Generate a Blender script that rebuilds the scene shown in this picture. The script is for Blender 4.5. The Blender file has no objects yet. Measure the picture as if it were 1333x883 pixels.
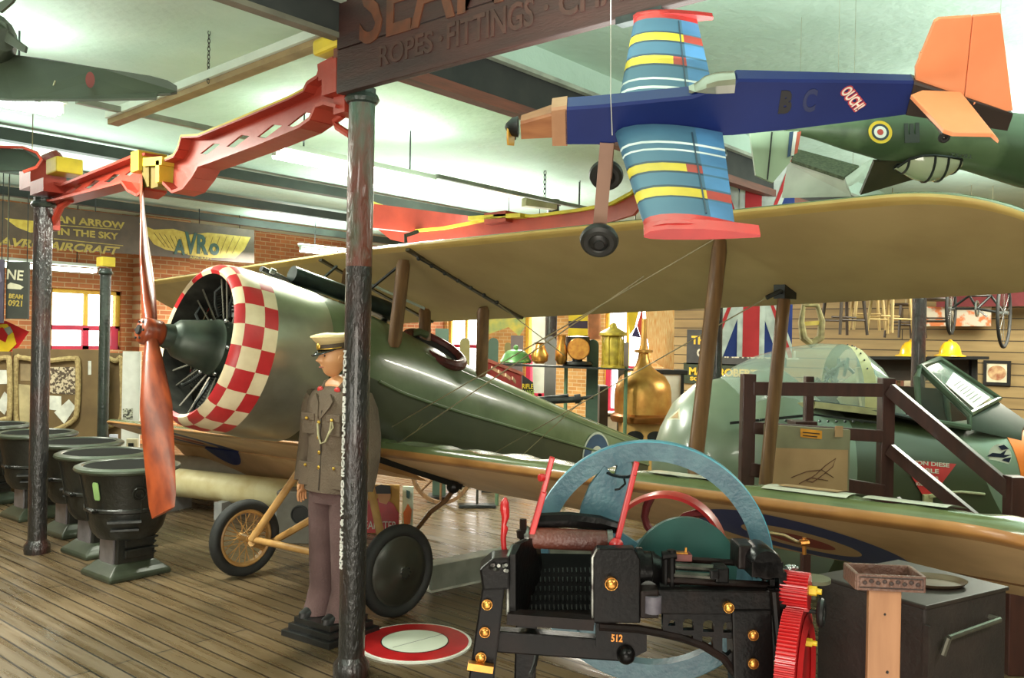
import bpy, bmesh, math, random
from mathutils import Vector as V, Matrix as M
random.seed(11)
PI = math.pi
sc = bpy.context.scene
C = bpy.context.scene.collection

# ---------------------------------------------------------------- camera
FPX = 1150.0; CX = 666.5; CY = 444.0; H = 1.9; ROLL = math.radians(1.1); ANG = math.radians(49.4 - 90) + math.radians(90)
YAW = math.radians(40.6)                       # camera heading in the room
Fw = V((math.cos(YAW), math.sin(YAW), 0)); R0 = V((math.sin(YAW), -math.cos(YAW), 0)); U0 = V((0, 0, 1))
Uc = U0 * math.cos(ROLL) - R0 * math.sin(ROLL); Rc = R0 * math.cos(ROLL) + U0 * math.sin(ROLL)
CAM = V((0, 0, H))
def W(px, py, d):                              # a point at depth d seen at a photo pixel
    return CAM + Fw * d + Rc * ((px - CX) / FPX * d) + Uc * ((CY - py) / FPX * d)
def ray(px, py): return Fw + Rc * ((px - CX) / FPX) + Uc * ((CY - py) / FPX)
def onz(px, py, z=0.0):
    r = ray(px, py); return CAM + r * ((z - H) / r.z)
def onX(px, py, X):
    r = ray(px, py); return CAM + r * (X / r.x)
def onY(px, py, Y):
    r = ray(px, py); return CAM + r * (Y / r.y)
def RD(r, d, z): return V((0, 0, 0)) + Fw * d + R0 * r + U0 * z
ROTC = M.Rotation(YAW - PI / 2, 4, 'Z')        # local x = to the right, local y = away from the camera

cd = bpy.data.cameras.new('camera'); cam = bpy.data.objects.new('camera', cd); C.objects.link(cam)
cd.sensor_width = 36; cd.lens = FPX * 36 / 1333; cd.shift_y = (CY - 441.5) / 1333; cd.clip_start = .05
mw = M((( Rc.x, Uc.x, -Fw.x, CAM.x), (Rc.y, Uc.y, -Fw.y, CAM.y), (Rc.z, Uc.z, -Fw.z, CAM.z), (0, 0, 0, 1)))
cam.matrix_world = mw
sc.camera = cam

# ---------------------------------------------------------------- materials
def lin(c):
    f = lambda v: (v / 12.92 if v <= .04045 else ((v + .055) / 1.055) ** 2.4)
    return tuple(f(x / 255.) for x in c) + (1,)
MATS = {}
def mat(name, col, rough=.55, metal=0., col2=None, scale=6., bump=0., bscale=40., emit=0., spec=.5, alpha=None, trans=0., lo=.35, hi=.65, stretch=None, coat=0.):
    if name in MATS: return MATS[name]
    m = bpy.data.materials.new(name); m.use_nodes = True; nt = m.node_tree; b = nt.nodes['Principled BSDF']
    b.inputs['Base Color'].default_value = lin(col); b.inputs['Roughness'].default_value = rough; b.inputs['Metallic'].default_value = metal
    b.inputs['Specular IOR Level'].default_value = spec; b.inputs['Coat Weight'].default_value = coat
    if trans: b.inputs['Transmission Weight'].default_value = trans
    if alpha is not None: b.inputs['Alpha'].default_value = alpha
    if emit:
        b.inputs['Emission Color'].default_value = lin(col); b.inputs['Emission Strength'].default_value = emit
    tc = nt.nodes.new('ShaderNodeTexCoord'); src = tc.outputs['Object']
    if stretch:
        mp = nt.nodes.new('ShaderNodeMapping'); mp.inputs['Scale'].default_value = stretch; nt.links.new(src, mp.inputs[0]); src = mp.outputs[0]
    if col2 is None: col2 = tuple(max(0, v * .82) for v in col)
    n = nt.nodes.new('ShaderNodeTexNoise'); n.inputs['Scale'].default_value = scale; n.inputs['Detail'].default_value = 5; nt.links.new(src, n.inputs['Vector'])
    r = nt.nodes.new('ShaderNodeValToRGB'); r.color_ramp.elements[0].position = lo; r.color_ramp.elements[1].position = hi
    r.color_ramp.elements[0].color = lin(col); r.color_ramp.elements[1].color = lin(col2)
    nt.links.new(n.outputs['Fac'], r.inputs[0])
    if not emit: nt.links.new(r.outputs[0], b.inputs['Base Color'])
    if bump:
        n2 = nt.nodes.new('ShaderNodeTexNoise'); n2.inputs['Scale'].default_value = bscale; n2.inputs['Detail'].default_value = 3; nt.links.new(src, n2.inputs['Vector'])
        bp = nt.nodes.new('ShaderNodeBump'); bp.inputs['Strength'].default_value = bump; bp.inputs['Distance'].default_value = .02
        nt.links.new(n2.outputs['Fac'], bp.inputs['Height']); nt.links.new(bp.outputs[0], b.inputs['Normal'])
    MATS[name] = m; return m
def brickmat(name, c1, c2, mortar, bw, rh, ms, rot=None, rough=.6, bump=.3, offset=.5, noise=None, roughvar=None, coat=0.):
    m = bpy.data.materials.new(name); m.use_nodes = True; nt = m.node_tree; b = nt.nodes['Principled BSDF']
    tc = nt.nodes.new('ShaderNodeTexCoord'); mp = nt.nodes.new('ShaderNodeMapping')
    if rot == 'E' or (rot and abs(rot[0]) > 1):          # upright wall: (along the wall, height)
        sx_ = nt.nodes.new('ShaderNodeSeparateXYZ'); cx_ = nt.nodes.new('ShaderNodeCombineXYZ'); nt.links.new(tc.outputs['Object'], sx_.inputs[0])
        nt.links.new(sx_.outputs['Y' if rot == 'E' else 'X'], cx_.inputs['X']); nt.links.new(sx_.outputs['Z'], cx_.inputs['Y']); nt.links.new(cx_.outputs[0], mp.inputs[0])
    else:
        if rot: mp.inputs['Rotation'].default_value = rot
        nt.links.new(tc.outputs['Object'], mp.inputs[0])
    br = nt.nodes.new('ShaderNodeTexBrick'); br.inputs['Scale'].default_value = 1; br.inputs['Brick Width'].default_value = bw; br.inputs['Row Height'].default_value = rh
    br.inputs['Mortar Size'].default_value = ms; br.inputs['Color1'].default_value = lin(c1); br.inputs['Color2'].default_value = lin(c2); br.inputs['Mortar'].default_value = lin(mortar); br.offset = offset
    br.inputs['Bias'].default_value = 0
    nt.links.new(mp.outputs[0], br.inputs[0])
    n = nt.nodes.new('ShaderNodeTexNoise'); n.inputs['Scale'].default_value = 2.2; n.inputs['Detail'].default_value = 8
    mp2 = nt.nodes.new('ShaderNodeMapping'); mp2.inputs['Scale'].default_value = noise or (1, 1, 1); nt.links.new(mp.outputs[0], mp2.inputs[0]); nt.links.new(mp2.outputs[0], n.inputs['Vector'])
    mx = nt.nodes.new('ShaderNodeMix'); mx.data_type = 'RGBA'; mx.blend_type = 'MULTIPLY'; mx.inputs[0].default_value = .75
    r = nt.nodes.new('ShaderNodeValToRGB'); r.color_ramp.elements[0].position = .3; r.color_ramp.elements[1].position = .7; r.color_ramp.elements[0].color = (.68, .67, .65, 1); r.color_ramp.elements[1].color = (1.15, 1.15, 1.15, 1)
    nt.links.new(n.outputs['Fac'], r.inputs[0]); nt.links.new(br.outputs['Color'], mx.inputs[6]); nt.links.new(r.outputs[0], mx.inputs[7]); nt.links.new(mx.outputs[2], b.inputs['Base Color'])
    b.inputs['Roughness'].default_value = rough; b.inputs['Coat Weight'].default_value = coat
    if roughvar:
        mr = nt.nodes.new('ShaderNodeMapRange'); mr.inputs['To Min'].default_value = roughvar[0]; mr.inputs['To Max'].default_value = roughvar[1]; mr.inputs['From Min'].default_value = .3; mr.inputs['From Max'].default_value = .7
        nt.links.new(n.outputs['Fac'], mr.inputs[0]); nt.links.new(mr.outputs[0], b.inputs['Roughness'])
    bp = nt.nodes.new('ShaderNodeBump'); bp.inputs['Strength'].default_value = bump; bp.inputs['Distance'].default_value = .01; bp.invert = True
    nt.links.new(br.outputs['Fac'], bp.inputs['Height']); nt.links.new(bp.outputs[0], b.inputs['Normal'])
    MATS[name] = m; return m

# ---------------------------------------------------------------- mesh builder
def frame(z, x=None):
    z = V(z).normalized(); h = V(x) if x is not None else (V((0, 0, 1)) if abs(z.z) < .9 else V((1, 0, 0)))
    xx = h - z * h.dot(z); xx.normalize(); yy = z.cross(xx)
    return xx, yy, z
def mframe(o, x, y, z):
    return M(((x.x, y.x, z.x, o.x), (x.y, y.y, z.y, o.y), (x.z, y.z, z.z, o.z), (0, 0, 0, 1)))
def plane_m(o, xdir, up):                      # a flat sheet: local x along, local y up, local z = normal
    x = V(xdir).normalized(); u = V(up); u = (u - x * u.dot(x)).normalized()
    return mframe(V(o), x, u, x.cross(u))
class MB:
    def __init__(s): s.v = []; s.f = []; s.m = []; s.k = 0
    def add(s, vs, fs, mtx=None):
        o = len(s.v)
        s.v += [(mtx @ V(p)) if mtx is not None else V(p) for p in vs]
        for f in fs: s.f.append([o + i for i in f]); s.m.append(s.k)
        return s
    def box(s, c, size, rot=None, mtx=None, taper=1.0):
        x, y, z = size[0] / 2, size[1] / 2, size[2] / 2; t = taper
        vs = [V(p) for p in ((-x, -y, -z), (x, -y, -z), (x, y, -z), (-x, y, -z), (-x * t, -y * t, z), (x * t, -y * t, z), (x * t, y * t, z), (-x * t, y * t, z))]
        if rot is not None: vs = [rot @ p for p in vs]
        vs = [p + V(c) for p in vs]
        return s.add(vs, [(0, 3, 2, 1), (4, 5, 6, 7), (0, 1, 5, 4), (1, 2, 6, 5), (2, 3, 7, 6), (3, 0, 4, 7)], mtx)
    def bar(s, p0, p1, w, h, up=(0, 0, 1), taper=1.):    # a box from p0 to p1, w across, h along up
        p0, p1 = V(p0), V(p1); z = p1 - p0; x, y, zz = frame(z, up)
        vs = []
        for p, k in ((p0, 1.), (p1, taper)):
            for a, b in ((-1, -1), (1, -1), (1, 1), (-1, 1)): vs.append(p + x * (h / 2 * b * k) + y * (w / 2 * a * k))
        return s.add(vs, [(3, 2, 1, 0), (4, 5, 6, 7), (0, 1, 5, 4), (1, 2, 6, 5), (2, 3, 7, 6), (3, 0, 4, 7)])
    def cyl(s, p0, p1, r0, r1=None, n=16, caps=True):
        r1 = r0 if r1 is None else r1; p0, p1 = V(p0), V(p1); x, y, z = frame(p1 - p0)
        vs = [p + (x * math.cos(2 * PI * i / n) + y * math.sin(2 * PI * i / n)) * r for p, r in ((p0, r0), (p1, r1)) for i in range(n)]
        fs = [(i, (i + 1) % n, n + (i + 1) % n, n + i) for i in range(n)]
        if caps: fs += [tuple(range(n - 1, -1, -1)), tuple(range(n, 2 * n))]
        return s.add(vs, fs)
    def loft(s, rings, caps=True, closed=False, wrap=True):
        n = len(rings[0]); vs = [p for r in rings for p in r]; fs = []
        m = len(rings); 
        for j in range(m if closed else m - 1):
            a, b = j * n, ((j + 1) % m) * n
            for i in range(n if wrap else n - 1): fs.append((a + i, a + (i + 1) % n, b + (i + 1) % n, b + i))
        if caps and not closed: fs += [tuple(range(n - 1, -1, -1)), tuple((m - 1) * n + i for i in range(n))]
        return s.add(vs, fs)
    def tube(s, pts, r, n=8, closed=False, flat=1.0):
        pts = [V(p) for p in pts]; m = len(pts); rings = []; px = None
        for i, p in enumerate(pts):
            a = pts[i - 1] if (i or closed) else p; b = pts[(i + 1) % m] if (i < m - 1 or closed) else p
            t = (b - a).normalized()
            x = frame(t)[0] if px is None else (px - t * px.dot(t)).normalized()
            px = x; y = t.cross(x); rr = r[i] if isinstance(r, (list, tuple)) else r
            rings.append([p + (x * math.cos(2 * PI * k / n) + y * math.sin(2 * PI * k / n) * flat) * rr for k in range(n)])
        return s.loft(rings, closed=closed)
    def lathe(s, prof, mtx=None, n=32, a0=0., a1=2 * PI, caps=True):   # prof: (r, z)
        full = abs(a1 - a0 - 2 * PI) < 1e-6; k = n if full else n + 1; vs = []; fs = []
        for r, z in prof:
            for i in range(k):
                a = a0 + (a1 - a0) * i / n; vs.append((r * math.cos(a), r * math.sin(a), z))
        for j in range(len(prof) - 1):
            for i in range(n if full else k - 1): fs.append((j * k + i, j * k + (i + 1) % k, (j + 1) * k + (i + 1) % k, (j + 1) * k + i))
        if caps and full:
            if prof[0][0] > 1e-5: fs.append(tuple(range(k - 1, -1, -1)))
            if prof[-1][0] > 1e-5: fs.append(tuple((len(prof) - 1) * k + i for i in range(k)))
        return s.add(vs, fs, mtx)
    def ring(s, c, axis, R, prof, n=48, x=None):   # closed profile (dr, dz) swept round an axis
        xx, yy, zz = frame(axis, x); c = V(c); rings = []
        for i in range(n):
            a = 2 * PI * i / n; rad = xx * math.cos(a) + yy * math.sin(a)
            rings.append([c + rad * (R + dr) + zz * dz for dr, dz in prof])
        return s.loft(rings, closed=True)
    def prism(s, poly, depth, mtx=None):       # polygon in local xy, extruded from z=0 to depth
        n = len(poly); vs = [(p[0], p[1], 0) for p in poly] + [(p[0], p[1], depth) for p in poly]
        fs = [tuple(range(n - 1, -1, -1)), tuple(range(n, 2 * n))] + [(i, (i + 1) % n, n + (i + 1) % n, n + i) for i in range(n)]
        return s.add(vs, fs, mtx)
    def sphere(s, c, r, n=16, m=10, mtx=None, sq=(1, 1, 1)):
        vs = []; fs = []; c = V(c)
        for j in range(m + 1):
            t = PI * j / m
            for i in range(n):
                a = 2 * PI * i / n; vs.append(c + V((r * sq[0] * math.sin(t) * math.cos(a), r * sq[1] * math.sin(t) * math.sin(a), r * sq[2] * math.cos(t))))
        for j in range(m):
            for i in range(n): fs.append((j * n + i, (j + 1) * n + i, (j + 1) * n + (i + 1) % n, j * n + (i + 1) % n))
        return s.add(vs, fs, mtx)
    def quad(s, a, b, c, d): return s.add([a, b, c, d], [(0, 1, 2, 3)])
    def disc(s, c, axis, r, n=32, r2=None, x=None):
        xx, yy, zz = frame(axis, x); c = V(c); r2 = r2 or r
        return s.add([c + xx * (r * math.cos(2 * PI * i / n)) + yy * (r2 * math.sin(2 * PI * i / n)) for i in range(n)], [tuple(range(n))])
    def build(s, name, m, parent=None, smooth=True, ang=35, merge=True, bev=0.):
        me = bpy.data.meshes.new(name); bm = bmesh.new()
        bv = [bm.verts.new(p) for p in s.v]
        for f, k in zip(s.f, s.m):
            try: fc = bm.faces.new([bv[i] for i in f]); fc.material_index = k
            except ValueError: pass
        if merge: bmesh.ops.remove_doubles(bm, verts=bm.verts[:], dist=1e-5)
        if bev:
            es = [e for e in bm.edges if len(e.link_faces) == 2 and e.calc_face_angle(0) > .6]
            bmesh.ops.bevel(bm, geom=es, offset=bev, segments=2, affect='EDGES', profile=.6)
        bmesh.ops.recalc_face_normals(bm, faces=bm.faces[:])
        bm.to_mesh(me); bm.free()
        for mm in (m if isinstance(m, (list, tuple)) else [m]): me.materials.append(mm)
        if smooth:
            me.polygons.foreach_set('use_smooth', [True] * len(me.polygons)); me.set_sharp_from_angle(angle=math.radians(ang))
        o = bpy.data.objects.new(name, me); C.objects.link(o)
        if parent is not None: o.parent = parent
        return o

def tag(o, label, cat, group=None):
    o['label'] = label; o['category'] = cat
    if group: o['group'] = group
    return o
def thing(name, label, cat, mtx=None, group=None):
    o = bpy.data.objects.new(name, None); C.objects.link(o); o.empty_display_size = .1
    if mtx is not None: o.matrix_basis = mtx
    return tag(o, label, cat, group)
def struct(o): o['kind'] = 'structure'; return o
def atc(px, d, z=0., yaw=0.):                  # camera-aligned frame standing at floor level under a pixel column
    p = W(px, CY, d); p.z = z
    return M.Translation(p) @ ROTC @ M.Rotation(yaw, 4, 'Z')
def copytree(src, mtx, label, group=None, name=None):
    r = src.copy(); C.objects.link(r); r.matrix_basis = mtx; r['label'] = label
    if group: r['group'] = group
    for ch in src.children:
        c = ch.copy(); C.objects.link(c); c.parent = r
        for g in ch.children:
            d = g.copy(); C.objects.link(d); d.parent = c
    return r
def text(s, size, m, name, parent, mtx, depth=.002, align='CENTER', width=None, shear=0., bold=0., height=None):
    cu = bpy.data.curves.new('t', 'FONT'); cu.body = s; cu.size = size; cu.extrude = depth; cu.align_x = align; cu.align_y = 'CENTER'; cu.shear = shear; cu.offset = bold; cu.resolution_u = 3
    ob = bpy.data.objects.new('t', cu); C.objects.link(ob)
    dg = bpy.context.evaluated_depsgraph_get(); dg.update()
    me = bpy.data.meshes.new_from_object(ob.evaluated_get(dg)); bpy.data.objects.remove(ob); bpy.data.curves.remove(cu)
    xs = [v.co.x for v in me.vertices]; ys = [v.co.y for v in me.vertices]
    sx = sy = 1.
    if width and xs: sx = width / (max(xs) - min(xs))
    if height and ys: sy = height / (max(ys) - min(ys))
    cx = (max(xs) + min(xs)) / 2 if align == 'CENTER' else min(xs); cy = (max(ys) + min(ys)) / 2
    me.transform(mtx @ M.Diagonal((sx, sy, 1, 1)) @ M.Translation((-cx, -cy, 0)))
    me.materials.clear(); me.materials.append(m)
    me.name = name; o = bpy.data.objects.new(name, me); C.objects.link(o)
    if parent is not None: o.parent = parent
    return o
def holed(outline, holes, mtx, thick, m, name, parent, closed_smooth=False):   # flat plate with holes, local xy
    cu = bpy.data.curves.new('h', 'CURVE'); cu.dimensions = '2D'; cu.fill_mode = 'BOTH'; cu.extrude = thick / 2
    for loop in [outline] + holes:
        sp = cu.splines.new('POLY'); sp.points.add(len(loop) - 1); sp.use_cyclic_u = True
        for q, p in zip(sp.points, loop): q.co = (p[0], p[1], 0, 1)
    ob = bpy.data.objects.new('h', cu); C.objects.link(ob)
    dg = bpy.context.evaluated_depsgraph_get(); dg.update()
    me = bpy.data.meshes.new_from_object(ob.evaluated_get(dg)); bpy.data.objects.remove(ob); bpy.data.curves.remove(cu)
    me.transform(mtx); me.materials.clear(); me.materials.append(m); me.name = name
    o = bpy.data.objects.new(name, me); C.objects.link(o)
    if parent is not None: o.parent = parent
    return o

# common materials
blackmetal = mat('black gloss iron', (30, 30, 30), .3, 0., (16, 16, 17), 9, .25, 30)
blackpaint = mat('black paint', (26, 26, 25), .45, 0., (14, 14, 14), 6)
rubber = mat('tyre rubber', (34, 34, 31), .75, 0, (24, 24, 23), 10, .1, 60)
brass = mat('brass', (205, 150, 70), .3, .9, (180, 120, 60), 20)
chrome = mat('bright steel', (190, 190, 185), .25, .9, (150, 150, 150), 12)
darksteel = mat('dark steel', (70, 72, 70), .4, .7, (50, 52, 52), 12)
redpaint = mat('red paint', (184, 30, 32), .35, 0, (158, 22, 26), 6, coat=.2)
tanpaint = mat('tan paint', (180, 138, 80), .5, 0, (158, 116, 64), 8)
woodbrown = mat('strut wood', (122, 90, 58), .4, 0, (92, 66, 44), 5, stretch=(6, 6, .6), coat=.1)
white = mat('white paint', (225, 225, 215), .5, 0, (205, 205, 195), 5)
yellow = mat('yellow paint', (225, 195, 40), .45, 0, (200, 165, 30), 5)
# ================================================================ the room
CEIL = 3.95; X1 = 15.; Y1 = 15.; X0 = -4.; Y0 = -7.
floor_m = brickmat('floor boards', (100, 83, 60), (86, 71, 50), (24, 17, 12), 5., .125, .006, (0, 0, PI / 2), .38, .6, .37, (.5, 9, 1), (.18, .45))
struct(MB().box(((X0 + X1) / 2, (Y0 + Y1) / 2, -.05), (X1 - X0 + .6, Y1 - Y0 + .6, .1)).build('floor', floor_m, smooth=False))
ceil_m = mat('ceiling plaster', (188, 208, 192), .7, 0, (174, 196, 178), 1.3, .5, 12)
struct(MB().box(((X0 + X1) / 2, (Y0 + Y1) / 2, CEIL + .05), (X1 - X0 + .6, Y1 - Y0 + .6, .1)).build('ceiling', ceil_m, smooth=False))
bk_rot = (PI / 2, 0, 0)
brick_back = brickmat('brick north', (190, 120, 70), (165, 95, 55), (190, 160, 120), .23, .08, .008, (PI / 2, 0, 0), .8, .4)
brick_east = brickmat('brick east', (206, 160, 96), (192, 138, 76), (210, 186, 140), .23, .08, .008, 'E', .8, .4)
clad_m = brickmat('wall boards', (158, 134, 90), (140, 116, 74), (50, 38, 22), 9., .17, .008, 'E', .6, .5, .5, (.5, 4, 1))
plain = mat('painted wall', (150, 150, 130), .8, 0, (135, 135, 118), 2)

def wall_with_holes(name, axis, pos, a0, a1, holes, m, th=.25):
    mb = MB(); holes = sorted(holes); cur = a0
    def put(u0, u1, z0, z1):
        if u1 - u0 < 1e-4 or z1 - z0 < 1e-4: return
        c, s = (u0 + u1) / 2, u1 - u0
        if axis == 'Y': mb.box((c, pos + th / 2, (z0 + z1) / 2), (s, th, z1 - z0))
        else: mb.box((pos + th / 2, c, (z0 + z1) / 2), (th, s, z1 - z0))
    for (u0, u1, z0, z1) in holes:
        put(cur, u0, 0, CEIL); put(u0, u1, 0, z0); put(u0, u1, z1, CEIL); cur = u1
    put(cur, a1, 0, CEIL)
    return struct(mb.build(name, m, smooth=False, merge=False))
# north wall windows
def xr(pxa, pxb): return sorted((onY(pxa, 430, Y1).x, onY(pxb, 430, Y1).x))
def yr(pxa, pxb): return sorted((onX(pxa, 430, X1).y, onX(pxb, 430, X1).y))
NW = [tuple(xr(64, 158)) + (1.62, 2.62)]
EW = [tuple(yr(582, 628)) + (1.0, 3.1), tuple(yr(682, 724)) + (.7, 3.1), tuple(yr(786, 846)) + (.5, 3.0)]
wall_with_holes('wall_north', 'Y', Y1, X0, X1 + .25, NW, brick_back)
wall_with_holes('wall_east', 'X', X1, Y0, Y1, EW, brick_east)
struct(MB().box((X0 - .12, (Y0 + Y1) / 2, CEIL / 2), (.24, Y1 - Y0, CEIL)).build('wall_west', plain, smooth=False))
struct(MB().box(((X0 + X1) / 2, Y0 - .12, CEIL / 2), (X1 - X0, .24, CEIL)).build('wall_south', plain, smooth=False))
# timber cladding in front of the east wall to the right
yc = onX(878, 450, X1).y
struct(MB().box((X1 - .04, (Y0 + yc) / 2, CEIL / 2), (.06, yc - Y0, CEIL - .002)).build('trim_1', clad_m, smooth=False))
glass = mat('window glass', (255, 255, 250), .15, 0, (245, 250, 250), 3, trans=1., spec=.3)
winframe_y = mat('window frame', (230, 190, 60), .6, 0, (200, 150, 50), 4)
winframe_r = mat('red window frame', (200, 40, 70), .6, 0, (170, 40, 70), 4)
for i, (holes, ax) in enumerate(((NW, 'Y'), (EW, 'X'))):
    for j, (u0, u1, z0, z1) in enumerate(holes):
        k = i + j + 1
        pos = (Y1 if ax == 'Y' else X1) + .1
        P = (lambda u, z, dd=0.: V((u, pos + dd, z))) if ax == 'Y' else (lambda u, z, dd=0.: V((pos + dd, u, z)))
        mb = MB(); w = .07
        zm = z0 + (z1 - z0) * .36
        mb.bar(P(u0, z1 - w / 2), P(u1, z1 - w / 2), .06, w); mb.bar(P(u0 + w / 2, z0), P(u0 + w / 2, z1), .06, w, (1, 0, 0) if ax == 'Y' else (0, 1, 0)); mb.bar(P(u1 - w / 2, z0), P(u1 - w / 2, z1), .06, w, (1, 0, 0) if ax == 'Y' else (0, 1, 0))
        um = u0 + (u1 - u0) * .52
        mb.bar(P(um, zm), P(um, z1), .05, .06, (1, 0, 0) if ax == 'Y' else (0, 1, 0))
        o = struct(mb.build('window_%d' % k, winframe_y, smooth=False))
        mb = MB(); mb.bar(P(u0, zm), P(u1, zm), .06, .08); mb.bar(P(um, z0), P(um, zm), .06, .1, (1, 0, 0) if ax == 'Y' else (0, 1, 0)); mb.bar(P(u0, z0 + .03), P(u1, z0 + .03), .06, .06); mb.bar(P(u1 - .08, z0), P(u1 - .08, zm), .062, .12, (1, 0, 0) if ax == 'Y' else (0, 1, 0))
        mb.build('lower_sash', winframe_r, o, smooth=False)
        mb = MB(); mb.quad(P(u0, z0, .01), P(u1, z0, .01), P(u1, z1, .01), P(u0, z1, .01)); mb.build('pane', glass, o, smooth=False)

# ---------------------------------------------------------------- roof beams
beam_d = mat('dark beam', (44, 42, 38), .7, 0, (30, 30, 27), 5)
beam_w = mat('red brown timber', (120, 62, 42), .6, 0, (88, 48, 34), 4, stretch=(.6, 6, 6))
purl = mat('dark green steel', (52, 60, 52), .5, 0, (40, 46, 40), 4)
struct(MB().box((9.03, 3.97, 3.49), (11.86, .10, .07)).build('trim_2', beam_w, smooth=False))
struct(MB().box((9.03, 4.0, 3.655), (11.86, .12, .25)).build('trim_3', beam_d, smooth=False))
struct(MB().box((-.45, 4.0, 3.685), (7.08, .12, .19)).build('trim_10', beam_d, smooth=False))
struct(MB().box((-.45, 3.97, 3.577), (7.08, .07, .03)).build('trim_11', mat('grey timber edge', (104, 96, 80), .6), smooth=False))
struct(MB().box((5.5, 3.9, 3.765), (18.9, .05, .03)).build('trim_4', mat('grey trim', (170, 172, 155), .6), smooth=False))
struct(MB().box((5.5, 4.1, 3.866), (18.9, .42, .17)).build('trim_8', ceil_m, smooth=False))
for k, Y in enumerate((9.55, 11.45, 13.4)):
    struct(MB().box((5.5, Y, 3.85), (18.9, .13, .12)).build('trim_%d' % (5 + k), purl, smooth=False))

# ---------------------------------------------------------------- columns
colm = mat('black column paint', (36, 35, 34), .28, 0, (58, 30, 26), 5, .6, 55, lo=.5, hi=.72, stretch=(1, 1, .35), coat=.3)
colgreen = mat('dark green column paint', (52, 62, 54), .35, 0, (34, 40, 36), 6, .4, 40, coat=.2)
redgird = mat('red girder paint', (168, 60, 42), .45, 0, (146, 48, 34), 3, .1, 20)
yelcap = mat('yellow cap paint', (218, 190, 52), .5, 0, (190, 160, 50), 5)
def column(p, label, r=.072, top=3.42, cap=True, m=None, group=None, redtop=False):
    t = thing('iron_column', label, 'column', M.Translation((p.x, p.y, 0)), group)
    mb = MB(); mb.lathe([(r, .1), (r, top)], n=28); mb.build('shaft', m or colm, t)
    mb = MB(); mb.lathe([(r * 1.35, 0), (r * 1.4, .03), (r * 1.38, .07), (r * 1.1, .1), (r * .9, .13)], n=28); mb.build('base', m or colm, t)
    mb = MB(); mb.lathe([(r * .9, top - .09), (r * 1.2, top - .08), (r * 1.35, top - .06), (r * 1.2, top - .035), (r * 1.05, top - .03), (r * 1.05, top), (0, top)], n=28); mb.build('capital', colgreen if cap else colm, t)
    return t
pm = onz(457, 880); pm.z = 0
main_col = column(pm, 'nearest glossy black iron column, in front of the uniformed mannequin', .073, 3.3)
# the worn upper shaft and the raised lettering up its left edge
mb = MB(); mb.lathe([(.0737, 2.3), (.0737, 3.21)], n=28, caps=False); mb.build('worn_upper_shaft', mat('worn green paint', (64, 82, 66), .35, 0, (96, 44, 30), 7, .5, 60, lo=.45, hi=.6, stretch=(1, 1, .3), coat=.2), main_col)
lm = mat('raised lettering paint', (215, 212, 205), .4)
tdir = (CAM - pm); tdir.z = 0; tdir.normalize()
ltv = (M.Rotation(-math.radians(66), 4, 'Z') @ tdir); ltv2 = V((0, 0, 1)).cross(ltv)
mt = mframe(ltv * .0735 + V((0, 0, 1.22)), V((0, 0, -1)), ltv2 * 1.0, ltv)
mt = mframe(ltv * .0735 + V((0, 0, 1.22)), V((0, 0, 1)), ltv.cross(V((0, 0, 1))) * 1.0, ltv)
text('KNIGHT & WOOD IRONFOUNDERS BOLTON', .05, lm, 'lettering', main_col, mt, .003, width=1.22, height=.034, bold=.002)
pl = onz(48, 720); pl.z = 0
column(pl, 'black iron column standing among the cast iron stoves on the left', .075, 3.05)
p3 = RD((136 - CX) / FPX * 11.2, 11.2, 0)
column(p3, 'thin dark column with a yellow cap in front of the bright left window', .065, 2.72, True, colgreen)
p4 = W(717, 445, 11.2); column(V((p4.x, p4.y, 0)), 'dark column behind the biplane fuselage among the background exhibits', .075, 3.7)
p5 = W(933, 445, 8.1); column(V((p5.x, p5.y, 0)), 'slim black column directly behind the front wing strut', .05, 3.7)
p6 = W(1196, 445, 10.6); column(V((p6.x, p6.y, 0)), 'dark column by the yellow helmets on the right', .08, 3.7)
mb = MB(); mb.box((0, 0, 2.80), (.17, .17, .12)); o = mb.build('cap_block', yelcap, bpy.data.objects['iron_column.002'], smooth=False, bev=.01)

# ---------------------------------------------------------------- red cast iron girders, in the plane of the near columns
XG = pm.x
def yz(px, py, X): p = onX(px, py, X); return (p.y, p.z)
GM = M(((0, 0, 1, XG), (1, 0, 0, 0), (0, 1, 0, 0), (0, 0, 0, 1)))      # local x -> world Y, local y -> world Z, local z -> world X
def rim(parent, pts, w, m, name, X, closed=False, t=.02):
    mb = MB(); q = [V((X, a, b)) for a, b in pts]
    for a, b in zip(q, q[1:] + (q[:1] if closed else [])):
        if (b - a).length > 1e-4: mb.bar(a, b, w, t, (0, 0, 1) if abs((b - a).normalized().z) < .9 else (0, 1, 0))
    return mb.build(name, m, parent, smooth=False)
def diamond(cx, cy, X, w=24, h=13, sk=-8):
    k = w / 20.; return [yz(cx + a * k, cy + b * k, X) for a, b in ((-12, 5.6), (-4.3, 6.9), (12.2, -5.4), (3.3, -6.4))]
top1 = [(452, 82), (432, 92), (428, 104), (415, 112), (410, 122), (390, 132), (330, 157), (272, 180), (250, 181), (246, 196), (240, 206), (228, 211)]
bot1 = [(226, 240), (238, 252), (252, 247), (264, 232), (272, 218), (290, 212), (350, 190), (404, 168), (418, 158), (425, 142), (436, 138), (452, 142)]
g1 = thing('cast_iron_girder', 'red cast iron girder arm with diamond holes reaching left from the nearest column', 'girder', M.Translation((0, 0, 0)))
o1 = [yz(x, y, XG) for x, y in top1 + bot1]
h1 = [diamond(x, y, XG, w) for x, y, w in ((275, 194, 22), (311, 184, 25), (352, 171, 27), (393, 156, 29))]
holed(o1, h1, GM, .014, redgird, 'web', g1)
rim(g1, [yz(x, y, XG) for x, y in top1], .17, redgird, 'top_flange', XG)
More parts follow.
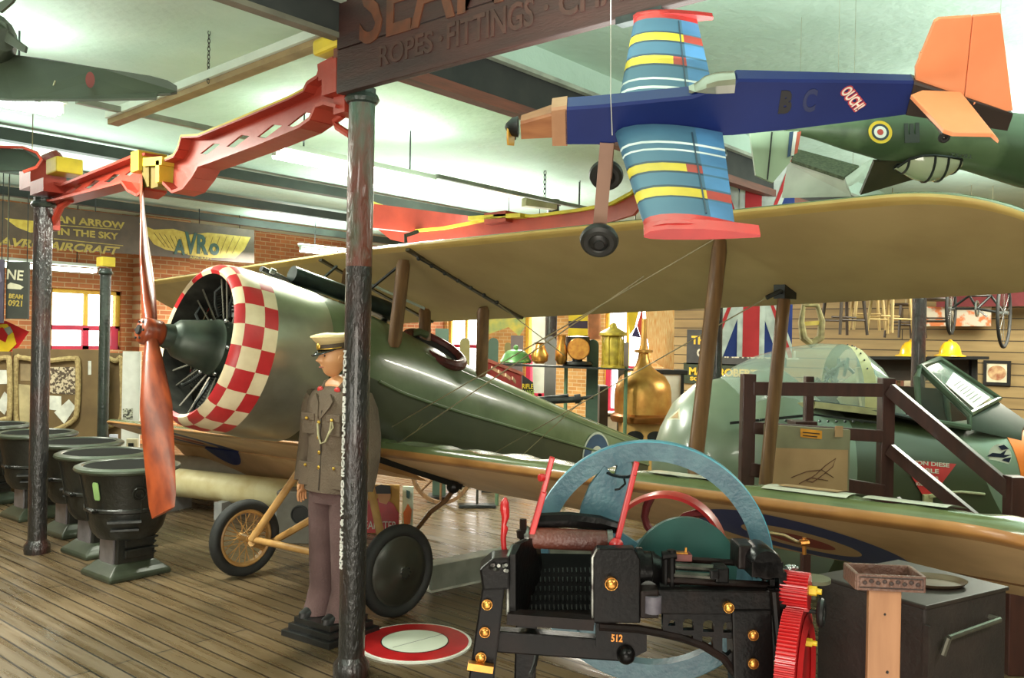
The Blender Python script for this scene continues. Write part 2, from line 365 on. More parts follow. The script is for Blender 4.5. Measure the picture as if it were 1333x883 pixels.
rim(g1, [yz(x, y - 1.5, XG) for x, y in top1[4:]], .172, yelcap, 'top_line', XG, t=.012)
rim(g1, [yz(x, y, XG) for x, y in bot1], .17, redgird, 'bottom_flange', XG)
top2 = [(203, 203), (188, 205), (140, 224), (92, 243), (70, 236)]
bot2 = [(62, 262), (72, 263), (82, 262), (130, 250), (172, 239), (180, 250), (192, 256), (203, 248)]
g2 = thing('cast_iron_girder', 'red cast iron girder arm with diamond holes reaching right from the column among the stoves', 'girder', M.Translation((0, 0, 0)))
o2 = [yz(x, y, XG) for x, y in top2 + bot2]
h2 = [diamond(x, y, XG, 17, 9, -5) for x, y in ((97, 246), (121, 240), (147, 232), (174, 223))]
holed(o2, h2, GM, .014, redgird, 'web', g2)
rim(g2, [yz(x, y, XG) for x, y in top2], .17, redgird, 'top_flange', XG)
rim(g2, [yz(x, y, XG) for x, y in bot2], .17, redgird, 'bottom_flange', XG)
# head of the left column and yellow clasps
t = thing('column_head', 'ornate red and yellow cast iron head on top of the column among the stoves', 'bracket', M.Translation((0, 0, 0)))
mb = MB()
for (a, b, wd) in (((56, 248), (56, 212), .3), ((66, 262), (66, 300), .12), ((75, 255), (75, 238), .34)):
    p, q = onX(*a, XG), onX(*b, XG); mb.bar(p, q, wd, wd * .8, (0, 1, 0))
mb.tube([onX(64, 296, XG), onX(72, 285, XG), onX(80, 268, XG), onX(92, 260, XG)], .03)
mb.tube([onX(52, 225, XG), onX(60, 208, XG), onX(72, 203, XG), onX(80, 215, XG)], .05)
mb.build('bracket', redgird, t, ang=30)
p, q = onX(84, 228, XG), onX(84, 208, XG); mb = MB(); mb.bar(p, q, .22, .22, (0, 1, 0)); mb.build('yellow_block', yelcap, t, smooth=False, bev=.015)
t = thing('girder_clasp', 'yellow iron clasp joining the two red girder arms above the wooden propeller', 'clasp', M.Translation((0, 0, 0)))
mb = MB(); p, q = onX(194, 226, XG), onX(194, 200, XG); mb.bar(p, q, .22, .12, (0, 1, 0))
p, q = onX(203, 214, XG), onX(228, 212, XG); mb.bar(p, q, .2, .06)
mb.bar(onX(222, 240, XG), onX(222, 212, XG), .2, .05, (0, 1, 0)); mb.build('strap', yelcap, t, smooth=False)
mb = MB(); mb.bar(onX(203, 246, XG), onX(203, 216, XG), .16, .1, (0, 1, 0)); mb.bar(onX(213, 246, XG), onX(213, 216, XG), .14, .1, (0, 1, 0)); mb.build('wedge', mat('dark yellow iron', (120, 100, 40), .5), t, smooth=False)
t = thing('column_head', 'red iron bracket with yellow pad on top of the nearest column', 'bracket', M.Translation((0, 0, 0)))
mb = MB(); mb.bar(onX(450, 128, XG), onX(450, 85, XG), .24, .13, (0, 1, 0)); mb.bar(onX(432, 100, XG), onX(452, 90, XG), .2, .1)
mb.bar(onX(452, 150, XG), onX(452, 120, XG), .12, .1, (0, 1, 0)); mb.tube([onX(446, 150, XG), onX(436, 158, XG), onX(440, 166, XG), onX(456, 176, XG)], .022); mb.build('bracket', redgird, t, smooth=False)
mb = MB(); mb.bar(onX(428, 70, XG), onX(466, 54, XG), .24, .09); mb.build('yellow_pad', yelcap, t, smooth=False, bev=.02)
# girders further back to the right, above the upper wing
XB = 7.9
gm = M(((0, 0, 1, XB), (1, 0, 0, 0), (0, 1, 0, 0), (0, 0, 0, 1)))
t = thing('cast_iron_girder', 'red girder with yellow top edge just above the upper wing, right of the nearest column', 'girder', M.Translation((0, 0, 0)))
tp = [(478, 262), (500, 270), (520, 288), (545, 301), (580, 298), (622, 290), (660, 282), (700, 282), (760, 274), (800, 266), (826, 252), (838, 236)]
bt = [(840, 262), (826, 280), (760, 300), (660, 306), (545, 320), (510, 312), (490, 296), (478, 290)]
holed([yz(x, y, XB) for x, y in tp + bt], [], gm, .05, redgird, 'web', t)
rim(t, [yz(x, y, XB) for x, y in tp], .14, yelcap, 'top_flange', XB, t=.035)
mb = MB(); mb.bar(onX(655, 292, XB), onX(655, 278, XB), .3, .34, (0, 1, 0)); mb.build('joint_block', redgird, t, smooth=False)
mb = MB(); mb.bar(onX(620, 286, XB), onX(688, 282, XB), .3, .05); mb.build('joint_cap', yelcap, t, smooth=False)
t = thing('cast_iron_girder', 'plain red girder stretching away behind the nearest column under the ceiling', 'girder', M.Translation((0, 0, 0)))
mb = MB(); a = W(470, 280, 10.9); b = W(660, 302, 12.6); mb.bar(a, b, .1, .3); mb.build('web', redgird, t, smooth=False)

# ---------------------------------------------------------------- fluorescent lights
tube_m = bpy.data.materials.new('glowing tube'); tube_m.use_nodes = True
b_ = tube_m.node_tree.nodes['Principled BSDF']; b_.inputs['Emission Color'].default_value = (.86, 1, .93, 1); b_.inputs['Emission Strength'].default_value = 14; b_.inputs['Base Color'].default_value = (1, 1, 1, 1)
fixt = mat('white light fitting', (215, 222, 208), .5, 0, (200, 208, 195), 4)
def batten(x0, x1, Y, z, label, group='lit fluorescent ceiling lights', r=.03):
    t = thing('fluorescent_light', label, 'light', M.Translation(((x0 + x1) / 2, Y, z)), group); L = (x1 - x0)
    mb = MB(); mb.box((0, 0, .085), (L + .1, .1, .05)); mb.box((-L / 2 - .02, 0, .04), (.03, .06, .1)); mb.box((L / 2 + .02, 0, .04), (.03, .06, .1)); mb.build('fitting', fixt, t, smooth=False, bev=.005)
    for s in (-1, 1):
        mb = MB(); mb.cyl((-L / 2, s * .045, 0), (L / 2, s * .045, 0), r, n=12); mb.build('tube', tube_m, t)
    mb = MB()
    for s in (-1, 1): mb.cyl((s * L * .35, 0, .11), (s * L * .35, 0, CEIL - z), .008, n=6)
    mb.build('hanger', darksteel, t)
    return t
batten(.9, 2.62, 6.5, 3.45, 'glowing fluorescent light under the dark hanging wing at top left')
batten(4.4, 6.2, 6.45, 3.45, 'glowing fluorescent light crossing behind the nearest column')
batten(9.2, 11.0, 12.7, 3.4, 'glowing fluorescent light just above the far upper wing, left of the nearest column')
batten(4.4, 6.2, 13.9, 2.86, 'glowing fluorescent light hanging over the bright window on the left')
batten(2.6, 3.5, 13.6, 2.95, 'short glowing light end beside the column among the stoves')
# long unlit trough hanging on a chain
t = thing('light_trough', 'long unlit trough with tan underside hanging by a chain at top left', 'light', M.Translation((0, 0, 0)))
a = onz(147, 160, 3.5); b = onz(466, 38, 3.72)
d_ = (b - a).normalized()
mb = MB(); mb.bar(a + V((0, 0, .05)), b + V((0, 0, .05)), .13, .055); mb.build('trough', fixt, t, smooth=False)
mb = MB(); mb.bar(a, b, .085, .04); mb.build('underside', mat('tan batten', (160, 135, 95), .6, 0, (135, 112, 78), 5), t, smooth=False)
def chain(parent, p0, p1, r=.012, m=None, name='chain'):
    mb = MB(); n = max(2, int((p1 - p0).length / (r * 3.2)))
    for i in range(n):
        c = p0.lerp(p1, (i + .5) / n); ax = V((1, 0, 0)) if i % 2 else V((0, 1, 0))
        x, y, z = frame(ax, (0, 0, 1))
        mb.tube([c + x * (r * 2.2 * math.cos(2 * PI * k / 8)) + y * (r * 1.1 * math.sin(2 * PI * k / 8)) for k in range(8)], r * .35, 5, closed=True)
    return mb.build(name, m or darksteel, parent)
cp = onz(271, 108, 3.6); chain(t, cp, V((cp.x, cp.y, CEIL)), .008)
# thin conduits in line with the tubes
conduit = mat('grey conduit', (140, 145, 130), .5)
for (x0, x1, Y, z, lab) in ((2.75, 4.3, 6.5, 3.56, 'thin grey conduit running between the two near glowing lights'), (6.3, 9.0, 6.45, 3.56, 'thin grey conduit running right from the glowing light behind the nearest column')):
    tag(MB().box(((x0 + x1) / 2, Y, z), (x1 - x0, .05, .04)).build('conduit', conduit, smooth=False), lab, 'conduit')
t = thing('light_fitting', 'small unlit light fitting hanging on a chain above the red girder', 'light', M.Translation((0, 0, 0)))
a, b = W(682, 263, 10.5), W(722, 268, 10.7); mb = MB(); mb.bar(a, b, .12, .1); mb.build('fitting', mat('cream fitting', (190, 180, 140), .6), t, smooth=False)
chain(t, W(709, 258, 10.6), W(710, 192, 10.6), .016)

# ---------------------------------------------------------------- world + lamps
w = bpy.data.worlds.new('world'); sc.world = w; w.use_nodes = True
bg = w.node_tree.nodes['Background']; bg.inputs[0].default_value = (1, .97, .93, 1); bg.inputs[1].default_value = 7.
def area(name, loc, rot, sx, sy, e, col):
    l = bpy.data.lights.new(name, 'AREA'); l.shape = 'RECTANGLE'; l.size = sx; l.size_y = sy; l.energy = e; l.color = col
    o = bpy.data.objects.new(name, l); C.objects.link(o); o.location = loc; o.rotation_euler = rot; return o
LG = (.98, 1, .86)
for (loc, sx, sy, e, col) in (((5.3, 6.45, 3.40), 1.8, .2, 300, LG), ((1.76, 6.5, 3.40), 1.7, .2, 240, LG), ((9.6, 12.7, 3.34), 2., .3, 400, (1, .95, .82)),
        ((10.5, 8.3, 3.75), 3., .5, 600, (1, .95, .82)), ((11.5, 1.5, 3.75), 3., .5, 480, (1, .95, .8)), ((-1.2, 1.2, 3.7), 2., 1., 180, (1, .96, .86)), ((2.4, -2.0, 3.7), 2.4, .6, 150, (1, .94, .82))):
    area('lamp_ceiling', loc, (0, 0, 0), sx, sy, e, col)  # some sit at the tubes; the others are added, with no fitting
area('lamp_ceiling', (2.6, 10.6, 3.7), (0, 0, 0), 2.4, .5, 220, (1, .96, .84))
for (loc, sx, sy, e) in (((5.3, 6.45, 3.6), 1.8, .2, 18), ((1.76, 6.5, 3.6), 1.7, .2, 16), ((9.6, 12.7, 3.5), 2., .3, 110), ((2.6, 1.6, 2.9), 3., 2., 140), ((6., -.6, 2.9), 3., 2., 210), ((9.5, 1.2, 2.9), 3., 2., 270), ((-.5, 4.5, 2.6), 2., 2., 165), ((8.5, 8.5, 2.9), 3., 2., 200), ((3.5, 10.5, 2.9), 3., 2., 150)):
    area('added_uplight', loc, (PI, 0, 0), sx, sy, e, (.86, 1, .94))  # uplights added to brighten the ceiling; most have no fitting
fl_ = area('added_fill', tuple(Fw * -2.2 + R0 * -.5 + V((0, 0, 1.25))), (math.radians(84), 0, YAW - PI / 2), 3., 1.6, 190, (1, .93, .8))  # added fill from behind the camera
def aim(o, d): o.rotation_euler = V(d).to_track_quat('-Z', 'Y').to_euler()
lo = area('added_fill', tuple(RD(.5, 1.5, .3)), (0, 0, 0), 2.2, 1., 20, (1, .93, .82)); aim(lo, Fw * .55 + V((0, 0, .85)))  # added low light standing in for floor bounce
lo = area('added_fill', tuple(RD(-2.6, 2.6, 1.0)), (0, 0, 0), 1.6, 1., 32, (1, .95, .86)); aim(lo, Fw * .8 + R0 * -.15 + V((0, 0, .1)))  # another added fill, with no fitting of its own
sc.view_settings.view_transform = 'Standard'; sc.view_settings.look = 'None'; sc.view_settings.exposure = 0.
sc.cycles.use_denoising = True; sc.cycles.max_bounces = 8
# ================================================================ the biplane
KS = 1.06                                      # the airframe is drawn at 1/1.06 of its size and enlarged when built
HUB = RD(-2.2 * KS, 5.5 * KS, 0)               # floor point under the propeller hub
AF = M.Translation(HUB) @ M.Rotation(YAW - math.radians(45), 4, 'Z')   # x aft, y to the far wing, z up
AFI = AF.inverted()
KM = M.Translation((0, 0, 1.9)) @ M.Scale(KS, 4) @ M.Translation((0, 0, -1.9)); KMI = KM.inverted()
def apix(px, py, d): return KMI @ (AFI @ W(px, py, d * KS))
plane = thing('biplane', 'large green biplane with red and white chequered engine cowling and wooden propeller', 'aircraft', AF)
AL = math.radians(12)
def pf(p, y, z):                               # fuselage frame -> root frame
    return V((p * math.cos(AL) + z * math.sin(AL), y, 1.9 - p * math.sin(AL) + z * math.cos(AL)))
olive = mat('olive lit from above', (104, 118, 86), .3, 0, (82, 96, 66), 2.5, .15, 6, coat=.15)  # lighter copy for the deck: the light falling on it is in the colour
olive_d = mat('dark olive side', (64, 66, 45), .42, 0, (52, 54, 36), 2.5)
olive_w = mat('wing top green', (112, 122, 84), .25, 0, (90, 102, 66), 3, .12, 5, coat=.3)
polished = mat('polished cowl', (186, 184, 164), .28, .75, (134, 130, 112), 1.6, .05, 5)
# fuselage
SEC = [(.88, .53, .0, .53, -.53, 1.), (1.3, .49, .0, .51, -.5, .7), (1.63, .43, -.05, .475, -.47, .45), (1.9, .405, -.07, .43, -.45, .36), (2.3, .37, -.09, .365, -.44, .3), (3.0, .3, -.11, .27, -.40, .28), (4.0, .19, -.14, .16, -.34, .28), (4.6, .12, -.15, .10, -.30, .28), (5.25, .03, -.16, .05, -.26, .28)]
def sec(s, n=40):
    p, w_, zc, zt, zb, e = s; pts = []
    for i in range(n):
        a = 2 * PI * i / n; c, q = math.cos(a), math.sin(a)
        if q >= -1e-9: y = w_ * math.copysign(abs(c) ** .9, c); z = zc + (zt - zc) * q
        else:
            y = w_ * math.copysign(abs(c) ** e, c) if abs(c) > 1e-6 else 0; z = zc - (zc - zb) * abs(q) ** e
        pts.append(pf(p, y, z))
    return pts
def lerpsec(p):
    for a, b in zip(SEC, SEC[1:]):
        if a[0] <= p <= b[0]:
            k = (p - a[0]) / (b[0] - a[0]); return tuple(x + (y - x) * k for x, y in zip(a, b))
    return SEC[-1]
ps = [.88 + (5.25 - .88) * i / 44 for i in range(45)]
mb = MB(); rings = [sec(lerpsec(p)) for p in ps]; mb.loft(rings)
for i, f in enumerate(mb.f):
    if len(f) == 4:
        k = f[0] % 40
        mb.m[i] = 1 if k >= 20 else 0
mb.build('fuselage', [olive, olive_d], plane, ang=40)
# stringer ridges
mb = MB()
for s in (-1, 1):
    mb.tube([pf(p, s * (lerpsec(p)[1] + .002), lerpsec(p)[2]) for p in ps[5:]], .012, 6)
    mb.tube([pf(p, s * (lerpsec(p)[1] * .72), lerpsec(p)[2] + (lerpsec(p)[3] - lerpsec(p)[2]) * .71) for p in ps[10:]], .01, 6)
mb.tube([pf(p, 0, lerpsec(p)[3] + .002) for p in ps[16:]], .012, 6)
mb.build('stringer', olive, plane)
# cockpit: leather coaming and dark well
leather = mat('maroon leather', (92, 36, 34), .4, 0, (66, 26, 26), 12, .2, 40)
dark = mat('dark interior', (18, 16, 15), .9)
cpz = lambda p: lerpsec(p)[3]
pts = []
for i in range(28):
    a = 2 * PI * i / 28; pts.append(apix(566, 455, 6.95) + V((.235, 0, -.045)) * math.cos(a) + V((0, .19, .115)) * math.sin(a))
mb = MB(); mb.tube(pts, .042, 10, closed=True); mb.build('cockpit_coaming', leather, plane)
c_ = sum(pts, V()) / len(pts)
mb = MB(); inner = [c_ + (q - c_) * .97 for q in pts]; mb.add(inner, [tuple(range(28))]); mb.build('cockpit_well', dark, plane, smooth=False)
# fuselage roundels
rb = mat('roundel blue', (52, 78, 108), .5, 0, (42, 64, 92), 6); rw = mat('roundel white', (205, 205, 190), .5); rr = mat('roundel red', (150, 40, 40), .5)
for s in (-1, 1):
    mb = MB(); p0 = 4.22; L = lerpsec(p0); nrm = pf(p0, s * (lerpsec(p0)[1] + 1), 0) - pf(p0, s * lerpsec(p0)[1], 0)
    slope = (lerpsec(4.5)[1] - lerpsec(3.9)[1]) / .6
    nn = V((math.sin(math.atan(-slope)) , s * math.cos(slope), 0))
    for k, (rad, off) in enumerate(((.235, .006), (.215, .008), (.105, .010), (.055, .012))):
        mb.k = (1, 0, 1, 2)[k]; mb.disc(pf(p0, s * (L[1] + off), -.2), nn, rad, 36)
    mb.build('roundel', [rb, rw, rr], plane, smooth=False)
engdark = mat('cylinder black', (64, 64, 58), .45, .4, (40, 40, 37), 10)
# cowling: polished barrel + chequered nose ring
def cowlring(prof, m, name, n=72, chk=None):
    mb = MB(); rings = []
    for p, r in prof: rings.append([pf(p, r * math.cos(2 * PI * i / n), r * math.sin(2 * PI * i / n)) for i in range(n)])
    mb.loft(rings, caps=False)
    if chk:
        for i, f in enumerate(mb.f):
            j, k = i // n, i % n
            row = chk[min(j, len(chk) - 1)]
            mb.m[i] = (row + k // 3) % 2 if row >= 0 else 2
    return mb.build(name, m, plane, ang=50)
cowlring([(.50, .545), (.7, .548), (.93, .538), (.93, .52)], polished, 'cowling')
chr_ = mat('chequer red', (186, 44, 48), .35, 0, (172, 38, 42), 9); chw = mat('chequer white', (222, 205, 170), .4, 0, (210, 190, 155), 9)
prof = [(.45, .46), (.30, .458), (.25, .463), (.236, .485), (.25, .51), (.285, .532), (.33, .543), (.41, .548), (.505, .549)]
cowlring(prof, [chr_, chw, engdark], 'chequered_nose_ring', 72, [-1, -1, 0, 0, 0, 1, 1, 0, 0])
mb = MB(); mb.tube([pf(.56, .47 * math.cos(a) - .0, .47 * math.sin(a)) for a in []] or [pf(.5, 0, .55), pf(.9, 0, .545)], .008, 6); mb.build('cowl_seam', chrome, plane)
mb = MB(); mb.add([pf(.72, .54 * math.cos(2 * PI * i / 40), .54 * math.sin(2 * PI * i / 40)) for i in range(40)], [tuple(range(40))]); mb.build('firewall', dark, plane, smooth=False)
# engine
gcase = mat('crankcase green grey', (60, 70, 58), .4, .3, (44, 52, 44), 8)
mb = MB(); n = 32
prf = [(.02, .0), (.02, .07), (.05, .08), (.08, .08), (.10, .1), (.12, .12), (.30, .165), (.34, .17), (.36, .185), (.6, .19)]
mb.loft([[pf(p, r * math.cos(2 * PI * i / n), r * math.sin(2 * PI * i / n)) for i in range(n)] for p, r in prf]); mb.build('crankcase', gcase, plane)
for k in range(9):
    a = 2 * PI * k / 9 + PI / 2; ca, sa = math.cos(a), math.sin(a); mb = MB()
    mb.cyl(pf(.5, ca * .22, sa * .22), pf(.5, ca * .46, sa * .46), .06, n=14)
    for j in range(8):
        r_ = .26 + j * .024; mb.cyl(pf(.5, ca * r_, sa * r_), pf(.5, ca * (r_ + .008), sa * (r_ + .008)), .082, n=14)
    mb.build('cylinder', engdark, plane)
    mb = MB(); a2 = a + .12; a3 = a - .12
    mb.cyl(pf(.41, math.cos(a2) * .2, math.sin(a2) * .2), pf(.33, math.cos(a2) * .46, math.sin(a2) * .46), .007, n=6)
    mb.cyl(pf(.41, math.cos(a3) * .2, math.sin(a3) * .2), pf(.35, math.cos(a3) * .46, math.sin(a3) * .46), .006, n=6)
    mb.build('pushrod', mat('pushrod steel', (150, 146, 132), .3, .6), plane)
    mb = MB(); am = a + PI / 9
    mb.tube([pf(.40, math.cos(am) * .22, math.sin(am) * .22), pf(.37, math.cos(am) * .3, math.sin(am) * .3), pf(.35, math.cos(am + .08) * .38, math.sin(am + .08) * .38), pf(.37, math.cos(am + .2) * .42, math.sin(am + .2) * .42)], .011, 6)
    mb.build('intake_pipe', darksteel, plane)
for k in range(6):
    a = 2 * PI * k / 6; mb = MB(); mb.sphere(pf(.37, math.cos(a) * .2, math.sin(a) * .2), .016, 8, 6); mb.build('bolt', chrome, plane)
# propeller
pw = mat('propeller wood', (146, 64, 30), .32, 0, (104, 40, 20), 3, 0, stretch=(7, 2.5, .35), coat=.3, lo=.36, hi=.64)
PR = math.radians(35)
def blade(sgn, L):
    mb = MB(); rings = []
    for i in range(17):
        k = i / 16; r = .03 + (L - .03) * k
        wd = .075 + .115 * min(1, k * 2.4) ; th = .075 * (1 - k) ** 1.2 + .018
        if k > .97: wd *= .86
        if k < .12: wd = .085; th = .085
        tw = math.radians(62 - 44 * k) if k > .06 else math.radians(62)
        ct, st = math.cos(tw), math.sin(tw); ring = []
        for q in range(14):
            b = 2 * PI * q / 14; u = wd / 2 * math.cos(b); vv = th / 2 * math.sin(b)
            lat = u * ct - vv * st; ax = (u * st + vv * ct) * sgn * 1.0
            lat *= 1
            # along blade, lateral in the disk, axial
            by, bz = sgn * math.sin(PR), sgn * math.cos(PR)
            ly, lz = math.cos(PR), -math.sin(PR)
            ring.append(pf(-.05 + ax, by * r + ly * lat, bz * r + lz * lat))
        rings.append(ring)
    mb.loft(rings); return mb
prop = bpy.data.objects.new('propeller', None)
mb = blade(1, 1.32); b2 = blade(-1, 1.23); mb.add(b2.v, b2.f)
prf = [(-.12, .0), (-.12, .07), (-.10, .085), (0, .085), (.02, .07)]
mb.loft([[pf(p, r * math.cos(2 * PI * i / 20), r * math.sin(2 * PI * i / 20)) for i in range(20)] for p, r in prf])
prop = mb.build('propeller', pw, plane, ang=60)
mb = MB(); mb.cyl(pf(-.135, 0, 0), pf(-.1, 0, 0), .03, n=12)
for k in range(6):
    a = 2 * PI * k / 6; mb.cyl(pf(-.128, .058 * math.cos(a), .058 * math.sin(a)), pf(-.11, .058 * math.cos(a), .058 * math.sin(a)), .008, n=6)
mb.build('propeller_bolts', darksteel, prop)
mb = MB(); mb.lathe([(.05, 0), (.075, .05), (.072, .12)], mframe(pf(.02, 0, 0), V((0, 1, 0)), (pf(0, 0, 1) - pf(0, 0, 0)), pf(1, 0, 0) - pf(0, 0, 0)), 20); mb.build('hub_boss', darksteel, plane)

# ---------------------------------------------------------------- wings
def roundel_mat(name, base, base2, cy, cs, R, blue, whitec, redc, le=None):
    m = bpy.data.materials.new(name); m.use_nodes = True; nt = m.node_tree; b = nt.nodes['Principled BSDF']; b.inputs['Roughness'].default_value = .55
    tc = nt.nodes.new('ShaderNodeTexCoord'); sp = nt.nodes.new('ShaderNodeSeparateXYZ'); nt.links.new(tc.outputs['Object'], sp.inputs[0])
    def mth(op, a, bb=None):
        q = nt.nodes.new('ShaderNodeMath'); q.operation = op
        for i, x in enumerate((a, bb)):
            if x is None: continue
            if isinstance(x, (int, float)): q.inputs[i].default_value = x
            else: nt.links.new(x, q.inputs[i])
        return q.outputs[0]
    ay = mth('ABSOLUTE', sp.outputs['Y']); dy = mth('SUBTRACT', ay, cy); dx = mth('ADD', mth('SUBTRACT', sp.outputs['X'], cs), mth('MULTIPLY', mth('GREATER_THAN', sp.outputs['Y'], 0.), .2))
    dist = mth('SQRT', mth('ADD', mth('MULTIPLY', dx, dx), mth('MULTIPLY', dy, dy))); t_ = mth('DIVIDE', dist, R * 1.25)
    n = nt.nodes.new('ShaderNodeTexNoise'); n.inputs['Scale'].default_value = 3; n.inputs['Detail'].default_value = 6; nt.links.new(tc.outputs['Object'], n.inputs['Vector'])
    r0 = nt.nodes.new('ShaderNodeValToRGB'); r0.color_ramp.elements[0].color = lin(base); r0.color_ramp.elements[1].color = lin(base2); r0.color_ramp.elements[0].position = .35; r0.color_ramp.elements[1].position = .65; nt.links.new(n.outputs['Fac'], r0.inputs[0])
    cr = nt.nodes.new('ShaderNodeValToRGB'); cr.color_ramp.interpolation = 'CONSTANT'; e = cr.color_ramp.elements
    e[0].position = 0; e[0].color = lin(redc); e[1].position = .26; e[1].color = lin(whitec)
    for p_, c__ in ((.45, blue), (.8, whitec), (.84, (0, 0, 0))):
        q = e.new(p_); q.color = lin(c__)
    nt.links.new(t_, cr.inputs[0]); fac = mth('LESS_THAN', t_, .84)
    mx = nt.nodes.new('ShaderNodeMix'); mx.data_type = 'RGBA'; nt.links.new(fac, mx.inputs[0]); nt.links.new(r0.outputs[0], mx.inputs[6]); nt.links.new(cr.outputs[0], mx.inputs[7]); nt.links.new(mx.outputs[2], b.inputs['Base Color'])
    # ribs under the fabric
    wv = nt.nodes.new('ShaderNodeTexWave'); wv.bands_direction = 'Y'; wv.inputs['Scale'].default_value = .95; nt.links.new(tc.outputs['Object'], wv.inputs[0])
    bp = nt.nodes.new('ShaderNodeBump'); bp.inputs['Strength'].default_value = .12; bp.inputs['Distance'].default_value = .03; nt.links.new(wv.outputs['Fac'], bp.inputs['Height']); nt.links.new(bp.outputs[0], b.inputs['Normal'])
    return m
linen_l = roundel_mat('linen underside lower', (222, 186, 138), (204, 168, 122), 3.3 * KS, 1.93 * KS, .52 * KS, (52, 66, 122), (200, 166, 124), (150, 54, 54))
linen_u = mat('linen underside upper', (190, 164, 116), .6, 0, (176, 150, 104), 2.2)
le_m = mat('leading edge tan', (178, 128, 72), .4, 0, (150, 104, 56), 4, coat=.2)
def sm(a, b, x): x = min(1, max(0, (x - a) / (b - a))); return x * x * (3 - 2 * x)
def wing_mesh(name, sLE, sTE, zLE, zTE, t0, t1, tip, camber, under, rib=.34, wav=.012, nt_=None, fabricwave=0., edge=None):
    """t runs along the span towards the near side; local y = -t"""
    mb = MB(); n = nt_ or max(24, int(abs(t1 - t0) / .05)); U = [0, .006, .02, .045, .08, .13, .2, .3, .42, .56, .7, .84, .94, 1.]
    rings = []
    for i in range(n + 1):
        t = t0 + (t1 - t0) * i / n; a = abs(t); far = abs(t1) if abs(t1) > abs(t0) else abs(t0)
        k = max(0, (a - (far - tip)) / tip) if tip else 0
        cut = .62 * (1 - math.sqrt(max(0, 1 - k ** 2.4))) if k > 0 else 0        # leading edge sweeps back at the tip
        cutb = .16 * k ** 3
        l0, l1 = sLE + (sTE - sLE) * cut, sTE - (sTE - sLE) * cutb
        za, zb = zLE(t), zTE(t); zl = za + (zb - za) * cut; zr = zb + (za - zb) * cutb
        T = camber * (1 - .55 * cut)
        sc_ = wav * (math.cos(2 * PI * t / rib) - 1) * .5
        top, bot = [], []
        for u in U:
            s_ = l0 + (l1 - l0) * u; zc = zl + (zr - zl) * u
            h = T * 2.598 * math.sqrt(u) * (1 - u); bulge = sc_ * (1 if .05 < u < .97 else 0)
            fw = fabricwave * math.sin(t * 7.3 + u * 9) * sm(.1, .3, u) * (1 - sm(.7, 1, u))
            top.append(V((s_, -t, zc + h + bulge + fw))); bot.append(V((s_, -t, zc - T * .16 * 2.598 * math.sqrt(u) * (1 - u) - .004 * (1 if 0 < u < 1 else 0))))
        rings.append(top + bot[::-1][1:-1])
    m_ = len(U); tot = len(rings[0]); mb.loft(rings)
    for i, f in enumerate(mb.f):
        if len(f) != 4: mb.m[i] = 2; continue
        k = f[0] % tot
        if k < 1: mb.m[i] = 2
        elif k < m_ - 1: mb.m[i] = 0
        elif k >= tot - 3: mb.m[i] = 2
        else: mb.m[i] = 1
    return mb.build(name, [olive_w, under, edge or le_m], plane, ang=50)
zUL = lambda t: 2.55 + (.028 * t if t < 0 else 0); zUT = lambda t: 2.07 + .03 * max(0, t) + (.028 * t if t < 0 else 0)
le_u = mat('upper edge buff', (206, 176, 104), .45, 0, (190, 158, 90), 4)
wing_mesh('upper_wing', 1.5, 2.68, zUL, zUT, -4.45, 4.45, .62, .085, linen_u, edge=le_u)
zLL = lambda t: 1.11 + .022 * t if t > 0 else 1.10 + .035 * t
zLT = lambda t: .70 if t > 0 else .70 + .035 * t
lw = wing_mesh('lower_wing', 1.3, 2.5, zLL, zLT,   .36, 4.75, .55, .16, linen_l, wav=.02, fabricwave=.012)
wing_mesh('lower_wing', 1.3, 2.5, zLL, zLT, -.36, -4.75, .55, .09, linen_l, wav=.012)
def wz(up, s, t, top=False):
    if up: a, b, s0, s1, cam_ = zUL(t), zUT(t), 1.5, 2.68, .085
    else: a, b, s0, s1, cam_ = zLL(t), zLT(t), 1.3, 2.5, (.16 if t > 0 else .09)
    u = (s - s0) / (s1 - s0); z = a + (b - a) * u
    return z + (cam_ * 2.598 * math.sqrt(max(0, u)) * (1 - u) if top else 0)
# ailerons: the far one hangs down steeply, the near one lies in line
mb = MB(); vs = []; n = 24
for i in range(n + 1):
    t_ = -1.5 - 2.95 * i / n; zh = wz(0, 2.1, t_) - .03; vs += [V((2.1, -t_, zh)), V((2.3, -t_, zh - .21)), V((2.5, -t_, zh - .40)), V((2.505, -t_, zh - .395)), V((2.32, -t_, zh - .18)), V((2.12, -t_, zh + .02))]
mb.loft([vs[6 * i:6 * i + 6] for i in range(n + 1)]); mb.build('aileron', linen_l, plane)
mb = MB(); pts_ = [V((2.08, -t_, wz(0, 2.08, t_) - .16 * .16 * 2.6 * .2 - .012)) for t_ in (3.75, 4.0, 4.3, 4.6)]; mb.tube(pts_, .006, 5); mb.build('aileron_gap', dk if 'dk' in globals() else woodbrown, plane)
# centre section seams under the upper wing
dk = mat('dark seam tape', (70, 62, 42), .5)
for t_ in (.55, -.55):
    mb = MB(); mb.bar(V((1.51, -t_, wz(1, 1.51, t_) - .02)), V((2.66, -t_, wz(1, 2.66, t_) - .012)), .045, .02); mb.build('seam_strip', dk, plane, smooth=False)
mb = MB(); mb.tube([V((1.495, -.55, 2.57)), V((1.49, -.55, 2.62)), V((1.6, -.55, 2.66))], .014, 6); mb.build('seam_strip', dk, plane)
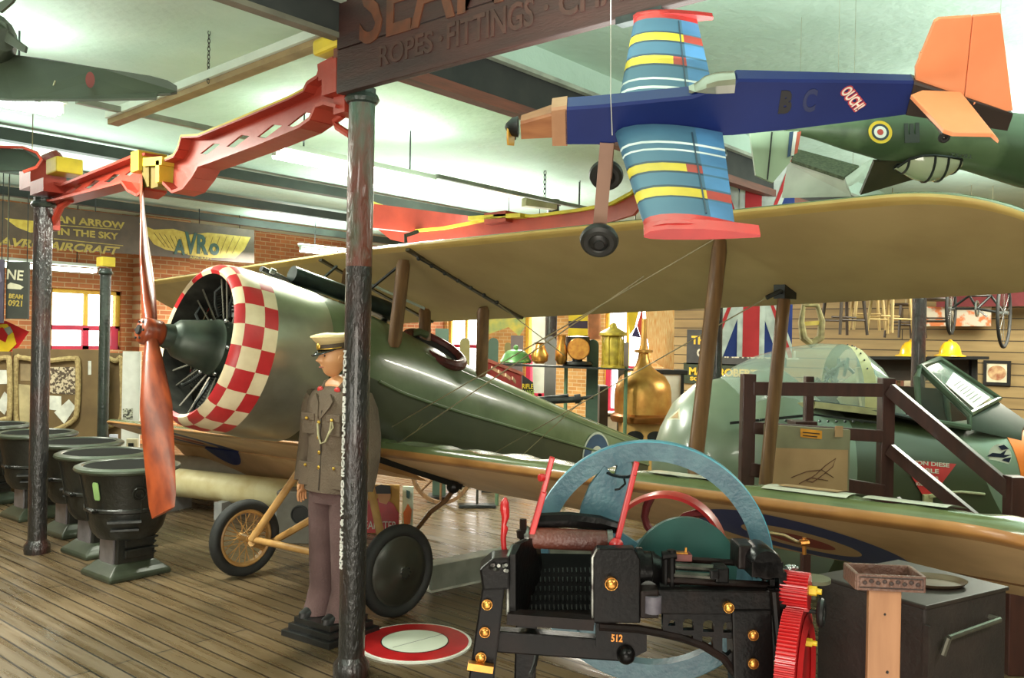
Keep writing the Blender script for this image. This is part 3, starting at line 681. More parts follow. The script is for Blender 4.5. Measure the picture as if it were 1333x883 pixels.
# struts
def strut(a, b, name='strut', ch=.105, th=.045, m=None):
    mb = MB(); a, b = V(a), V(b); ax = (b - a).normalized(); x = V((1, 0, 0)); x = (x - ax * x.dot(ax)).normalized(); y = ax.cross(x); rings = []
    for k in (0, .06, .5, .94, 1):
        p = a.lerp(b, k); f = .72 if k in (0, 1) else 1.
        rings.append([p + x * (ch / 2 * f * math.cos(q * PI / 6)) + y * (th / 2 * f * math.sin(q * PI / 6)) for q in range(12)])
    mb.loft(rings); return mb.build(name, m or woodbrown, plane, ang=60)
for sgn in (1, -1):
    for s_u, s_l in ((1.72, 1.55), (2.42, 2.25)):
        tu = sgn * 2.93; tl = sgn * 2.9
        st = strut((s_u, -tu, wz(1, s_u, tu) - .005), (s_l, -tl, wz(0, s_l, tl, True) - .01), 'interplane_strut', .125, .055)
# cabane struts
fd = lambda p, y: (lambda L: L[2] + (L[3] - L[2]) * math.sqrt(max(0, 1 - (abs(y) / L[1]) ** 2.2)))(lerpsec(p))
for px0, py0, d0, px1, py1, d1 in ((526, 338, 6.28, 513, 452, 6.32), (553, 402, 7.1, 553, 455, 7.05), (629, 400, 6.72, 627, 490, 6.9)):
    strut(apix(px0, py0, d0), apix(px1, py1, d1), 'cabane_strut', .12, .05)
strut(V((1.72, .45, wz(1, 1.72, -.45))), pf(1.55, .36, fd(1.55, .36)), 'cabane_strut', .12, .05)
# guns
gunm = mat('gun blue steel', (58, 70, 64), .35, .6, (44, 52, 50), 8)
def seg(px0, py0, d0, px1, py1, d1, r, name, m=gunm, n=14):
    mb = MB(); mb.cyl(apix(px0, py0, d0), apix(px1, py1, d1), r, n=n); return mb.build(name, m, plane)
g = seg(380, 357, 6.15, 505, 403, 6.75, .062, 'gun_barrel_jacket')
mb = MB(); mb.cyl(apix(358, 356, 6.05), apix(450, 407, 6.6), .014, n=8); mb.cyl(apix(358, 355, 6.05), apix(352, 352, 6.03), .02, n=8); mb.build('gun_barrel', chrome, plane)
mb = MB(); a = apix(482, 398, 6.72); b = apix(509, 411, 6.85); mb.bar(a, b, .09, .1); mb.bar(apix(500, 412, 6.85), apix(498, 440, 6.9), .03, .04, (1, 0, 0)); mb.build('gun_breech', gunm, plane, smooth=False)
mb = MB(); mb.cyl(apix(340, 350, 6.1), apix(455, 405, 6.75), .022, n=8); mb.build('gun_rail', darksteel, plane)
for q in ((483, 376, 6.5, 527, 340, 6.3), (418, 365, 6.4, 438, 347, 6.55), (436, 414, 6.4, 455, 400, 6.5)):
    mb = MB(); mb.cyl(apix(*q[:3]), apix(*q[3:]), .012, n=6); mb.build('stay', darksteel, plane)
mb = MB(); mb.bar(apix(468, 364, 7.), apix(553, 402, 7.05), .05, .02); mb.build('far_seam_bar', olive, plane, smooth=False)
# windscreen / headrest behind the guns
mb = MB(); mb.tube([apix(524, 450, 6.95), apix(530, 437, 6.95), apix(545, 432, 7.), apix(556, 436, 7.05)], .03, 8); mb.build('padded_roll', olive, plane)
# flying wires
wire = mat('wire steel', (168, 156, 124), .4, .6)
def wire_(a, b, r=.004, nm='wire'):
    mb = MB(); mb.cyl(a, b, r, n=5, caps=False); return mb.build(nm, wire, plane)
wire_(apix(510, 583, 6.1), apix(838, 360, 5.0)); wire_(apix(672, 600, 5.9), apix(760, 520, 6.4), .003)
mb = MB(); mb.bar(apix(543, 560, 6.0), apix(550, 552, 6.0), .03, .002); mb.build('tag', mat('paper tag', (190, 170, 110), .7), plane, smooth=False)
mb = MB(); 
for q in range(7):
    a = apix(545 + q * 17, 337 + q * 9.5, 6.2 + q * .06); mb.sphere(a, .016, 8, 5)
for q in range(6): mb.cyl(apix(545 + q * 17, 337 + q * 9.5, 6.2 + q * .06), apix(545 + (q + 1) * 17, 337 + (q + 1) * 9.5, 6.2 + (q + 1) * .06), .006, n=5)
mb.build('turnbuckle', darksteel, plane)
wire_(apix(645, 393, 6.75), apix(735, 463, 7.4), .004); wire_(V((1.72, -2.93, wz(1, 1.72, 2.9))), pf(1.6, -.42, -.3), .004); wire_(V((1.72, 2.93, wz(1, 1.72, -2.9))), pf(1.6, .42, -.3), .004)
wire_(V((2.42, -2.93, wz(1, 2.42, 2.9))), V((2.2, -.4, wz(0, 2.2, .4, True))), .004)
# ratchet strap at the head of the rear strut
hd = V((2.42, -2.93, wz(1, 2.42, 2.93) - .04))
mb = MB(); mb.box(hd + V((0, 0, .01)), (.14, .07, .08)); mb.tube([hd, hd + V((-.1, -.02, .01)), hd + V((-.16, .03, -.03))], .014, 6); mb.build('strut_fitting', darksteel, plane, smooth=False)
# tape and decals on the lower wing
# ---------------------------------------------------------------- undercarriage
near_c = KMI @ (AFI @ onz(516, 803)); far_c = KMI @ (AFI @ onz(318, 750))
wax = V((math.sin(math.radians(-3)), 1, 0)).normalized()
def spoked(c, R, disc=False):
    c = V((c.x, c.y, c.z + R)); ax = wax
    t_ = bpy.data.objects.new('wheel', None); 
    mb = MB(); mb.ring(c, ax, R - .04, [(.04 * math.cos(2 * PI * q / 12), .045 * math.sin(2 * PI * q / 12)) for q in range(12)], 56)
    wh = mb.build('wheel', rubber, plane)
    mb = MB(); mb.ring(c, ax, R - .085, [(.018 * math.cos(2 * PI * q / 8), .03 * math.sin(2 * PI * q / 8)) for q in range(8)], 56); mb.build('rim', mat('grey wheel rim', (70, 70, 62), .4, .2) if disc else tanpaint, wh)
    mb = MB(); mb.cyl(c - ax * .07, c + ax * .07, .03, n=14); mb.build('hub', darksteel if disc else tanpaint, wh)
    if disc:
        xx, yy, zz = frame(ax, (0, 0, 1))
        mt = mframe(c, xx, yy, zz)
        mb = MB(); mb.lathe([(.0, -.085), (.035, -.083), (.05, -.07), (.12, -.058), (R - .09, -.035), (R - .075, -.02)], mt, 48); mb.build('disc_cover', mat('grey disc cover', (62, 62, 54), .3, .3, (50, 50, 44), 3), wh)
        mb = MB()
        for q in range(8): mb.cyl(c - ax * .09 + (xx * math.cos(q * PI / 4) + yy * math.sin(q * PI / 4)) * .035, c - ax * .06 + (xx * math.cos(q * PI / 4) + yy * math.sin(q * PI / 4)) * .035, .006, n=6)
        mb.build('hub_bolts', darksteel, wh)
    else:
        xx, yy, zz = frame(ax, (0, 0, 1)); mb = MB()
        for q in range(28):
            a = 2 * PI * q / 28; s_ = 1 if q % 2 else -1; b_ = a + (.45 if (q // 2) % 2 else -.45)
            mb.cyl(c + ax * (s_ * .05) + (xx * math.cos(b_) + yy * math.sin(b_)) * .03, c + (xx * math.cos(a) + yy * math.sin(a)) * (R - .095), .0035, n=5)
        mb.build('spokes', tanpaint, wh)
    return c
cn = spoked(near_c, .298, True); cf = spoked(far_c, .286)
mb = MB(); mb.cyl(cn, cf, .025, n=12); mb.build('axle', tanpaint, plane)
mb = MB(); mb.cyl(cf + V((.0, -.1, .0)), apix(400, 598, 6.5), .03, .028, n=12); mb.build('undercarriage_leg', tanpaint, plane)
mb = MB(); mb.tube([cf + V((0, -.1, -.02)), apix(345, 712, 6.75), apix(365, 700, 6.7), apix(420, 668, 6.4)], .028, 10); mb.build('undercarriage_leg', tanpaint, plane)
mb = MB(); mb.cyl(cn + V((0, .1, 0)), apix(476, 606, 6.25), .028, n=12); mb.build('undercarriage_leg', tanpaint, plane)
mb = MB(); mb.tube([cn + V((0.05, .12, .05)), apix(545, 686, 6.3), apix(560, 667, 6.4), apix(580, 652, 6.45), apix(592, 636, 6.5)], .018, 8); mb.build('undercarriage_leg', woodbrown, plane)
mb = MB(); mb.bar(apix(486, 596, 6.1), apix(600, 634, 6.5), .04, .04); mb.sphere(apix(590, 634, 6.48), .05, 10, 8); mb.build('wing_brace', blackpaint, plane)
for o in list(plane.children_recursive): o.data.transform(KM)

# ================================================================ signs
signwood = mat('sign board brown', (60, 30, 24), .55, 0, (44, 23, 19), 3, .2, 30, stretch=(4, .6, 4))
faded = mat('faded orange lettering', (92, 46, 25), .5, 0, (72, 38, 24), 14)
carved = mat('carved brown lettering', (68, 36, 27), .6, 0, (54, 31, 24), 14)
XS = pm.x - .11
t = thing('shop_sign_board', 'long brown wooden chandler sign board above the blue model aircraft, at the ceiling', 'sign', M.Translation((XS, 0, 0)))
y0s = pm.y + .06; zb = onX(463, 118, XS).z; ye = -1.6
dz = lambda Y: 0
mb = MB(); mb.box((0, (y0s + ye) / 2, zb + .12), (.05, y0s - ye, .24)); mb.build('lower_plank', signwood, t, smooth=False, bev=.006)
mb = MB(); mb.box((0, (y0s + ye) / 2, zb + .246 + (CEIL - zb - .25) / 2), (.05, y0s - ye, CEIL - zb - .25)); mb.build('upper_plank', signwood, t, smooth=False)
mb = MB(); p_ = onX(835, 22, XS); mb.box((0, p_.y, zb - .008), (.055, .22, .03)); mb.build('bracket', darksteel, t, smooth=False)
sgm = lambda Y, z: mframe(V((-.028, Y, z)), V((0, -1, 0)), V((0, 0, 1)), V((-1, 0, 0)))
def onsign(pxa, pxb, py): return onX(pxa, py, XS).y, onX(pxb, py, XS).y
for s_, pa, pb, py, h in (('ROPES', 499, 569, 62, .11), ('FITTINGS', 588, 700, 35, .13), ('CHAINS', 733, 880, 5, .13)):
    ya, yb = onsign(pa, pb, py); text(s_, .14, carved, 'lettering', t, sgm((ya + yb) / 2, zb + .135), .004, width=abs(ya - yb), height=h, bold=.002)
for pa, py in ((579, 50), (716, 22)):
    y_ = onX(pa, py, XS).y; mb = MB(); mb.cyl((-.024, y_, zb + .135), (-.031, y_, zb + .135), .014, n=10); mb.build('lettering', carved, t)
ya, yb = onsign(474, 660, 10); text('SEAM', .5, faded, 'lettering', t, sgm((ya + yb) / 2, zb + .42), .004, width=abs(ya - yb), height=.40, bold=.006)
# hanging airline sign
sb = mat('sign dark brown', (84, 68, 50), .5, 0, (70, 56, 42), 5); gold = mat('gold lettering', (178, 156, 70), .5, 0, (150, 130, 58), 10); teal = mat('teal lettering', (44, 84, 76), .5, 0, (36, 70, 64), 8)
A0 = W(-90, 311, 11.0); A1 = W(331, 343, 15.3); xd = (A1 - A0).normalized(); sh = .575
SM = plane_m(A0, xd, V((0, 0, 1))); L_ = (A1 - A0).length
t = thing('hanging_sign', 'long brown hanging sign with gold lettering and a winged emblem at its right end', 'sign', SM)
mb = MB(); mb.box((L_ / 2, sh / 2, -.02), (L_, sh, .04)); mb.build('board', sb, t, smooth=False)
SI = SM.inverted()
def sp_(px, py):                               # photo pixel -> on the sign's face
    r = ray(px, py); nrm = SM.to_3x3() @ V((0, 0, 1)); k = (A0 - CAM).dot(nrm) / r.dot(nrm); return SI @ (CAM + r * k)
def signtext(s, pa, pb, m, h=None, shear=0., bold=.004):
    a, b = sp_(*pa), sp_(*pb); c = (a + b) / 2
    text(s, .12, m, 'lettering', t, M.Translation((c.x, c.y, .002)) @ M.Rotation(math.atan2(b.y - a.y, b.x - a.x), 4, 'Z'), .004, width=(b - a).length, height=h, bold=bold, shear=shear)
signtext('AN ARROW', (73, 285), (162, 294), gold, .105); signtext('IN THE SKY', (75, 301), (154, 308), gold, .1); signtext('AVRO AIRCRAFT', (-4, 314), (156, 327), gold, .12, .3)
mb = MB()
for a, b in (((70, 293), (156, 299)), ((70, 311), (160, 320))): mb.bar(sp_(*a) + V((0, 0, .003)), sp_(*b) + V((0, 0, .003)), .012, .006)
mb.build('gold_rule', gold, t, smooth=False)
mb = MB()
def wingpoly(pts): 
    q = [sp_(*p) for p in pts]; mb.prism([(p.x, p.y) for p in q], .004)
mb = MB(); wingpoly([(181, 291), (200, 299), (225, 298), (243, 303), (247, 315), (243, 331), (215, 325), (200, 318)]); mb.build('winged_emblem', mat('gold wing', (176, 150, 52), .5, 0, (196, 172, 70), 12), t, smooth=False)
mb = MB(); wingpoly([(243, 306), (270, 303), (290, 305), (326, 309), (318, 325), (306, 336), (275, 336), (244, 332)]); mb.build('winged_emblem', mat('gold wing', (176, 150, 52), .5, 0, (196, 172, 70), 12), t, smooth=False)
mb = MB(); wingpoly([(6, 284), (46, 288), (70, 292), (64, 300), (40, 303), (22, 296)]); mb.build('winged_emblem', mat('gold wing', (176, 150, 52), .5, 0, (196, 172, 70), 12), t, smooth=False)
mb = MB()
for k in range(6): mb.bar(sp_(200 + k * 7, 303 + k * 1.2) + V((0, 0, .006)), sp_(215 + k * 5, 322 + k * 1) + V((0, 0, .006)), .006, .004); mb.bar(sp_(268 + k * 9, 308) + V((0, 0, .006)), sp_(262 + k * 8, 330) + V((0, 0, .006)), .006, .004)
mb.build('feather_lines', mat('feather brown', (104, 82, 40), .6), t, smooth=False)
def let(s, pa, pb, h): 
    a, b = sp_(*pa), sp_(*pb); c = (a + b) / 2; text(s, .2, teal, 'lettering', t, M.Translation((c.x, c.y, .006)) @ M.Rotation(-.03, 4, 'Z'), .004, width=(b - a).length, height=h, bold=.008)
let('A', (226, 321), (241, 322), .25); let('V', (240, 316), (256, 318), .36); let('R', (256, 318), (271, 319), .32); let('o', (272, 324), (285, 325), .2)
signtext('AIRCRAFT', (246, 335), (276, 337), gold, .04)
mb = MB()
for x_ in (.6, 2.2, 4.0, L_ - .3):
    mb.cyl((x_, sh, -.02), (x_, CEIL - A0.z, -.02), .008, n=5)
mb.build('hanging_chain', darksteel, t)

# ================================================================ black iron machine with blue flywheel
MT = atc(830, 3.0); MTI = MT.inverted()
def L(px, py, d): return MTI @ W(px, py, d)
mach = thing('cast_iron_machine', 'black cast iron machine with big blue flywheel and red levers, in the foreground', 'machine', MT)
iron = mat('oily black iron', (10, 9, 9), .3, 0, (24, 16, 13), 7, .08, 60, lo=.5, hi=.75, spec=.14)
iron2 = mat('brown black iron', (28, 18, 15), .36, 0, (14, 11, 10), 8, .08, 60, spec=.14)
bluef = mat('flywheel blue', (50, 84, 98), .42, 0, (66, 102, 112), 14, .15, 60)
bluee = mat('flywheel edge blue', (72, 140, 158), .35, 0, (58, 120, 140), 8)
tealg = mat('guard teal', (36, 74, 68), .4, 0, (30, 62, 58), 5)
def plate(pts, d, th, name, m=iron, parent=None, bev=0.):
    mb = MB(); n = len(pts); f = [L(x, y, d) for x, y in pts]; b = [p + V((0, th, 0)) for p in f]
    mb.add(f + b, [tuple(range(n - 1, -1, -1)), tuple(range(n, 2 * n))] + [(i, (i + 1) % n, n + (i + 1) % n, n + i) for i in range(n)])
    return mb.build(name, m, parent or mach, smooth=False, bev=bev)
def ground(px, d): p = W(px, 444, d); p.z = 0; q = MTI @ p; q.z = .0; return q
def legplate(top, d, foot_px, wfoot, name, th=.09):
    f = [L(*top[0], d), L(*top[1], d)]; g = ground(foot_px, d); w_ = wfoot
    vs = [f[0], f[1], V((g.x + w_, f[1].y, 0)), V((g.x - w_, f[0].y, 0))]; mb = MB()
    vs2 = vs + [p + V((0, th, 0)) for p in vs]
    mb.add(vs2, [(3, 2, 1, 0), (4, 5, 6, 7), (0, 1, 5, 4), (1, 2, 6, 5), (2, 3, 7, 6), (3, 0, 4, 7)]); return mb.build(name, iron, mach, smooth=False, bev=.006)
fl = legplate([(631, 742), (660, 742)], 2.84, 598, .055, 'leg'); fr = legplate([(953, 795), (1005, 795)], 2.84, 1008, .07, 'leg')
legplate([(672, 790), (700, 790)], 3.2, 690, .04, 'leg', .05); legplate([(1040, 790), (1054, 790)], 3.3, 1082, .02, 'leg', .04)
def bolt(px, py, d, r=.016, m=brass, name='brass_bolt', parent=None):
    mb = MB(); c = L(px, py, d); mb.sphere(c, r, 12, 8, sq=(1, .6, 1)); mb.cyl(c + V((0, .0, 0)), c + V((0, .02, 0)), r * 1.1, n=12); return mb.build(name, m, parent or mach)
for q in ((634, 788), (631, 824), (626, 857), (949, 792), (981, 828), (981, 865), (796, 761)): bolt(*q, 2.83, .0155 if q != (796, 761) else .019)
mb = MB(); mb.box(L(637, 760, 2.83), (.026, .012, .03)); mb.build('brass_plate', brass, mach, smooth=False)
mb = MB(); mb.bar(L(609, 866, 2.82), L(642, 871, 2.82), .03, .022); mb.build('brass_strip', brass, mach, smooth=False)
# left bracket with a jumble of small parts
plate([(624, 742), (640, 728), (664, 726), (664, 768), (628, 770)], 2.82, .12, 'left_bracket', iron, bev=.008)
sc_st = mat('mottled worn steel', (120, 122, 116), .3, .7, (44, 40, 38), 20)  # worn steel, mottled from pale grey to near black
random.seed(4)
mb = MB()
for k in range(9): mb.cyl(L(636 + random.random() * 26, 735 + random.random() * 10, 2.8), L(636 + random.random() * 26, 732 + random.random() * 12, 2.86), .006, n=6)
mb.build('left_linkage', sc_st, mach)
# hopper: side plates, back with teeth, roller and bar
def sideplate(pts0, d0, d1, name, th=.02):
    f = [L(x, y, d0 + (d1 - d0) * k) for x, y, k in pts0]; n = len(f); b = [p + V((th, 0, 0)) for p in f]; mb = MB()
    mb.add(f + b, [tuple(range(n - 1, -1, -1)), tuple(range(n, 2 * n))] + [(i, (i + 1) % n, n + (i + 1) % n, n + i) for i in range(n)]); return mb.build(name, iron, mach, smooth=False)
sideplate([(661, 800, 0), (661, 722, 0), (668, 708, .15), (686, 700, .6), (694, 705, 1), (700, 790, 1)], 2.85, 3.12, 'left_side_plate', .025)
plate([(771, 812), (771, 724), (778, 714), (826, 714), (834, 728), (834, 768), (834, 812)], 2.85, .05, 'right_side_plate', iron, bev=.006)
mb = MB(); mb.tube([L(771, 812, 2.845), L(771, 726, 2.845), L(777, 716, 2.845), L(790, 714, 2.9)], .005, 6); mb.tube([L(661, 800, 2.845), L(661, 724, 2.845), L(667, 711, 2.88), L(686, 702, 3.0)], .006, 6); mb.build('worn_edge', sc_st, mach)
mb = MB(); mb.quad(L(668, 720, 3.16), L(795, 722, 3.16), L(795, 800, 2.95), L(668, 795, 2.95)); mb.build('hopper_back', mat('hopper black', (10, 9, 9), .8, 0, spec=.1), mach, smooth=False)
mb = MB()
for r_ in range(6):
    for c_i in range(14):
        k = r_ / 5; px = 692 + c_i * 5.8; py = 728 + r_ * 12; d = 3.15 - .2 * k
        p = L(px, py, d); mb.bar(p, p + V((0, -.022, -.010)), .005, .006, taper=.5)
mb.build('tooth_row', mat('steel teeth', (44, 42, 41), .35, .6, (20, 19, 19), 20), mach, smooth=False)
mb = MB(); mb.cyl(L(687, 700, 3.03), L(796, 705, 3.03), .036, n=24); mb.build('roller', mat('brown roller', (98, 52, 38), .4, 0, (66, 34, 28), 6, .3, 60), mach)
mb = MB(); mb.cyl(L(790, 705, 3.02), L(797, 705, 3.02), .04, n=24); mb.cyl(L(682, 700, 3.02), L(688, 700, 3.02), .04, n=24); mb.build('roller_end', sc_st, mach)
mb = MB(); mb.tube([L(696, 684, 3.05), L(700, 678, 3.05), L(740, 677, 3.06), L(780, 681, 3.07), L(806, 688, 3.08)], [.018, .026, .028, .026, .02], 8); mb.build('roller_bar', iron, mach)
mb = MB(); mb.cyl(L(681, 706, 3.0), L(681, 676, 3.0), .012, n=8); mb.cyl(L(680, 700, 3.0), L(679, 690, 3.0), .018, n=8); mb.build('oil_pin', iron2, mach)
mb = MB(); mb.bar(L(660, 803, 2.85), L(772, 811, 2.85), .06, .035); mb.build('hopper_ledge', iron2, mach, smooth=False)
mb = MB(); mb.box(L(718, 800, 2.93), (.27, .16, .015)); mb.build('hopper_floor', iron2, mach, smooth=False)
# central housing
mb = MB(); mb.cyl(L(792, 740, 2.98), L(850, 744, 2.98), .066, n=28); mb.build('gear_housing', iron, mach)
mb = MB(); mb.cyl(L(828, 742, 2.98), L(836, 742, 2.98), .074, n=28); mb.cyl(L(846, 745, 2.97), L(862, 746, 2.97), .07, .05, n=28); mb.build('housing_flange', iron, mach)
mb = MB()
for a, b, r in (((866, 720), (866, 764), .012), ((874, 716), (874, 770), .014), ((858, 764), (884, 766), .014), ((862, 724), (880, 722), .016)): mb.cyl(L(*a, 2.9), L(*b, 2.9), r, n=10)
mb.build('clutch_linkage', iron, mach)
# right hand bed: rails, slide, bearing caps
steelbar = mat('greased steel bar', (92, 92, 84), .25, .8, (40, 38, 36), 9)
for (x0, y0, x1, y1, d, r, m_) in ((868, 727, 1004, 736, 3.0, .011, iron2), (872, 737, 942, 741, 2.93, .013, steelbar), (872, 748, 935, 752, 2.9, .012, steelbar), (868, 755, 1010, 763, 2.9, .013, iron2)):
    mb = MB(); mb.cyl(L(x0, y0, d), L(x1, y1, d), r, n=10); mb.build('bed_rail', m_, mach)
mb = MB(); mb.box(L(937, 746, 2.92), (.045, .08, .05)); mb.box(L(930, 748, 2.87), (.03, .02, .03)); mb.build('slide_block', iron, mach, smooth=False, bev=.006)
mb = MB(); mb.box(L(884, 724, 2.97), (.075, .06, .022)); mb.build('oil_box', mat('rusty red box', (92, 36, 30), .5, 0, (70, 26, 24), 12), mach, smooth=False)
mb = MB(); p = L(885, 720, 2.96); mb.box(p, (.05, .02, .006)); mb.cyl(p + V((.02, 0, 0)), p + V((.02, 0, .018)), .004, n=6); mb.build('oiler', brass, mach, smooth=False)
mb = MB(); mb.box(L(967, 721, 2.98), (.06, .12, .08)); mb.build('bearing_block', iron2, mach, smooth=False, bev=.008)
mt = M.Translation(L(990, 728, 2.92)) @ M.Rotation(PI / 2, 4, 'X')
mb = MB(); mb.lathe([(.0, -.08), (.045, -.08), (.05, -.07), (.05, .07), (.045, .08), (0, .08)], mt, 24); mb.box(L(990, 734, 2.92), (.1, .16, .05)); mb.build('bearing_cap', iron, mach, ang=30)
plate([(856, 768), (1008, 770), (1010, 802), (856, 800)], 2.85, .12, 'bed_frame', iron, bev=.006)
plate([(834, 770), (858, 768), (858, 806), (834, 806)], 2.84, .3, 'bed_frame_end', iron2, bev=.006)
mb = MB(); c = L(851, 790, 2.83); mb.cyl(c + V((0, .02, -.025)), c + V((0, .02, .03)), .028, n=14); mb.build('rope_drum', mat('grey rope wrap', (88, 84, 92), .6, 0, (66, 62, 70), 30), mach)
random.seed(9)
for k in range(16):
    mb = MB(); px = 1000 + random.random() * 22 - 8 * (k % 3); py = 735 + random.random() * 38; p = L(px, py, 2.86 + random.random() * .1)
    if k % 2: mb.box(p, (.012 + .014 * random.random(), .02, .01 + .012 * random.random()))
    else: mb.cyl(p, p + V((.02 * random.random(), -.015, .014 * random.random())), .006, n=7)
    mb.build('valve_fitting', iron if k % 3 else sc_st, mach, smooth=False)
mb = MB(); mb.cyl(L(1000, 768, 2.86), L(1004, 800, 2.86), .01, n=8); mb.cyl(L(1008, 770, 2.84), L(1014, 840, 2.84), .014, n=8); mb.box(L(1012, 800, 2.9), (.025, .1, .3)); mb.build('end_casting', iron, mach, smooth=False)
mb = MB(); c = L(1027, 741, 2.92); mb.sphere(c, .016, 10, 8); mb.cyl(c, c + V((.03, 0, .004)), .006, n=8); mb.cyl(c, c + V((0, 0, -.03)), .008, n=8); mb.sphere(c + V((.012, -.01, .008)), .01, 8, 6); mb.build('drain_cock', chrome, mach)
# lattice below the bed
out = [(862, 798), (1000, 799), (1003, 900), (972, 900), (962, 884), (942, 858), (916, 842), (885, 831), (862, 827)]
def arch(x0, y0, x1, y1): 
    c = (x0 + x1) / 2; return [(x0, y1), (x1, y1), (x1, y0 + 5), (c + (x1 - c) * .7, y0 + 1), (c, y0), (c - (c - x0) * .7, y0 + 1), (x0, y0 + 5)]
hl = [arch(888, 804, 902, 819), arch(914, 806, 928, 821), arch(940, 808, 955, 822), [(888, 825), (901, 826), (901, 831), (888, 828)], [(913, 827), (927, 828), (927, 842), (913, 837)], [(939, 829), (954, 830), (953, 846), (946, 852), (939, 848)], [(872, 806), (878, 806), (878, 813), (868, 813)]]
PMx = M.Identity(4); org = L(862, 798, 2.87)
to2 = lambda q: (lambda p: (p.x - org.x, p.z - org.z))(L(q[0], q[1], 2.87))
holed([to2(q) for q in out], [[to2(q) for q in h] for h in hl], M.Translation(org) @ M.Rotation(PI / 2, 4, 'X'), .03, iron, 'lattice', mach)
mb = MB(); mb.tube([L(x, y, 2.86) for x, y in ((780, 816), (830, 819), (862, 825), (886, 830), (916, 841), (942, 857), (962, 884), (975, 925))], .014, 8); mb.build('arch_rib', iron2, mach)
# lower stretcher with the number plate
plate([(640, 822), (700, 826), (772, 832), (815, 838), (818, 852), (806, 862), (720, 856), (640, 850)], 2.87, .06, 'stretcher', iron, bev=.006)
plate([(776, 812), (842, 820), (842, 848), (822, 858), (776, 842)], 2.86, .03, 'number_plate', iron)
mb = MB(); c = L(815, 853, 2.85); mb.sphere(c, .03, 12, 8); mb.build('stretcher_boss', iron, mach)
cq = L(803, 831, 2.858); text('512', .04, mat('orange numerals', (225, 140, 45), .5), 'numerals', mach, M.Translation(cq) @ M.Rotation(PI / 2, 4, 'X') @ M.Rotation(-.03, 4, 'Z'), .002, width=.037, height=.024, bold=.001)
# back frame
# flywheel
fc = L(845, 730, 3.3); fax = V((-.16, -1, .0)).normalized(); FR = .447
mb = MB(); mb.ring(fc, fax, FR - .035, [(-.035, -.032), (.033, -.036), (.037, -.03), (.037, .03), (.033, .036), (-.035, .032)], 88)
for i, f in enumerate(mb.f): mb.m[i] = 1 if f[0] % 6 in (1, 2, 3) else 0
fw = mb.build('flywheel', [bluef, bluee], mach, ang=30)
mb = MB(); mb.cyl(fc - fax * .07, fc + fax * .07, .075, n=28); mb.build('hub', bluef, fw)
fx, fy, fz = frame(fax, (1, 0, 0))
if fx.x < 0: fx = -fx
up = V((0, 0, 1)); up = (up - fax * up.dot(fax)).normalized()
def spoke(ang, w0, w1, bend):
    a = math.radians(ang); d_ = fx * math.cos(a) + up * math.sin(a); e_ = -fx * math.sin(a) + up * math.cos(a); mb = MB(); rings = []
    for k in range(11):
        u = k / 10; r = .05 + (FR - .06 - .05) * u; c = fc + d_ * r + e_ * (bend * math.sin(PI * u) ); w_ = w0 + (w1 - w0) * u + .05 * max(0, u - .8) * 3
        rings.append([c + e_ * (w_ / 2 * s1) + fax * (.016 * s2) for s1, s2 in ((-1, -1), (1, -1), (1, 1), (-1, 1))])
    mb.loft(rings); mb.build('spoke', bluef, fw, ang=30)
plate([(752, 702), (756, 662), (768, 632), (787, 607), (800, 621), (804, 607), (797, 594), (800, 583), (830, 581), (822, 598), (824, 625), (812, 655), (803, 690), (850, 720), (846, 745), (800, 742)], 3.285, .03, 'spoke', bluef, fw)
spoke(232, .15, .13, -.04); spoke(352, .15, .13, -.04)
mb = MB(); mb.cyl(fc - fax * -.25, fc + fax * .4, .03, n=16); mb.build('shaft', darksteel, mach)
# teal guard disc and red belt pulley
gc = L(889, 742, 3.16); mb = MB(); mb.prism([(.192 * math.cos(PI * k / 40 * 1.16 - .25), .192 * math.sin(PI * k / 40 * 1.16 - .25)) for k in range(41)], .022, M.Translation(gc) @ M.Rotation(PI / 2, 4, 'X') @ M.Rotation(.12, 4, 'Y')); mb.build('guard_disc', tealg, mach)
pc = L(868, 718, 3.44); pax = V((-.32, -1, 0)).normalized()
mb = MB(); mb.ring(pc, pax, .222, [(-.008, -.05), (.006, -.055), (.012, 0), (.006, .055), (-.008, .05)], 64); pu = mb.build('belt_pulley', mat('pulley red', (196, 70, 56), .35, 0, (170, 44, 44), 5, coat=.2), mach)
mb = MB(); mb.cyl(pc - pax * .05, pc + pax * .05, .05, n=20); mb.build('hub', redpaint, pu)
px_, py_, _ = frame(pax)
for k in range(6):
    a = 2 * PI * k / 6 + .3; d_ = px_ * math.cos(a) + py_ * math.sin(a); e_ = -px_ * math.sin(a) + py_ * math.cos(a); mb = MB()
    mb.tube([pc + d_ * (.04 + .18 * u) + e_ * (.05 * math.sin(PI * u)) for u in (0, .2, .4, .6, .8, 1)], [.022, .018, .016, .015, .016, .018], 8); mb.build('spoke', mat('pulley spoke red', (120, 40, 42), .4), pu)
# red levers
mb = MB(); mb.bar(L(719, 595, 3.02), L(706, 645, 3.02), .03, .018); mb.bar(L(708, 640, 3.02), L(690, 702, 3.02), .042, .02); mb.cyl(L(708, 622, 3.01), L(702, 622, 3.0), .014, n=8); mb.build('lever', redpaint, mach, smooth=False, bev=.004)
mb = MB(); mb.bar(L(829, 601, 2.99), L(803, 706, 2.99), .022, .018); mb.build('lever', redpaint, mach, smooth=False, bev=.004)
mb = MB(); mb.sphere(L(802, 710, 2.97), .025, 12, 8); mb.cyl(L(797, 712, 2.97), L(808, 713, 2.97), .02, n=12); mb.build('lever_boss', redpaint, mach)
mb = MB(); mb.tube([L(x, y, 2.95) for x, y in ((658, 648), (657, 654), (657, 664), (658, 673), (656, 683), (657, 688), (655, 700), (656, 714), (663, 728))], [.004, .014, .016, .013, .008, .012, .009, .009, .009], 10); mb.build('hand_lever', redpaint, mach)
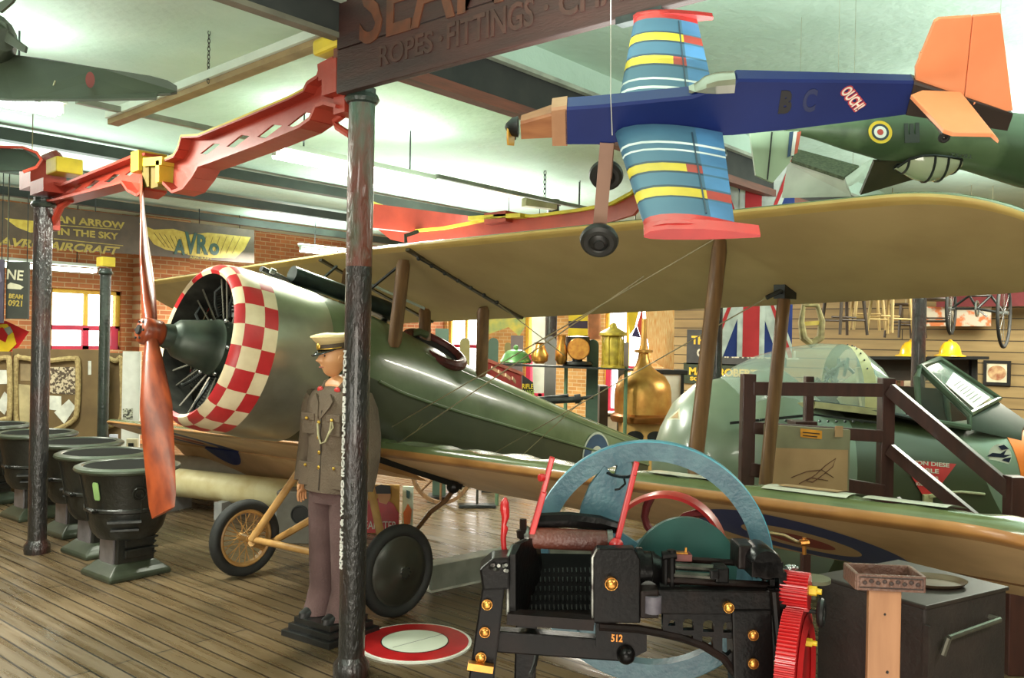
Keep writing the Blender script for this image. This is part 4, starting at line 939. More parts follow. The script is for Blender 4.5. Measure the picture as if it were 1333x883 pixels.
mb = MB(); mb.tube([L(x, y, d) for x, y, d in ((791, 616, 3.24), (798, 619, 3.2), (808, 621, 3.12), (818, 621, 3.05), (827, 618, 2.98))], .006, 6); mb.tube([L(x, y, d) for x, y, d in ((812, 621, 3.1), (814, 630, 3.1), (806, 637, 3.1), (800, 638, 3.1))], .004, 6); mb.build('lever_chain', iron, mach)
# red gears on the right
gax = V((.90, -.44, 0)).normalized()
def gear(c, R, w_, nt_, name, m):
    x, y, z = frame(gax, (0, 0, 1)); mb = MB(); rings = []; n = nt_ * 4; prof = []
    for i in range(n):
        a = 2 * PI * i / n; r = R if i % 4 in (1, 2) else R - .009; prof.append((r, a))
    rings = [[c + z * s + (x * math.cos(a) + y * math.sin(a)) * r for r, a in prof] for s in (-w_ / 2, w_ / 2)]
    mb.loft(rings); return mb.build(name, m, mach, smooth=False)
g1_ = gear(L(1036, 769, 2.88), .062, .085, 30, 'pinion_gear', redpaint); g2_ = gear(L(1034, 880, 2.88), .235, .06, 112, 'large_gear', redpaint)
g2c = L(1034, 880, 2.88); x, y, z = frame(gax, (0, 0, 1)); mb = MB(); mb.ring(g2c + z * .034, gax, .17, [(-.03, 0), (0, .012), (.03, 0), (0, -.012)], 48); mb.build('gear_web', redpaint, g2_)
for q in ((1055, 769, .016), (1049, 836, .014)):
    c = L(q[0], q[1], 2.86); mb = MB(); mb.cyl(c - gax * .03, c + gax * .02, q[2], n=6); mb.cyl(c + gax * .02, c + gax * .035, q[2] * .6, n=8); mb.build('yellow_nut', yellow, mach, ang=20)
c = L(1069, 798, 2.9); mb = MB(); mb.ring(c, gax, .036, [(.012 * math.cos(k * PI / 4), .012 * math.sin(k * PI / 4)) for k in range(8)], 28); mb.disc(c, gax, .036, 24); mb.build('hand_wheel', blackpaint, mach)
mb = MB(); mb.cyl(c, c - gax * .25, .007, n=8); mb.build('hand_wheel_shaft', darksteel, mach)
x, y, z = frame((0, 0, 1)); mb = MB(); c = L(1058, 757, 2.98); mb.cyl(c, c + V((0, 0, .012)), .058, n=32); mb.cyl(c - V((0, 0, .06)), c, .012, n=10); mb.build('top_plate', mat('grey green plate', (112, 112, 88), .4, .3, (96, 96, 76), 10), mach)
mb = MB(); mb.tube([L(x, y, 3.3) for x, y in ((984, 700), (1002, 694), (1020, 697), (1036, 705), (1046, 708))], .007, 8); mb.build('pipe', mat('old brass pipe', (130, 116, 78), .4, .7), mach)
mb = MB(); mb.cyl(L(1047, 700, 3.3), L(1047, 722, 3.3), .008, n=8); mb.cyl(L(1042, 708, 3.29), L(1053, 707, 3.29), .011, n=8); mb.box(L(1046, 704, 3.29), (.03, .012, .008)); mb.build('tap', brass, mach)
mb = MB(); mb.tube([L(690, 880, 2.9), L(696, 866, 2.95), L(700, 845, 3.0), L(700, 826, 3.1)], .008, 8); mb.build('hose', rubber, mach)
# ================================================================ blue model aircraft on a line
AX = V((.995, -.1, .008)); AX.normalize(); Zm = V((0, -.67, .74)); Zm = (Zm - AX * Zm.dot(AX)).normalized(); Ym = Zm.cross(AX)
tw = lambda v: R0 * v.x + Fw * v.y + U0 * v.z
org = W(667, 160, 2.9)
BM = mframe(org, tw(AX), tw(Ym), tw(Zm)); BMI = BM.inverted()
bp = thing('model_aircraft', 'blue and orange model aircraft with striped wings, hanging in front of the biplane wing', 'model aircraft', BM)
def B(px, py, y=None, z=None, x=None):         # photo pixel onto a plane of the model's own frame
    o = BMI @ CAM; r = (BMI.to_3x3() @ ray(px, py))
    if y is not None: k = (y - o.y) / r.y
    elif z is not None: k = (z - o.z) / r.z
    else: k = (x - o.x) / r.x
    return o + r * k
navy = mat('model navy blue', (26, 42, 104), .4, 0, (22, 36, 92), 3, spec=.25)
nose = mat('model bare wood', (158, 104, 64), .5, 0, (136, 84, 50), 8, stretch=(1, 6, 6))
tan2 = mat('model tan ply', (176, 132, 96), .5, 0, (160, 116, 82), 8)
def msec(x, h0, h1, w_, k=.8): return [V((x, -w_, h0)), V((x, -w_, h1 - .008)), V((x, -w_ * k, h1)), V((x, w_ * k, h1)), V((x, w_, h1 - .008)), V((x, w_, h0))]
# side profile read along the fuselage flank
wF = lambda x: .040 - .016 * max(0, (x - .6) / .7)
def side(px, pt, pb): 
    x = B(px, (pt + pb) / 2, y=-.04).x; w_ = wF(x); a = B(px, pb, y=-w_); b = B(px, pt, y=w_ * .8); return x, a.z, b.z, w_
prof = [side(736, 127, 188), side(780, 124, 188), side(830, 119, 182), side(900, 112, 178), side(956, 93, 176), side(958, 91, 176), side(1040, 93, 168), side(1120, 95, 158), side(1188, 97, 149)]
mb = MB(); mb.loft([msec(*p) for p in prof]); mb.build('fuselage', navy, bp, smooth=True, ang=20)
mb = MB(); mb.loft([msec(*side(718, 128, 190)), msec(*side(738, 125, 190))]); mb.build('firewall', tan2, bp, ang=20)
x0_, a0, b0, w0_ = side(677, 148, 184); x1_, a1, b1, w1_ = side(722, 134, 180)
mb = MB(); mb.loft([msec(x0_, a0, b0, .026), msec(x1_, a1, b1, .036)]); mb.build('nose_block', nose, bp, ang=20)
hubc = V((x0_ - .01, 0, (a0 + b0) / 2)); mb = MB(); mb.lathe([(.035, 0), (.03, .02), (.012, .04), (0, .045)], mframe(hubc, V((0, 1, 0)), V((0, 0, 1)), V((-1, 0, 0))), 16); spn = mb.build('spinner', blackpaint, bp)
def pblade(dv, L0, m, nm):
    mb = MB(); rings = []; dv = dv.normalized(); s_ = V((1, 0, 0)).cross(dv)
    for k in range(6):
        u = k / 5; w_ = (.012 + .012 * math.sin(PI * u)) * (1 if k < 5 else .5); c = hubc + V((-.025, 0, 0)) + dv * (L0 * u)
        rings.append([c + s_ * (w_ * a) + V((1, 0, 0)) * (b * .003 + a * .008) for a, b in ((-1, -1), (1, -1), (1, 1), (-1, 1))])
    mb.loft(rings); mb.build(nm, m, bp)
pblade(V((0, -.6, -.8)), .06, mat('yellow blade', (214, 160, 50), .4), 'propeller_blade'); pblade(V((0, .3, -.6)), .08, blackpaint, 'propeller_blade')
# canopy
canm = mat('model canopy smoke', (150, 152, 132), .15, 0, (120, 122, 104), 5, spec=.8, coat=.5)
mb = MB(); rings = []
for px, pt, pb, k in ((898, 119, 122, .3), (906, 108, 122, .7), (920, 97, 122, .95), (935, 92, 122, 1.), (958, 90, 121, 1.)):
    x_, za, zb_, w_ = side(px, pt, pb); w_ = w_ * 1.03 * k
    rings.append([V((x_, -w_, za)), V((x_, -w_, za + (zb_ - za) * .6)), V((x_, -w_ * .75, za + (zb_ - za) * .9)), V((x_, -w_ * .3, zb_)), V((x_, w_ * .3, zb_)), V((x_, w_ * .75, za + (zb_ - za) * .9)), V((x_, w_, za + (zb_ - za) * .6)), V((x_, w_, za))])
mb.loft(rings); mb.build('canopy', canm, bp, ang=25)
# wings, coloured panel by panel
WC = [mat('wing slate blue', (68, 104, 128), .4, 0, (60, 94, 118), 4), mat('wing yellow', (222, 196, 50), .4), mat('wing red brown', (172, 66, 56), .4), mat('wing white line', (225, 230, 228), .4), mat('wing tip red', (188, 36, 34), .35, coat=.3), mat('wing light blue', (78, 128, 174), .4), mat('wing dark edge', (40, 58, 78), .4)]
def mwing(sgn):
    zr = min(prof[3][1], prof[2][1]) + .025; dih = .115
    vs = [0, .08, .2, .225, .25, .285, .305, .325, .42, .44, .52, .54, .66, .68, .76, .775, .92, 1.]
    us = [0, .02, .08, .2, .35, .5, .58, .66, .74, .82, .92, 1.]
    mb = MB(); rings = []; SP = .655
    for v in vs:
        y = sgn * (.045 + SP * v); xl = .335 + .075 * v; xt = .675 - .035 * v
        if v > .93: xl += .0; 
        z0 = zr + SP * v * dih; top, bot = [], []
        for u in us:
            x = xl + (xt - xl) * u; h = .034 * 2.598 * math.sqrt(u) * (1 - u) * (1 - .2 * v)
            top.append(V((x, y, z0 + h))); bot.append(V((x, y, z0 - h * .35 - .001)))
        rings.append(top + bot[::-1][1:-1])
    mb.loft(rings); m_ = len(us); tot = len(rings[0])
    for i, f in enumerate(mb.f):
        if len(f) != 4: mb.m[i] = 4; continue
        j, k = f[0] // tot, f[0] % tot; v = (vs[j] + vs[j + 1]) / 2; u = us[k] if k < m_ else us[max(0, 2 * m_ - 2 - k - 1)]
        c = 5 if u > .7 else 0
        if .2 < v < .225 or .285 < v < .305: c = 3
        elif .42 < v < .44 or .52 < v < .54 or .66 < v < .68 or .76 < v < .775: c = 6 if u < .7 else 0
        elif .44 < v < .52: c = 1 if u < .55 else (2 if u < .72 else 5)
        elif .68 < v < .76: c = 1 if u < .7 else 2
        elif v > .92: c = 4
        mb.m[i] = c
    o = mb.build('wing', WC, bp, ang=40)
    yt = sgn * (.045 + SP); zt = zr + SP * dih
    mb = MB(); mb.loft([[V((.405 + (.70 - .405) * u, yt + sgn * q[0] * .02, zt + q[1] + .02 * 2.6 * math.sqrt(max(u, 0)) * (1 - u) * (1 if q[1] > 0 else -.4))) for q in ((-1, .006), (1, .004), (1, -.004), (-1, -.006))] for u in (0, .05, .2, .5, .8, 1)]); mb.build('wing_tip', WC[4], o)
    mb = MB(); yb = sgn * (.045 + SP * .08); mb.bar(V((.335 + .34 * .70, yb, zr + .03)), V((.405 + .235 * .70, sgn * (.045 + SP * .9), zr + SP * dih * .9 + .020)), .004, .004); mb.build('aileron_gap', WC[6], o, smooth=False)
mwing(-1); mwing(1)
# tail
orange = mat('model orange', (250, 160, 112), .4, 0, (246, 146, 98), 3)
def tail(pts, th, name, y=None, z=None, m=orange):
    q = [B(*p, y=y, z=z) for p in pts]; ax = V((0, th, 0)) if y is not None else V((0, 0, th)); n = len(q); mb = MB()
    mb.add([p - ax / 2 for p in q] + [p + ax / 2 for p in q], [tuple(range(n - 1, -1, -1)), tuple(range(n, 2 * n))] + [(i, (i + 1) % n, n + (i + 1) % n, n + i) for i in range(n)]); return mb.build(name, m, bp, smooth=False, bev=.003)
fin = tail([(1191, 125), (1191, 88), (1216, 27), (1222, 23), (1265, 20), (1254, 126)], .016, 'fin', y=0)
rud = tail([(1266, 20), (1302, 17), (1318, 143), (1272, 148), (1255, 140), (1255, 126)], .014, 'rudder', y=0)
zs = prof[-1][2] - .02
tail([(1185, 126), (1200, 120), (1250, 122), (1300, 185), (1290, 176), (1240, 175), (1228, 171)], .014, 'tailplane', z=zs)
q0 = B(1188, 120, y=0); 
mb = MB(); mb.add([V((q0.x + .02, .02, zs)), V((q0.x + .15, .02, zs)), V((q0.x + .16, .2, zs)), V((q0.x + .06, .2, zs)), V((q0.x + .02, .02, zs + .012)), V((q0.x + .15, .02, zs + .012)), V((q0.x + .16, .2, zs + .012)), V((q0.x + .06, .2, zs + .012))], [(0, 1, 2, 3), (4, 7, 6, 5), (0, 4, 5, 1), (1, 5, 6, 2), (2, 6, 7, 3), (3, 7, 4, 0)]); mb.build('tailplane', orange, bp, smooth=False)
mb = MB(); mb.sphere(B(1267, 134, y=-.012), .008, 8, 6); mb.build('control_horn', orange, bp)
# darker belly under the fin
mb = MB(); xa, za = prof[-1][0], prof[-1][1]; mb.loft([msec(xa, za, prof[-1][2], .03), msec(B(1316, 150, y=0).x, B(1316, 168, y=0).z, B(1316, 146, y=0).z, .012)]); mb.build('tail_block', mat('tail dark brown', (48, 36, 30), .5), bp, ang=20)
mb = MB(); a = B(1203, 150, y=-.01); b = B(1229, 179, y=-.01); mb.tube([a, a.lerp(b, .5) + V((0, 0, .008)), b], .004, 6); mb.build('tail_wheel_wire', chrome, bp)
mb = MB(); mb.ring(b, (0, 1, 0), .012, [(.007 * math.cos(k * PI / 4), .008 * math.sin(k * PI / 4)) for k in range(8)], 20); mb.disc(b, (0, 1, 0), .012, 16); mb.build('tail_wheel', rubber, bp)
# undercarriage
p0 = B(790, 186, y=-.04); w1 = B(780, 313, y=-.16); w2 = B(789, 228, y=.06)
def mwheel(c, R, w_):
    mb = MB(); mb.ring(c, (.05, 1, 0), R - w_, [(w_ * math.cos(k * PI / 5), w_ * 1.0 * math.sin(k * PI / 5)) for k in range(10)], 36); o = mb.build('wheel', mat('model tyre', (28, 28, 26), .5, 0, (38, 38, 34), 10), bp)
    mb = MB(); mb.lathe([(R - w_ * 1.3, -.012), (R - w_ * 1.6, -.02), (.018, -.024), (.016, -.03), (0, -.03)], mframe(c, V((1, 0, 0)), V((0, 0, 1)), V((0, 1, 0))), 28); mb.build('wheel_disc', blackpaint, o)
    mb = MB(); mb.ring(c + V((0, -.027, 0)), (0, 1, 0), .014, [(.003 * math.cos(k * PI / 3), .003 * math.sin(k * PI / 3)) for k in range(6)], 20); mb.build('hub_ring', tan2, o)
legm = mat('model leg ply', (138, 104, 86), .5, 0, (120, 88, 72), 6)
mb = MB(); mb.bar(p0, w1 + V((0, .03, .02)), .012, .045, (1, 0, 0)); mb.build('undercarriage_leg', legm, bp, smooth=False)
mb = MB(); mb.bar(B(792, 186, y=.0), w2 + V((0, -.02, .0)), .012, .04, (1, 0, 0)); mb.build('undercarriage_leg', legm, bp, smooth=False)
mwheel(w1, .066, .022); mwheel(w2, .06, .02)
# lettering
def flank(px, py): return B(px, py, y=-wF(B(px, py, y=-.05).x) - .001)
fm = lambda c, rot=0.: mframe(c, V((1, 0, .0)), V((0, .0, 1)), V((0, -1, 0))) @ M.Rotation(rot, 4, 'Z')
text('B', .06, mat('black letter', (12, 12, 16), .4), 'lettering', bp, fm(flank(1023, 133)), .001, width=.038, height=.078, bold=.004)
text('C', .06, mat('dark blue letter', (22, 36, 84), .4), 'lettering', bp, fm(flank(1054, 131)), .001, width=.04, height=.078, bold=.002)
text('OUCH!', .05, mat('red outline letter', (190, 60, 70), .4), 'lettering', bp, fm(flank(1110, 128), -.85), .001, width=.094, height=.042, bold=.006)
text('OUCH!', .05, mat('cream letter', (240, 225, 210), .4), 'lettering', bp, fm(flank(1110, 128) + V((0, -.002, 0)), -.85), .001, width=.088, height=.034, bold=.001)
mb = MB(); a = B(797, 176, y=-.07); mb.tube([a, B(795, 126, y=-.05), BMI @ (lambda q: V((q.x, q.y, CEIL)))(W(788, 20, 2.9))], .0016, 5); mb.build('hanging_line', mat('pale line', (200, 200, 190), .5), bp)

# ================================================================ green camouflaged model hanging upside down
camo = mat('camouflage green', (96, 116, 84), .45, 0, (66, 86, 58), 1.8, lo=.47, hi=.53)
camolight = mat('pale duck green', (156, 176, 146), .5, 0, (140, 160, 132), 3)
d5 = 4.6
CMt = atc(1180, d5); CMt.translation.z = 0; CI = CMt.inverted()
cm = thing('model_aircraft', 'camouflaged model fighter with roundel hanging upside down behind the orange tail', 'model aircraft', CMt)
Q = lambda px, py, d=d5: CI @ W(px, py, d)
rings = []
for (px, t_, b_, w_) in ((1022, 165, 171, .02), (1060, 156, 181, .05), (1100, 148, 194, .1), (1150, 140, 208, .14), (1200, 138, 211, .16), (1260, 142, 221, .17), (1333, 150, 244, .17), (1420, 168, 258, .15), (1480, 185, 250, .1)):
    c = (Q(px, t_) + Q(px, b_)) / 2; h = (Q(px, t_) - Q(px, b_)).z / 2
    rings.append([c + V((0, w_ * math.cos(2 * PI * k / 24), h * math.sin(2 * PI * k / 24))) for k in range(24)])
mb = MB(); mb.loft(rings); mb.build('fuselage', camo, cm, ang=50)
def cring(px, py, rr_, off):
    r_ = rr_ / FPX * d5; return Q(px, py, d5 - .15 - off), r_
mb = MB()
for k, (rr_, m_) in enumerate(((15, 0), (11, 1), (8, 2), (4, 3))):
    c, r_ = cring(1146, 172, rr_, .002 * k); mb.k = m_; mb.disc(c, (0, -1, .15), r_, 32)
mb.build('roundel', [yellow, mat('dull navy', (44, 54, 66), .5), white, mat('dull red', (180, 60, 50), .5)], cm, smooth=False)
text('E', .1, mat('code letter', (44, 52, 44), .5), 'lettering', cm, M.Translation(Q(1187, 173, d5 - .18)) @ M.Rotation(PI / 2, 4, 'X') @ M.Rotation(PI / 2 + .05, 4, 'Z'), .002, width=.1, height=.075, bold=.006)
text('TB752', .03, mat('code letter', (44, 52, 44), .5), 'lettering', cm, M.Translation(Q(1252, 203, d5 - .19)) @ M.Rotation(PI / 2, 4, 'X') @ M.Rotation(-.07, 4, 'Z') @ M.Rotation(PI, 4, 'Z'), .001, width=.11, height=.018)
mb = MB(); rings = []
for (px, b_, t_, w_) in ((1166, 220, 219, .02), (1176, 225, 211, .07), (1190, 233, 208, .1), (1205, 237, 208, .11), (1222, 236, 210, .11), (1240, 226, 212, .09), (1250, 218, 213, .05)):
    a, b = Q(px, t_), Q(px, b_); rings.append([V((a.x, w_ * math.cos(PI * k / 10) , a.z + (b.z - a.z) * math.sin(PI * k / 10))) + V((0, a.y, 0)) for k in range(11)])
mb.loft(rings, wrap=False); can = mb.build('canopy', mat('canopy perspex', (190, 195, 165), .12, 0, (170, 176, 150), 4, coat=.4), cm)
mb = MB()
for rg in (rings[1], rings[3], rings[4], rings[5]): mb.tube(rg, .007, 6)
mb.tube([r[0] for r in rings], .007, 6); mb.tube([r[-1] for r in rings], .007, 6); mb.build('canopy_frame', darksteel, can)
def flat(pts, th, name, m, d=d5, parent=None):
    q = [CI @ W(p[0], p[1], p[2] if len(p) > 2 else d) for p in pts]; n = len(q); mb = MB(); nn = (q[1] - q[0]).cross(q[2] - q[0]).normalized() * th
    mb.add(q + [p + nn for p in q], [tuple(range(n - 1, -1, -1)), tuple(range(n, 2 * n))] + [(i, (i + 1) % n, n + (i + 1) % n, n + i) for i in range(n)]); return mb.build(name, m, parent or cm, smooth=False)
finc = flat([(976, 172), (1040, 170), (1028, 212), (1006, 238), (984, 228)], .02, 'fin', camolight, 4.5)
for k, m_ in enumerate((rb, white, mat('flash red', (214, 104, 80), .5))):
    flat([(1028 + k * 5, 172, 4.49), (1033 + k * 5, 171, 4.49), (1029 + k * 4.5, 203 - k * 2, 4.49), (1025 + k * 4.5, 205 - k * 2, 4.49)], .004, 'fin_flash', m_, parent=finc)
mb = MB(); mb.bar(CI @ W(1005, 172, 4.49), CI @ W(999, 234, 4.49), .006, .006); mb.build('rudder_line', blackpaint, finc, smooth=False)
flat([(1138, 211, 4.7), (1182, 209, 4.7), (1196, 232, 4.8), (1120, 254, 4.9)], .02, 'wing', mat('camouflage brown', (72, 62, 44), .5))
mb = MB()
for px in (1090, 1300): a = CI @ W(px, 160, d5); mb.cyl(a, V((a.x, a.y, CEIL)), .0008, n=5)
mb.build('hanging_wire', wire, cm)
t = thing('hanging_case', 'pale open box with dark speckled top hanging above the upper wing tip', 'box', atc(1090, 5.4)); CI2 = t.matrix_basis.inverted()
def flat2(pts, name, m):
    q = [CI2 @ W(*p) for p in pts]; mb = MB(); mb.add(q, [tuple(range(len(q)))]); n = len(q); nn = V((0, 0, .02)); mb.add([p + nn for p in q], [tuple(range(n))]); mb.add(q + [p + nn for p in q], [(i, (i + 1) % n, n + (i + 1) % n, n + i) for i in range(n)]); mb.build(name, m, t, smooth=False)
flat2([(1038, 198, 5.6), (1118, 220, 5.2), (1098, 235, 5.0), (1030, 212, 5.3)], 'dark_panel', mat('speckled dark panel', (66, 70, 52), .8, 0, (100, 104, 80), 60))
flat2([(1118, 224, 5.2), (1138, 208, 5.2), (1138, 226, 5.2), (1102, 245, 5.0), (1100, 236, 5.0)], 'white_end', white)
flat2([(1026, 214, 5.35), (1100, 238, 5.0), (1108, 256, 5.0), (1018, 258, 5.35)], 'white_side', white)
mb = MB(); a = CI2 @ W(1040, 200, 5.5); mb.cyl(a, V((a.x, a.y, CEIL)), .001, n=5); a = CI2 @ W(1110, 222, 5.2); mb.cyl(a, V((a.x, a.y, CEIL)), .001, n=5); mb.build('hanger', wire, t)

# ================================================================ dark model aircraft at top left
spit = mat('dark olive model', (62, 66, 50), .5, 0, (48, 52, 40), 3)
dm = atc(40, 4.2); dm.translation.z = 0; DI = dm.inverted()
hm = thing('model_aircraft', 'dark olive model aircraft with long pointed wing hanging in the top left corner', 'model aircraft', dm)
def flat3(pts, th, name, m, par=hm, I=DI):
    q = [I @ W(*p) for p in pts]; n = len(q); mb = MB(); nn = (q[1] - q[0]).cross(q[2] - q[0]).normalized() * th
    mb.add(q + [p + nn for p in q], [tuple(range(n - 1, -1, -1)), tuple(range(n, 2 * n))] + [(i, (i + 1) % n, n + (i + 1) % n, n + i) for i in range(n)]); return mb.build(name, m, par, smooth=False, bev=.004)
wg = flat3([(-90, 60, 4.2), (0, 69, 4.2), (60, 76, 4.15), (130, 88, 4.1), (195, 98, 4.05), (218, 104, 4.03), (231, 113, 4.02), (230, 118, 4.02), (222, 121, 3.97), (205, 122, 3.95), (204, 127, 3.9), (120, 129, 3.9), (16, 129, 3.92), (-90, 122, 3.95)], .012, 'wing', spit)
mb = MB(); c = DI @ W(119, 105, 3.99); mb.disc(c + V((0, -.012, .0)), (DI.to_3x3() @ (-ray(119, 105))), .035, 28, .019); mb.build('roundel', mat('dull roundel red', (116, 44, 34), .6), wg, smooth=False)
mb = MB(); q = [DI @ W(*p) for p in ((-120, 90, 4.6), (-60, 60, 4.3), (-10, 50, 4.1), (6, 52, 4.05))]; mb.tube(q, [.2, .2, .12, .05], 16); mb.build('fuselage', spit, hm)
for pts in ([(2, 52, 4.05), (0, 42, 4.05), (10, 42, 4.05), (34, 60, 4.05), (32, 68, 4.05), (26, 66, 4.05)], [(-4, 48, 4.05), (-2, 24, 4.05), (8, 30, 4.05), (12, 46, 4.05)], [(-10, 10, 4.05), (0, 2, 4.05), (22, -8, 4.05), (16, 2, 4.05), (0, 16, 4.05)]):
    flat3(pts, .02, 'propeller_blade', spit)
mb = MB(); a = DI @ W(-60, 60, 4.3); mb.cyl(a, V((a.x, a.y, CEIL)), .004, n=5); a = DI @ W(66, 122, 4.0); mb.cyl(a, a + V((.02, 0, .06)), .004, n=5); mb.build('hanging_wire', wire, hm)
d2 = atc(20, 7.2); d2.translation.z = 0
h2 = thing('model_aircraft', 'dark green model wing with a red edge beside the column head at far left', 'model aircraft', d2)
E2 = d2.inverted()
flat3([(-80, 190, 7.0), (30, 194, 7.0), (46, 200, 7.0), (52, 208, 7.0), (46, 216, 6.9), (30, 222, 6.85), (-80, 224, 6.8)], .04, 'wing', mat('dark green wing', (30, 40, 30), .6), h2, E2)
mb = MB(); mb.tube([E2 @ W(*p) for p in ((-80, 189, 7.0), (30, 192, 7.0), (48, 199, 7.0), (54, 208, 7.0), (47, 218, 6.9), (30, 224, 6.85))], .012, 6); mb.build('wing_edge', redgird, h2)
mb = MB(); a = E2 @ W(42, 196, 7.0); mb.cyl(a, V((a.x, a.y, CEIL)), .004, n=5); mb.build('hanging_wire', wire, h2)
# ================================================================ jet fuselage pod on the right
DJ = 7.4
JT = atc(1100, DJ); JI = JT.inverted()
J = lambda px, py, d=DJ: JI @ W(px, py, d)
jet = thing('jet_fuselage', 'grey green camouflaged jet fuselage with open cockpit and orange nose, behind the stair rail', 'aircraft', JT)
def camo_mat():
    m = bpy.data.materials.new('jet camouflage'); m.use_nodes = True; nt = m.node_tree; b = nt.nodes['Principled BSDF']; b.inputs['Roughness'].default_value = .38; b.inputs['Coat Weight'].default_value = .15
    tc = nt.nodes.new('ShaderNodeTexCoord'); n = nt.nodes.new('ShaderNodeTexNoise'); n.inputs['Scale'].default_value = .75; n.inputs['Detail'].default_value = 1; nt.links.new(tc.outputs['Object'], n.inputs['Vector'])
    sp = nt.nodes.new('ShaderNodeSeparateXYZ'); nt.links.new(tc.outputs['Object'], sp.inputs[0])
    def mth(op, a, bb):
        q = nt.nodes.new('ShaderNodeMath'); q.operation = op
        for i, x in enumerate((a, bb)):
            if isinstance(x, (int, float)): q.inputs[i].default_value = x
            else: nt.links.new(x, q.inputs[i])
        return q.outputs[0]
    # a dark sweep across the flank, edges wobbling with the noise
    w_ = mth('MULTIPLY', mth('SUBTRACT', n.outputs['Fac'], .5), .9)
    f1 = mth('GREATER_THAN', mth('ADD', sp.outputs['X'], w_), -.25); f2 = mth('LESS_THAN', mth('ADD', mth('ADD', sp.outputs['X'], w_), mth('MULTIPLY', mth('SUBTRACT', sp.outputs['Z'], 1.0), .87)), .8)
    f = mth('MULTIPLY', f1, f2)
    cr = nt.nodes.new('ShaderNodeValToRGB'); e = cr.color_ramp.elements; e[0].position = .0; e[0].color = lin((118, 130, 110)); e[1].position = 1.; e[1].color = lin((62, 66, 42)); nt.links.new(f, cr.inputs[0])
    n2 = nt.nodes.new('ShaderNodeTexNoise'); n2.inputs['Scale'].default_value = 5; n2.inputs['Detail'].default_value = 5; nt.links.new(tc.outputs['Object'], n2.inputs['Vector'])
    mx = nt.nodes.new('ShaderNodeMix'); mx.data_type = 'RGBA'; mx.blend_type = 'MULTIPLY'; mx.inputs[0].default_value = .25; nt.links.new(cr.outputs[0], mx.inputs[6]); nt.links.new(n2.outputs['Color'], mx.inputs[7]); nt.links.new(mx.outputs[2], b.inputs['Base Color']); return m
jcamo = camo_mat(); jgrey = mat('jet grey green', (122, 134, 112), .3, 0, (108, 120, 100), 2.5, coat=.2); jorange = mat('jet orange band', (236, 122, 40), .4, 0, (222, 108, 34), 5)
def jring(px, top, bot, w_, e=1., n=40, flat=0.):
    a, b = J(px, top), J(px, bot); c = (a + b) / 2; h = (a - b).z / 2; out = []
    for k in range(n):
        t_ = 2 * PI * k / n; cs, sn = math.cos(t_), math.sin(t_)
        z = h * math.copysign(abs(sn) ** e, sn); out.append(c + V((0, w_ * math.copysign(abs(cs) ** e, cs), min(z, h - flat) if flat else z)))
    return out
mb = MB(); mb.loft([jring(*q) for q in ((850, 600, 625, .02), (853, 578, 650, .2), (862, 553, 680, .36), (878, 522, 712, .5), (905, 499, 736, .58), (935, 492, 745, .6), (1000, 492, 748, .6))]); mb.build('rear_pod', jgrey, jet, ang=60)
mb = MB(); mb.loft([jring(*q) for q in ((936, 590, 650, .25), (939, 548, 700, .45), (947, 520, 735, .58), (962, 498, 750, .66), (984, 482, 760, .70), (1010, 478, 766, .71), (1035, 498, 768, .71, .9), (1060, 523, 768, .71, .75), (1145, 534, 768, .7, .72), (1190, 545, 768, .69, .72), (1240, 552, 766, .67, .78), (1276, 546, 762, .63, .9))])
podv, podf = list(mb.v), [tuple(f) for f in mb.f]
mb.build('pod', jcamo, jet, ang=60)
mb = MB(); mb.loft([jring(*q) for q in ((1276, 545, 763, .635, .9), (1330, 560, 748, .57), (1400, 590, 722, .4), (1440, 622, 695, .22), (1452, 645, 670, .03))]); mb.build('nose_cone', jorange, jet, ang=60)
from mathutils.bvhtree import BVHTree
podt = BVHTree.FromPolygons(podv, podf)
# cockpit side sill and dark well
jdark = mat('cockpit black', (22, 22, 20), .7)
mb = MB(); 
sill = [J(1060, 524, DJ - .5), J(1148, 536, DJ - .5), J(1192, 546, DJ - .5), J(1260, 557, DJ - .46)]
sill2 = [J(1060, 524, DJ + .45), J(1148, 536, DJ + .45), J(1192, 546, DJ + .45), J(1260, 557, DJ + .42)]
n = 4; mb.add(sill + sill2, [(i, i + 1, n + i + 1, n + i) for i in range(3)]); mb.build('cockpit_well', jdark, jet, smooth=False)
mb = MB(); mb.tube(sill, .018, 8); mb.tube(sill2, .018, 8); mb.build('cockpit_sill', darksteel, jet)
# inner side wall beyond the opening
mb = MB(); mb.quad(J(1120, 500, DJ + .44), J(1262, 508, DJ + .44), J(1262, 560, DJ + .44), J(1120, 545, DJ + .44)); mb.build('cockpit_far_wall', mat('cockpit brown', (64, 48, 34), .6, 0, (46, 36, 26), 6), jet, smooth=False)
# sliding canopy pushed back
perspex = bpy.data.materials.new('canopy perspex clear'); perspex.use_nodes = True; b_ = perspex.node_tree.nodes['Principled BSDF']; b_.inputs['Base Color'].default_value = lin((196, 212, 200)); b_.inputs['Roughness'].default_value = .12; b_.inputs['Alpha'].default_value = .38; b_.inputs['Specular IOR Level'].default_value = .8
def arc(px, base, top, hw, tilt=0., n=16):
    a, b = J(px, base), J(px, top); h = (b - a).z; return [V((a.x - tilt * math.sin(PI * k / n) * h, a.y + hw * math.cos(PI * k / n), a.z + h * math.sin(PI * k / n) ** .8)) for k in range(n + 1)]
st = [(935, 540, 494, .26), (955, 532, 478, .36), (985, 524, 463, .44), (1020, 520, 453, .48), (1060, 522, 447, .5), (1095, 526, 448, .5)]
mb = MB(); mb.loft([arc(*q) for q in st], wrap=False, caps=False); mb.build('canopy', perspex, jet, ang=60)
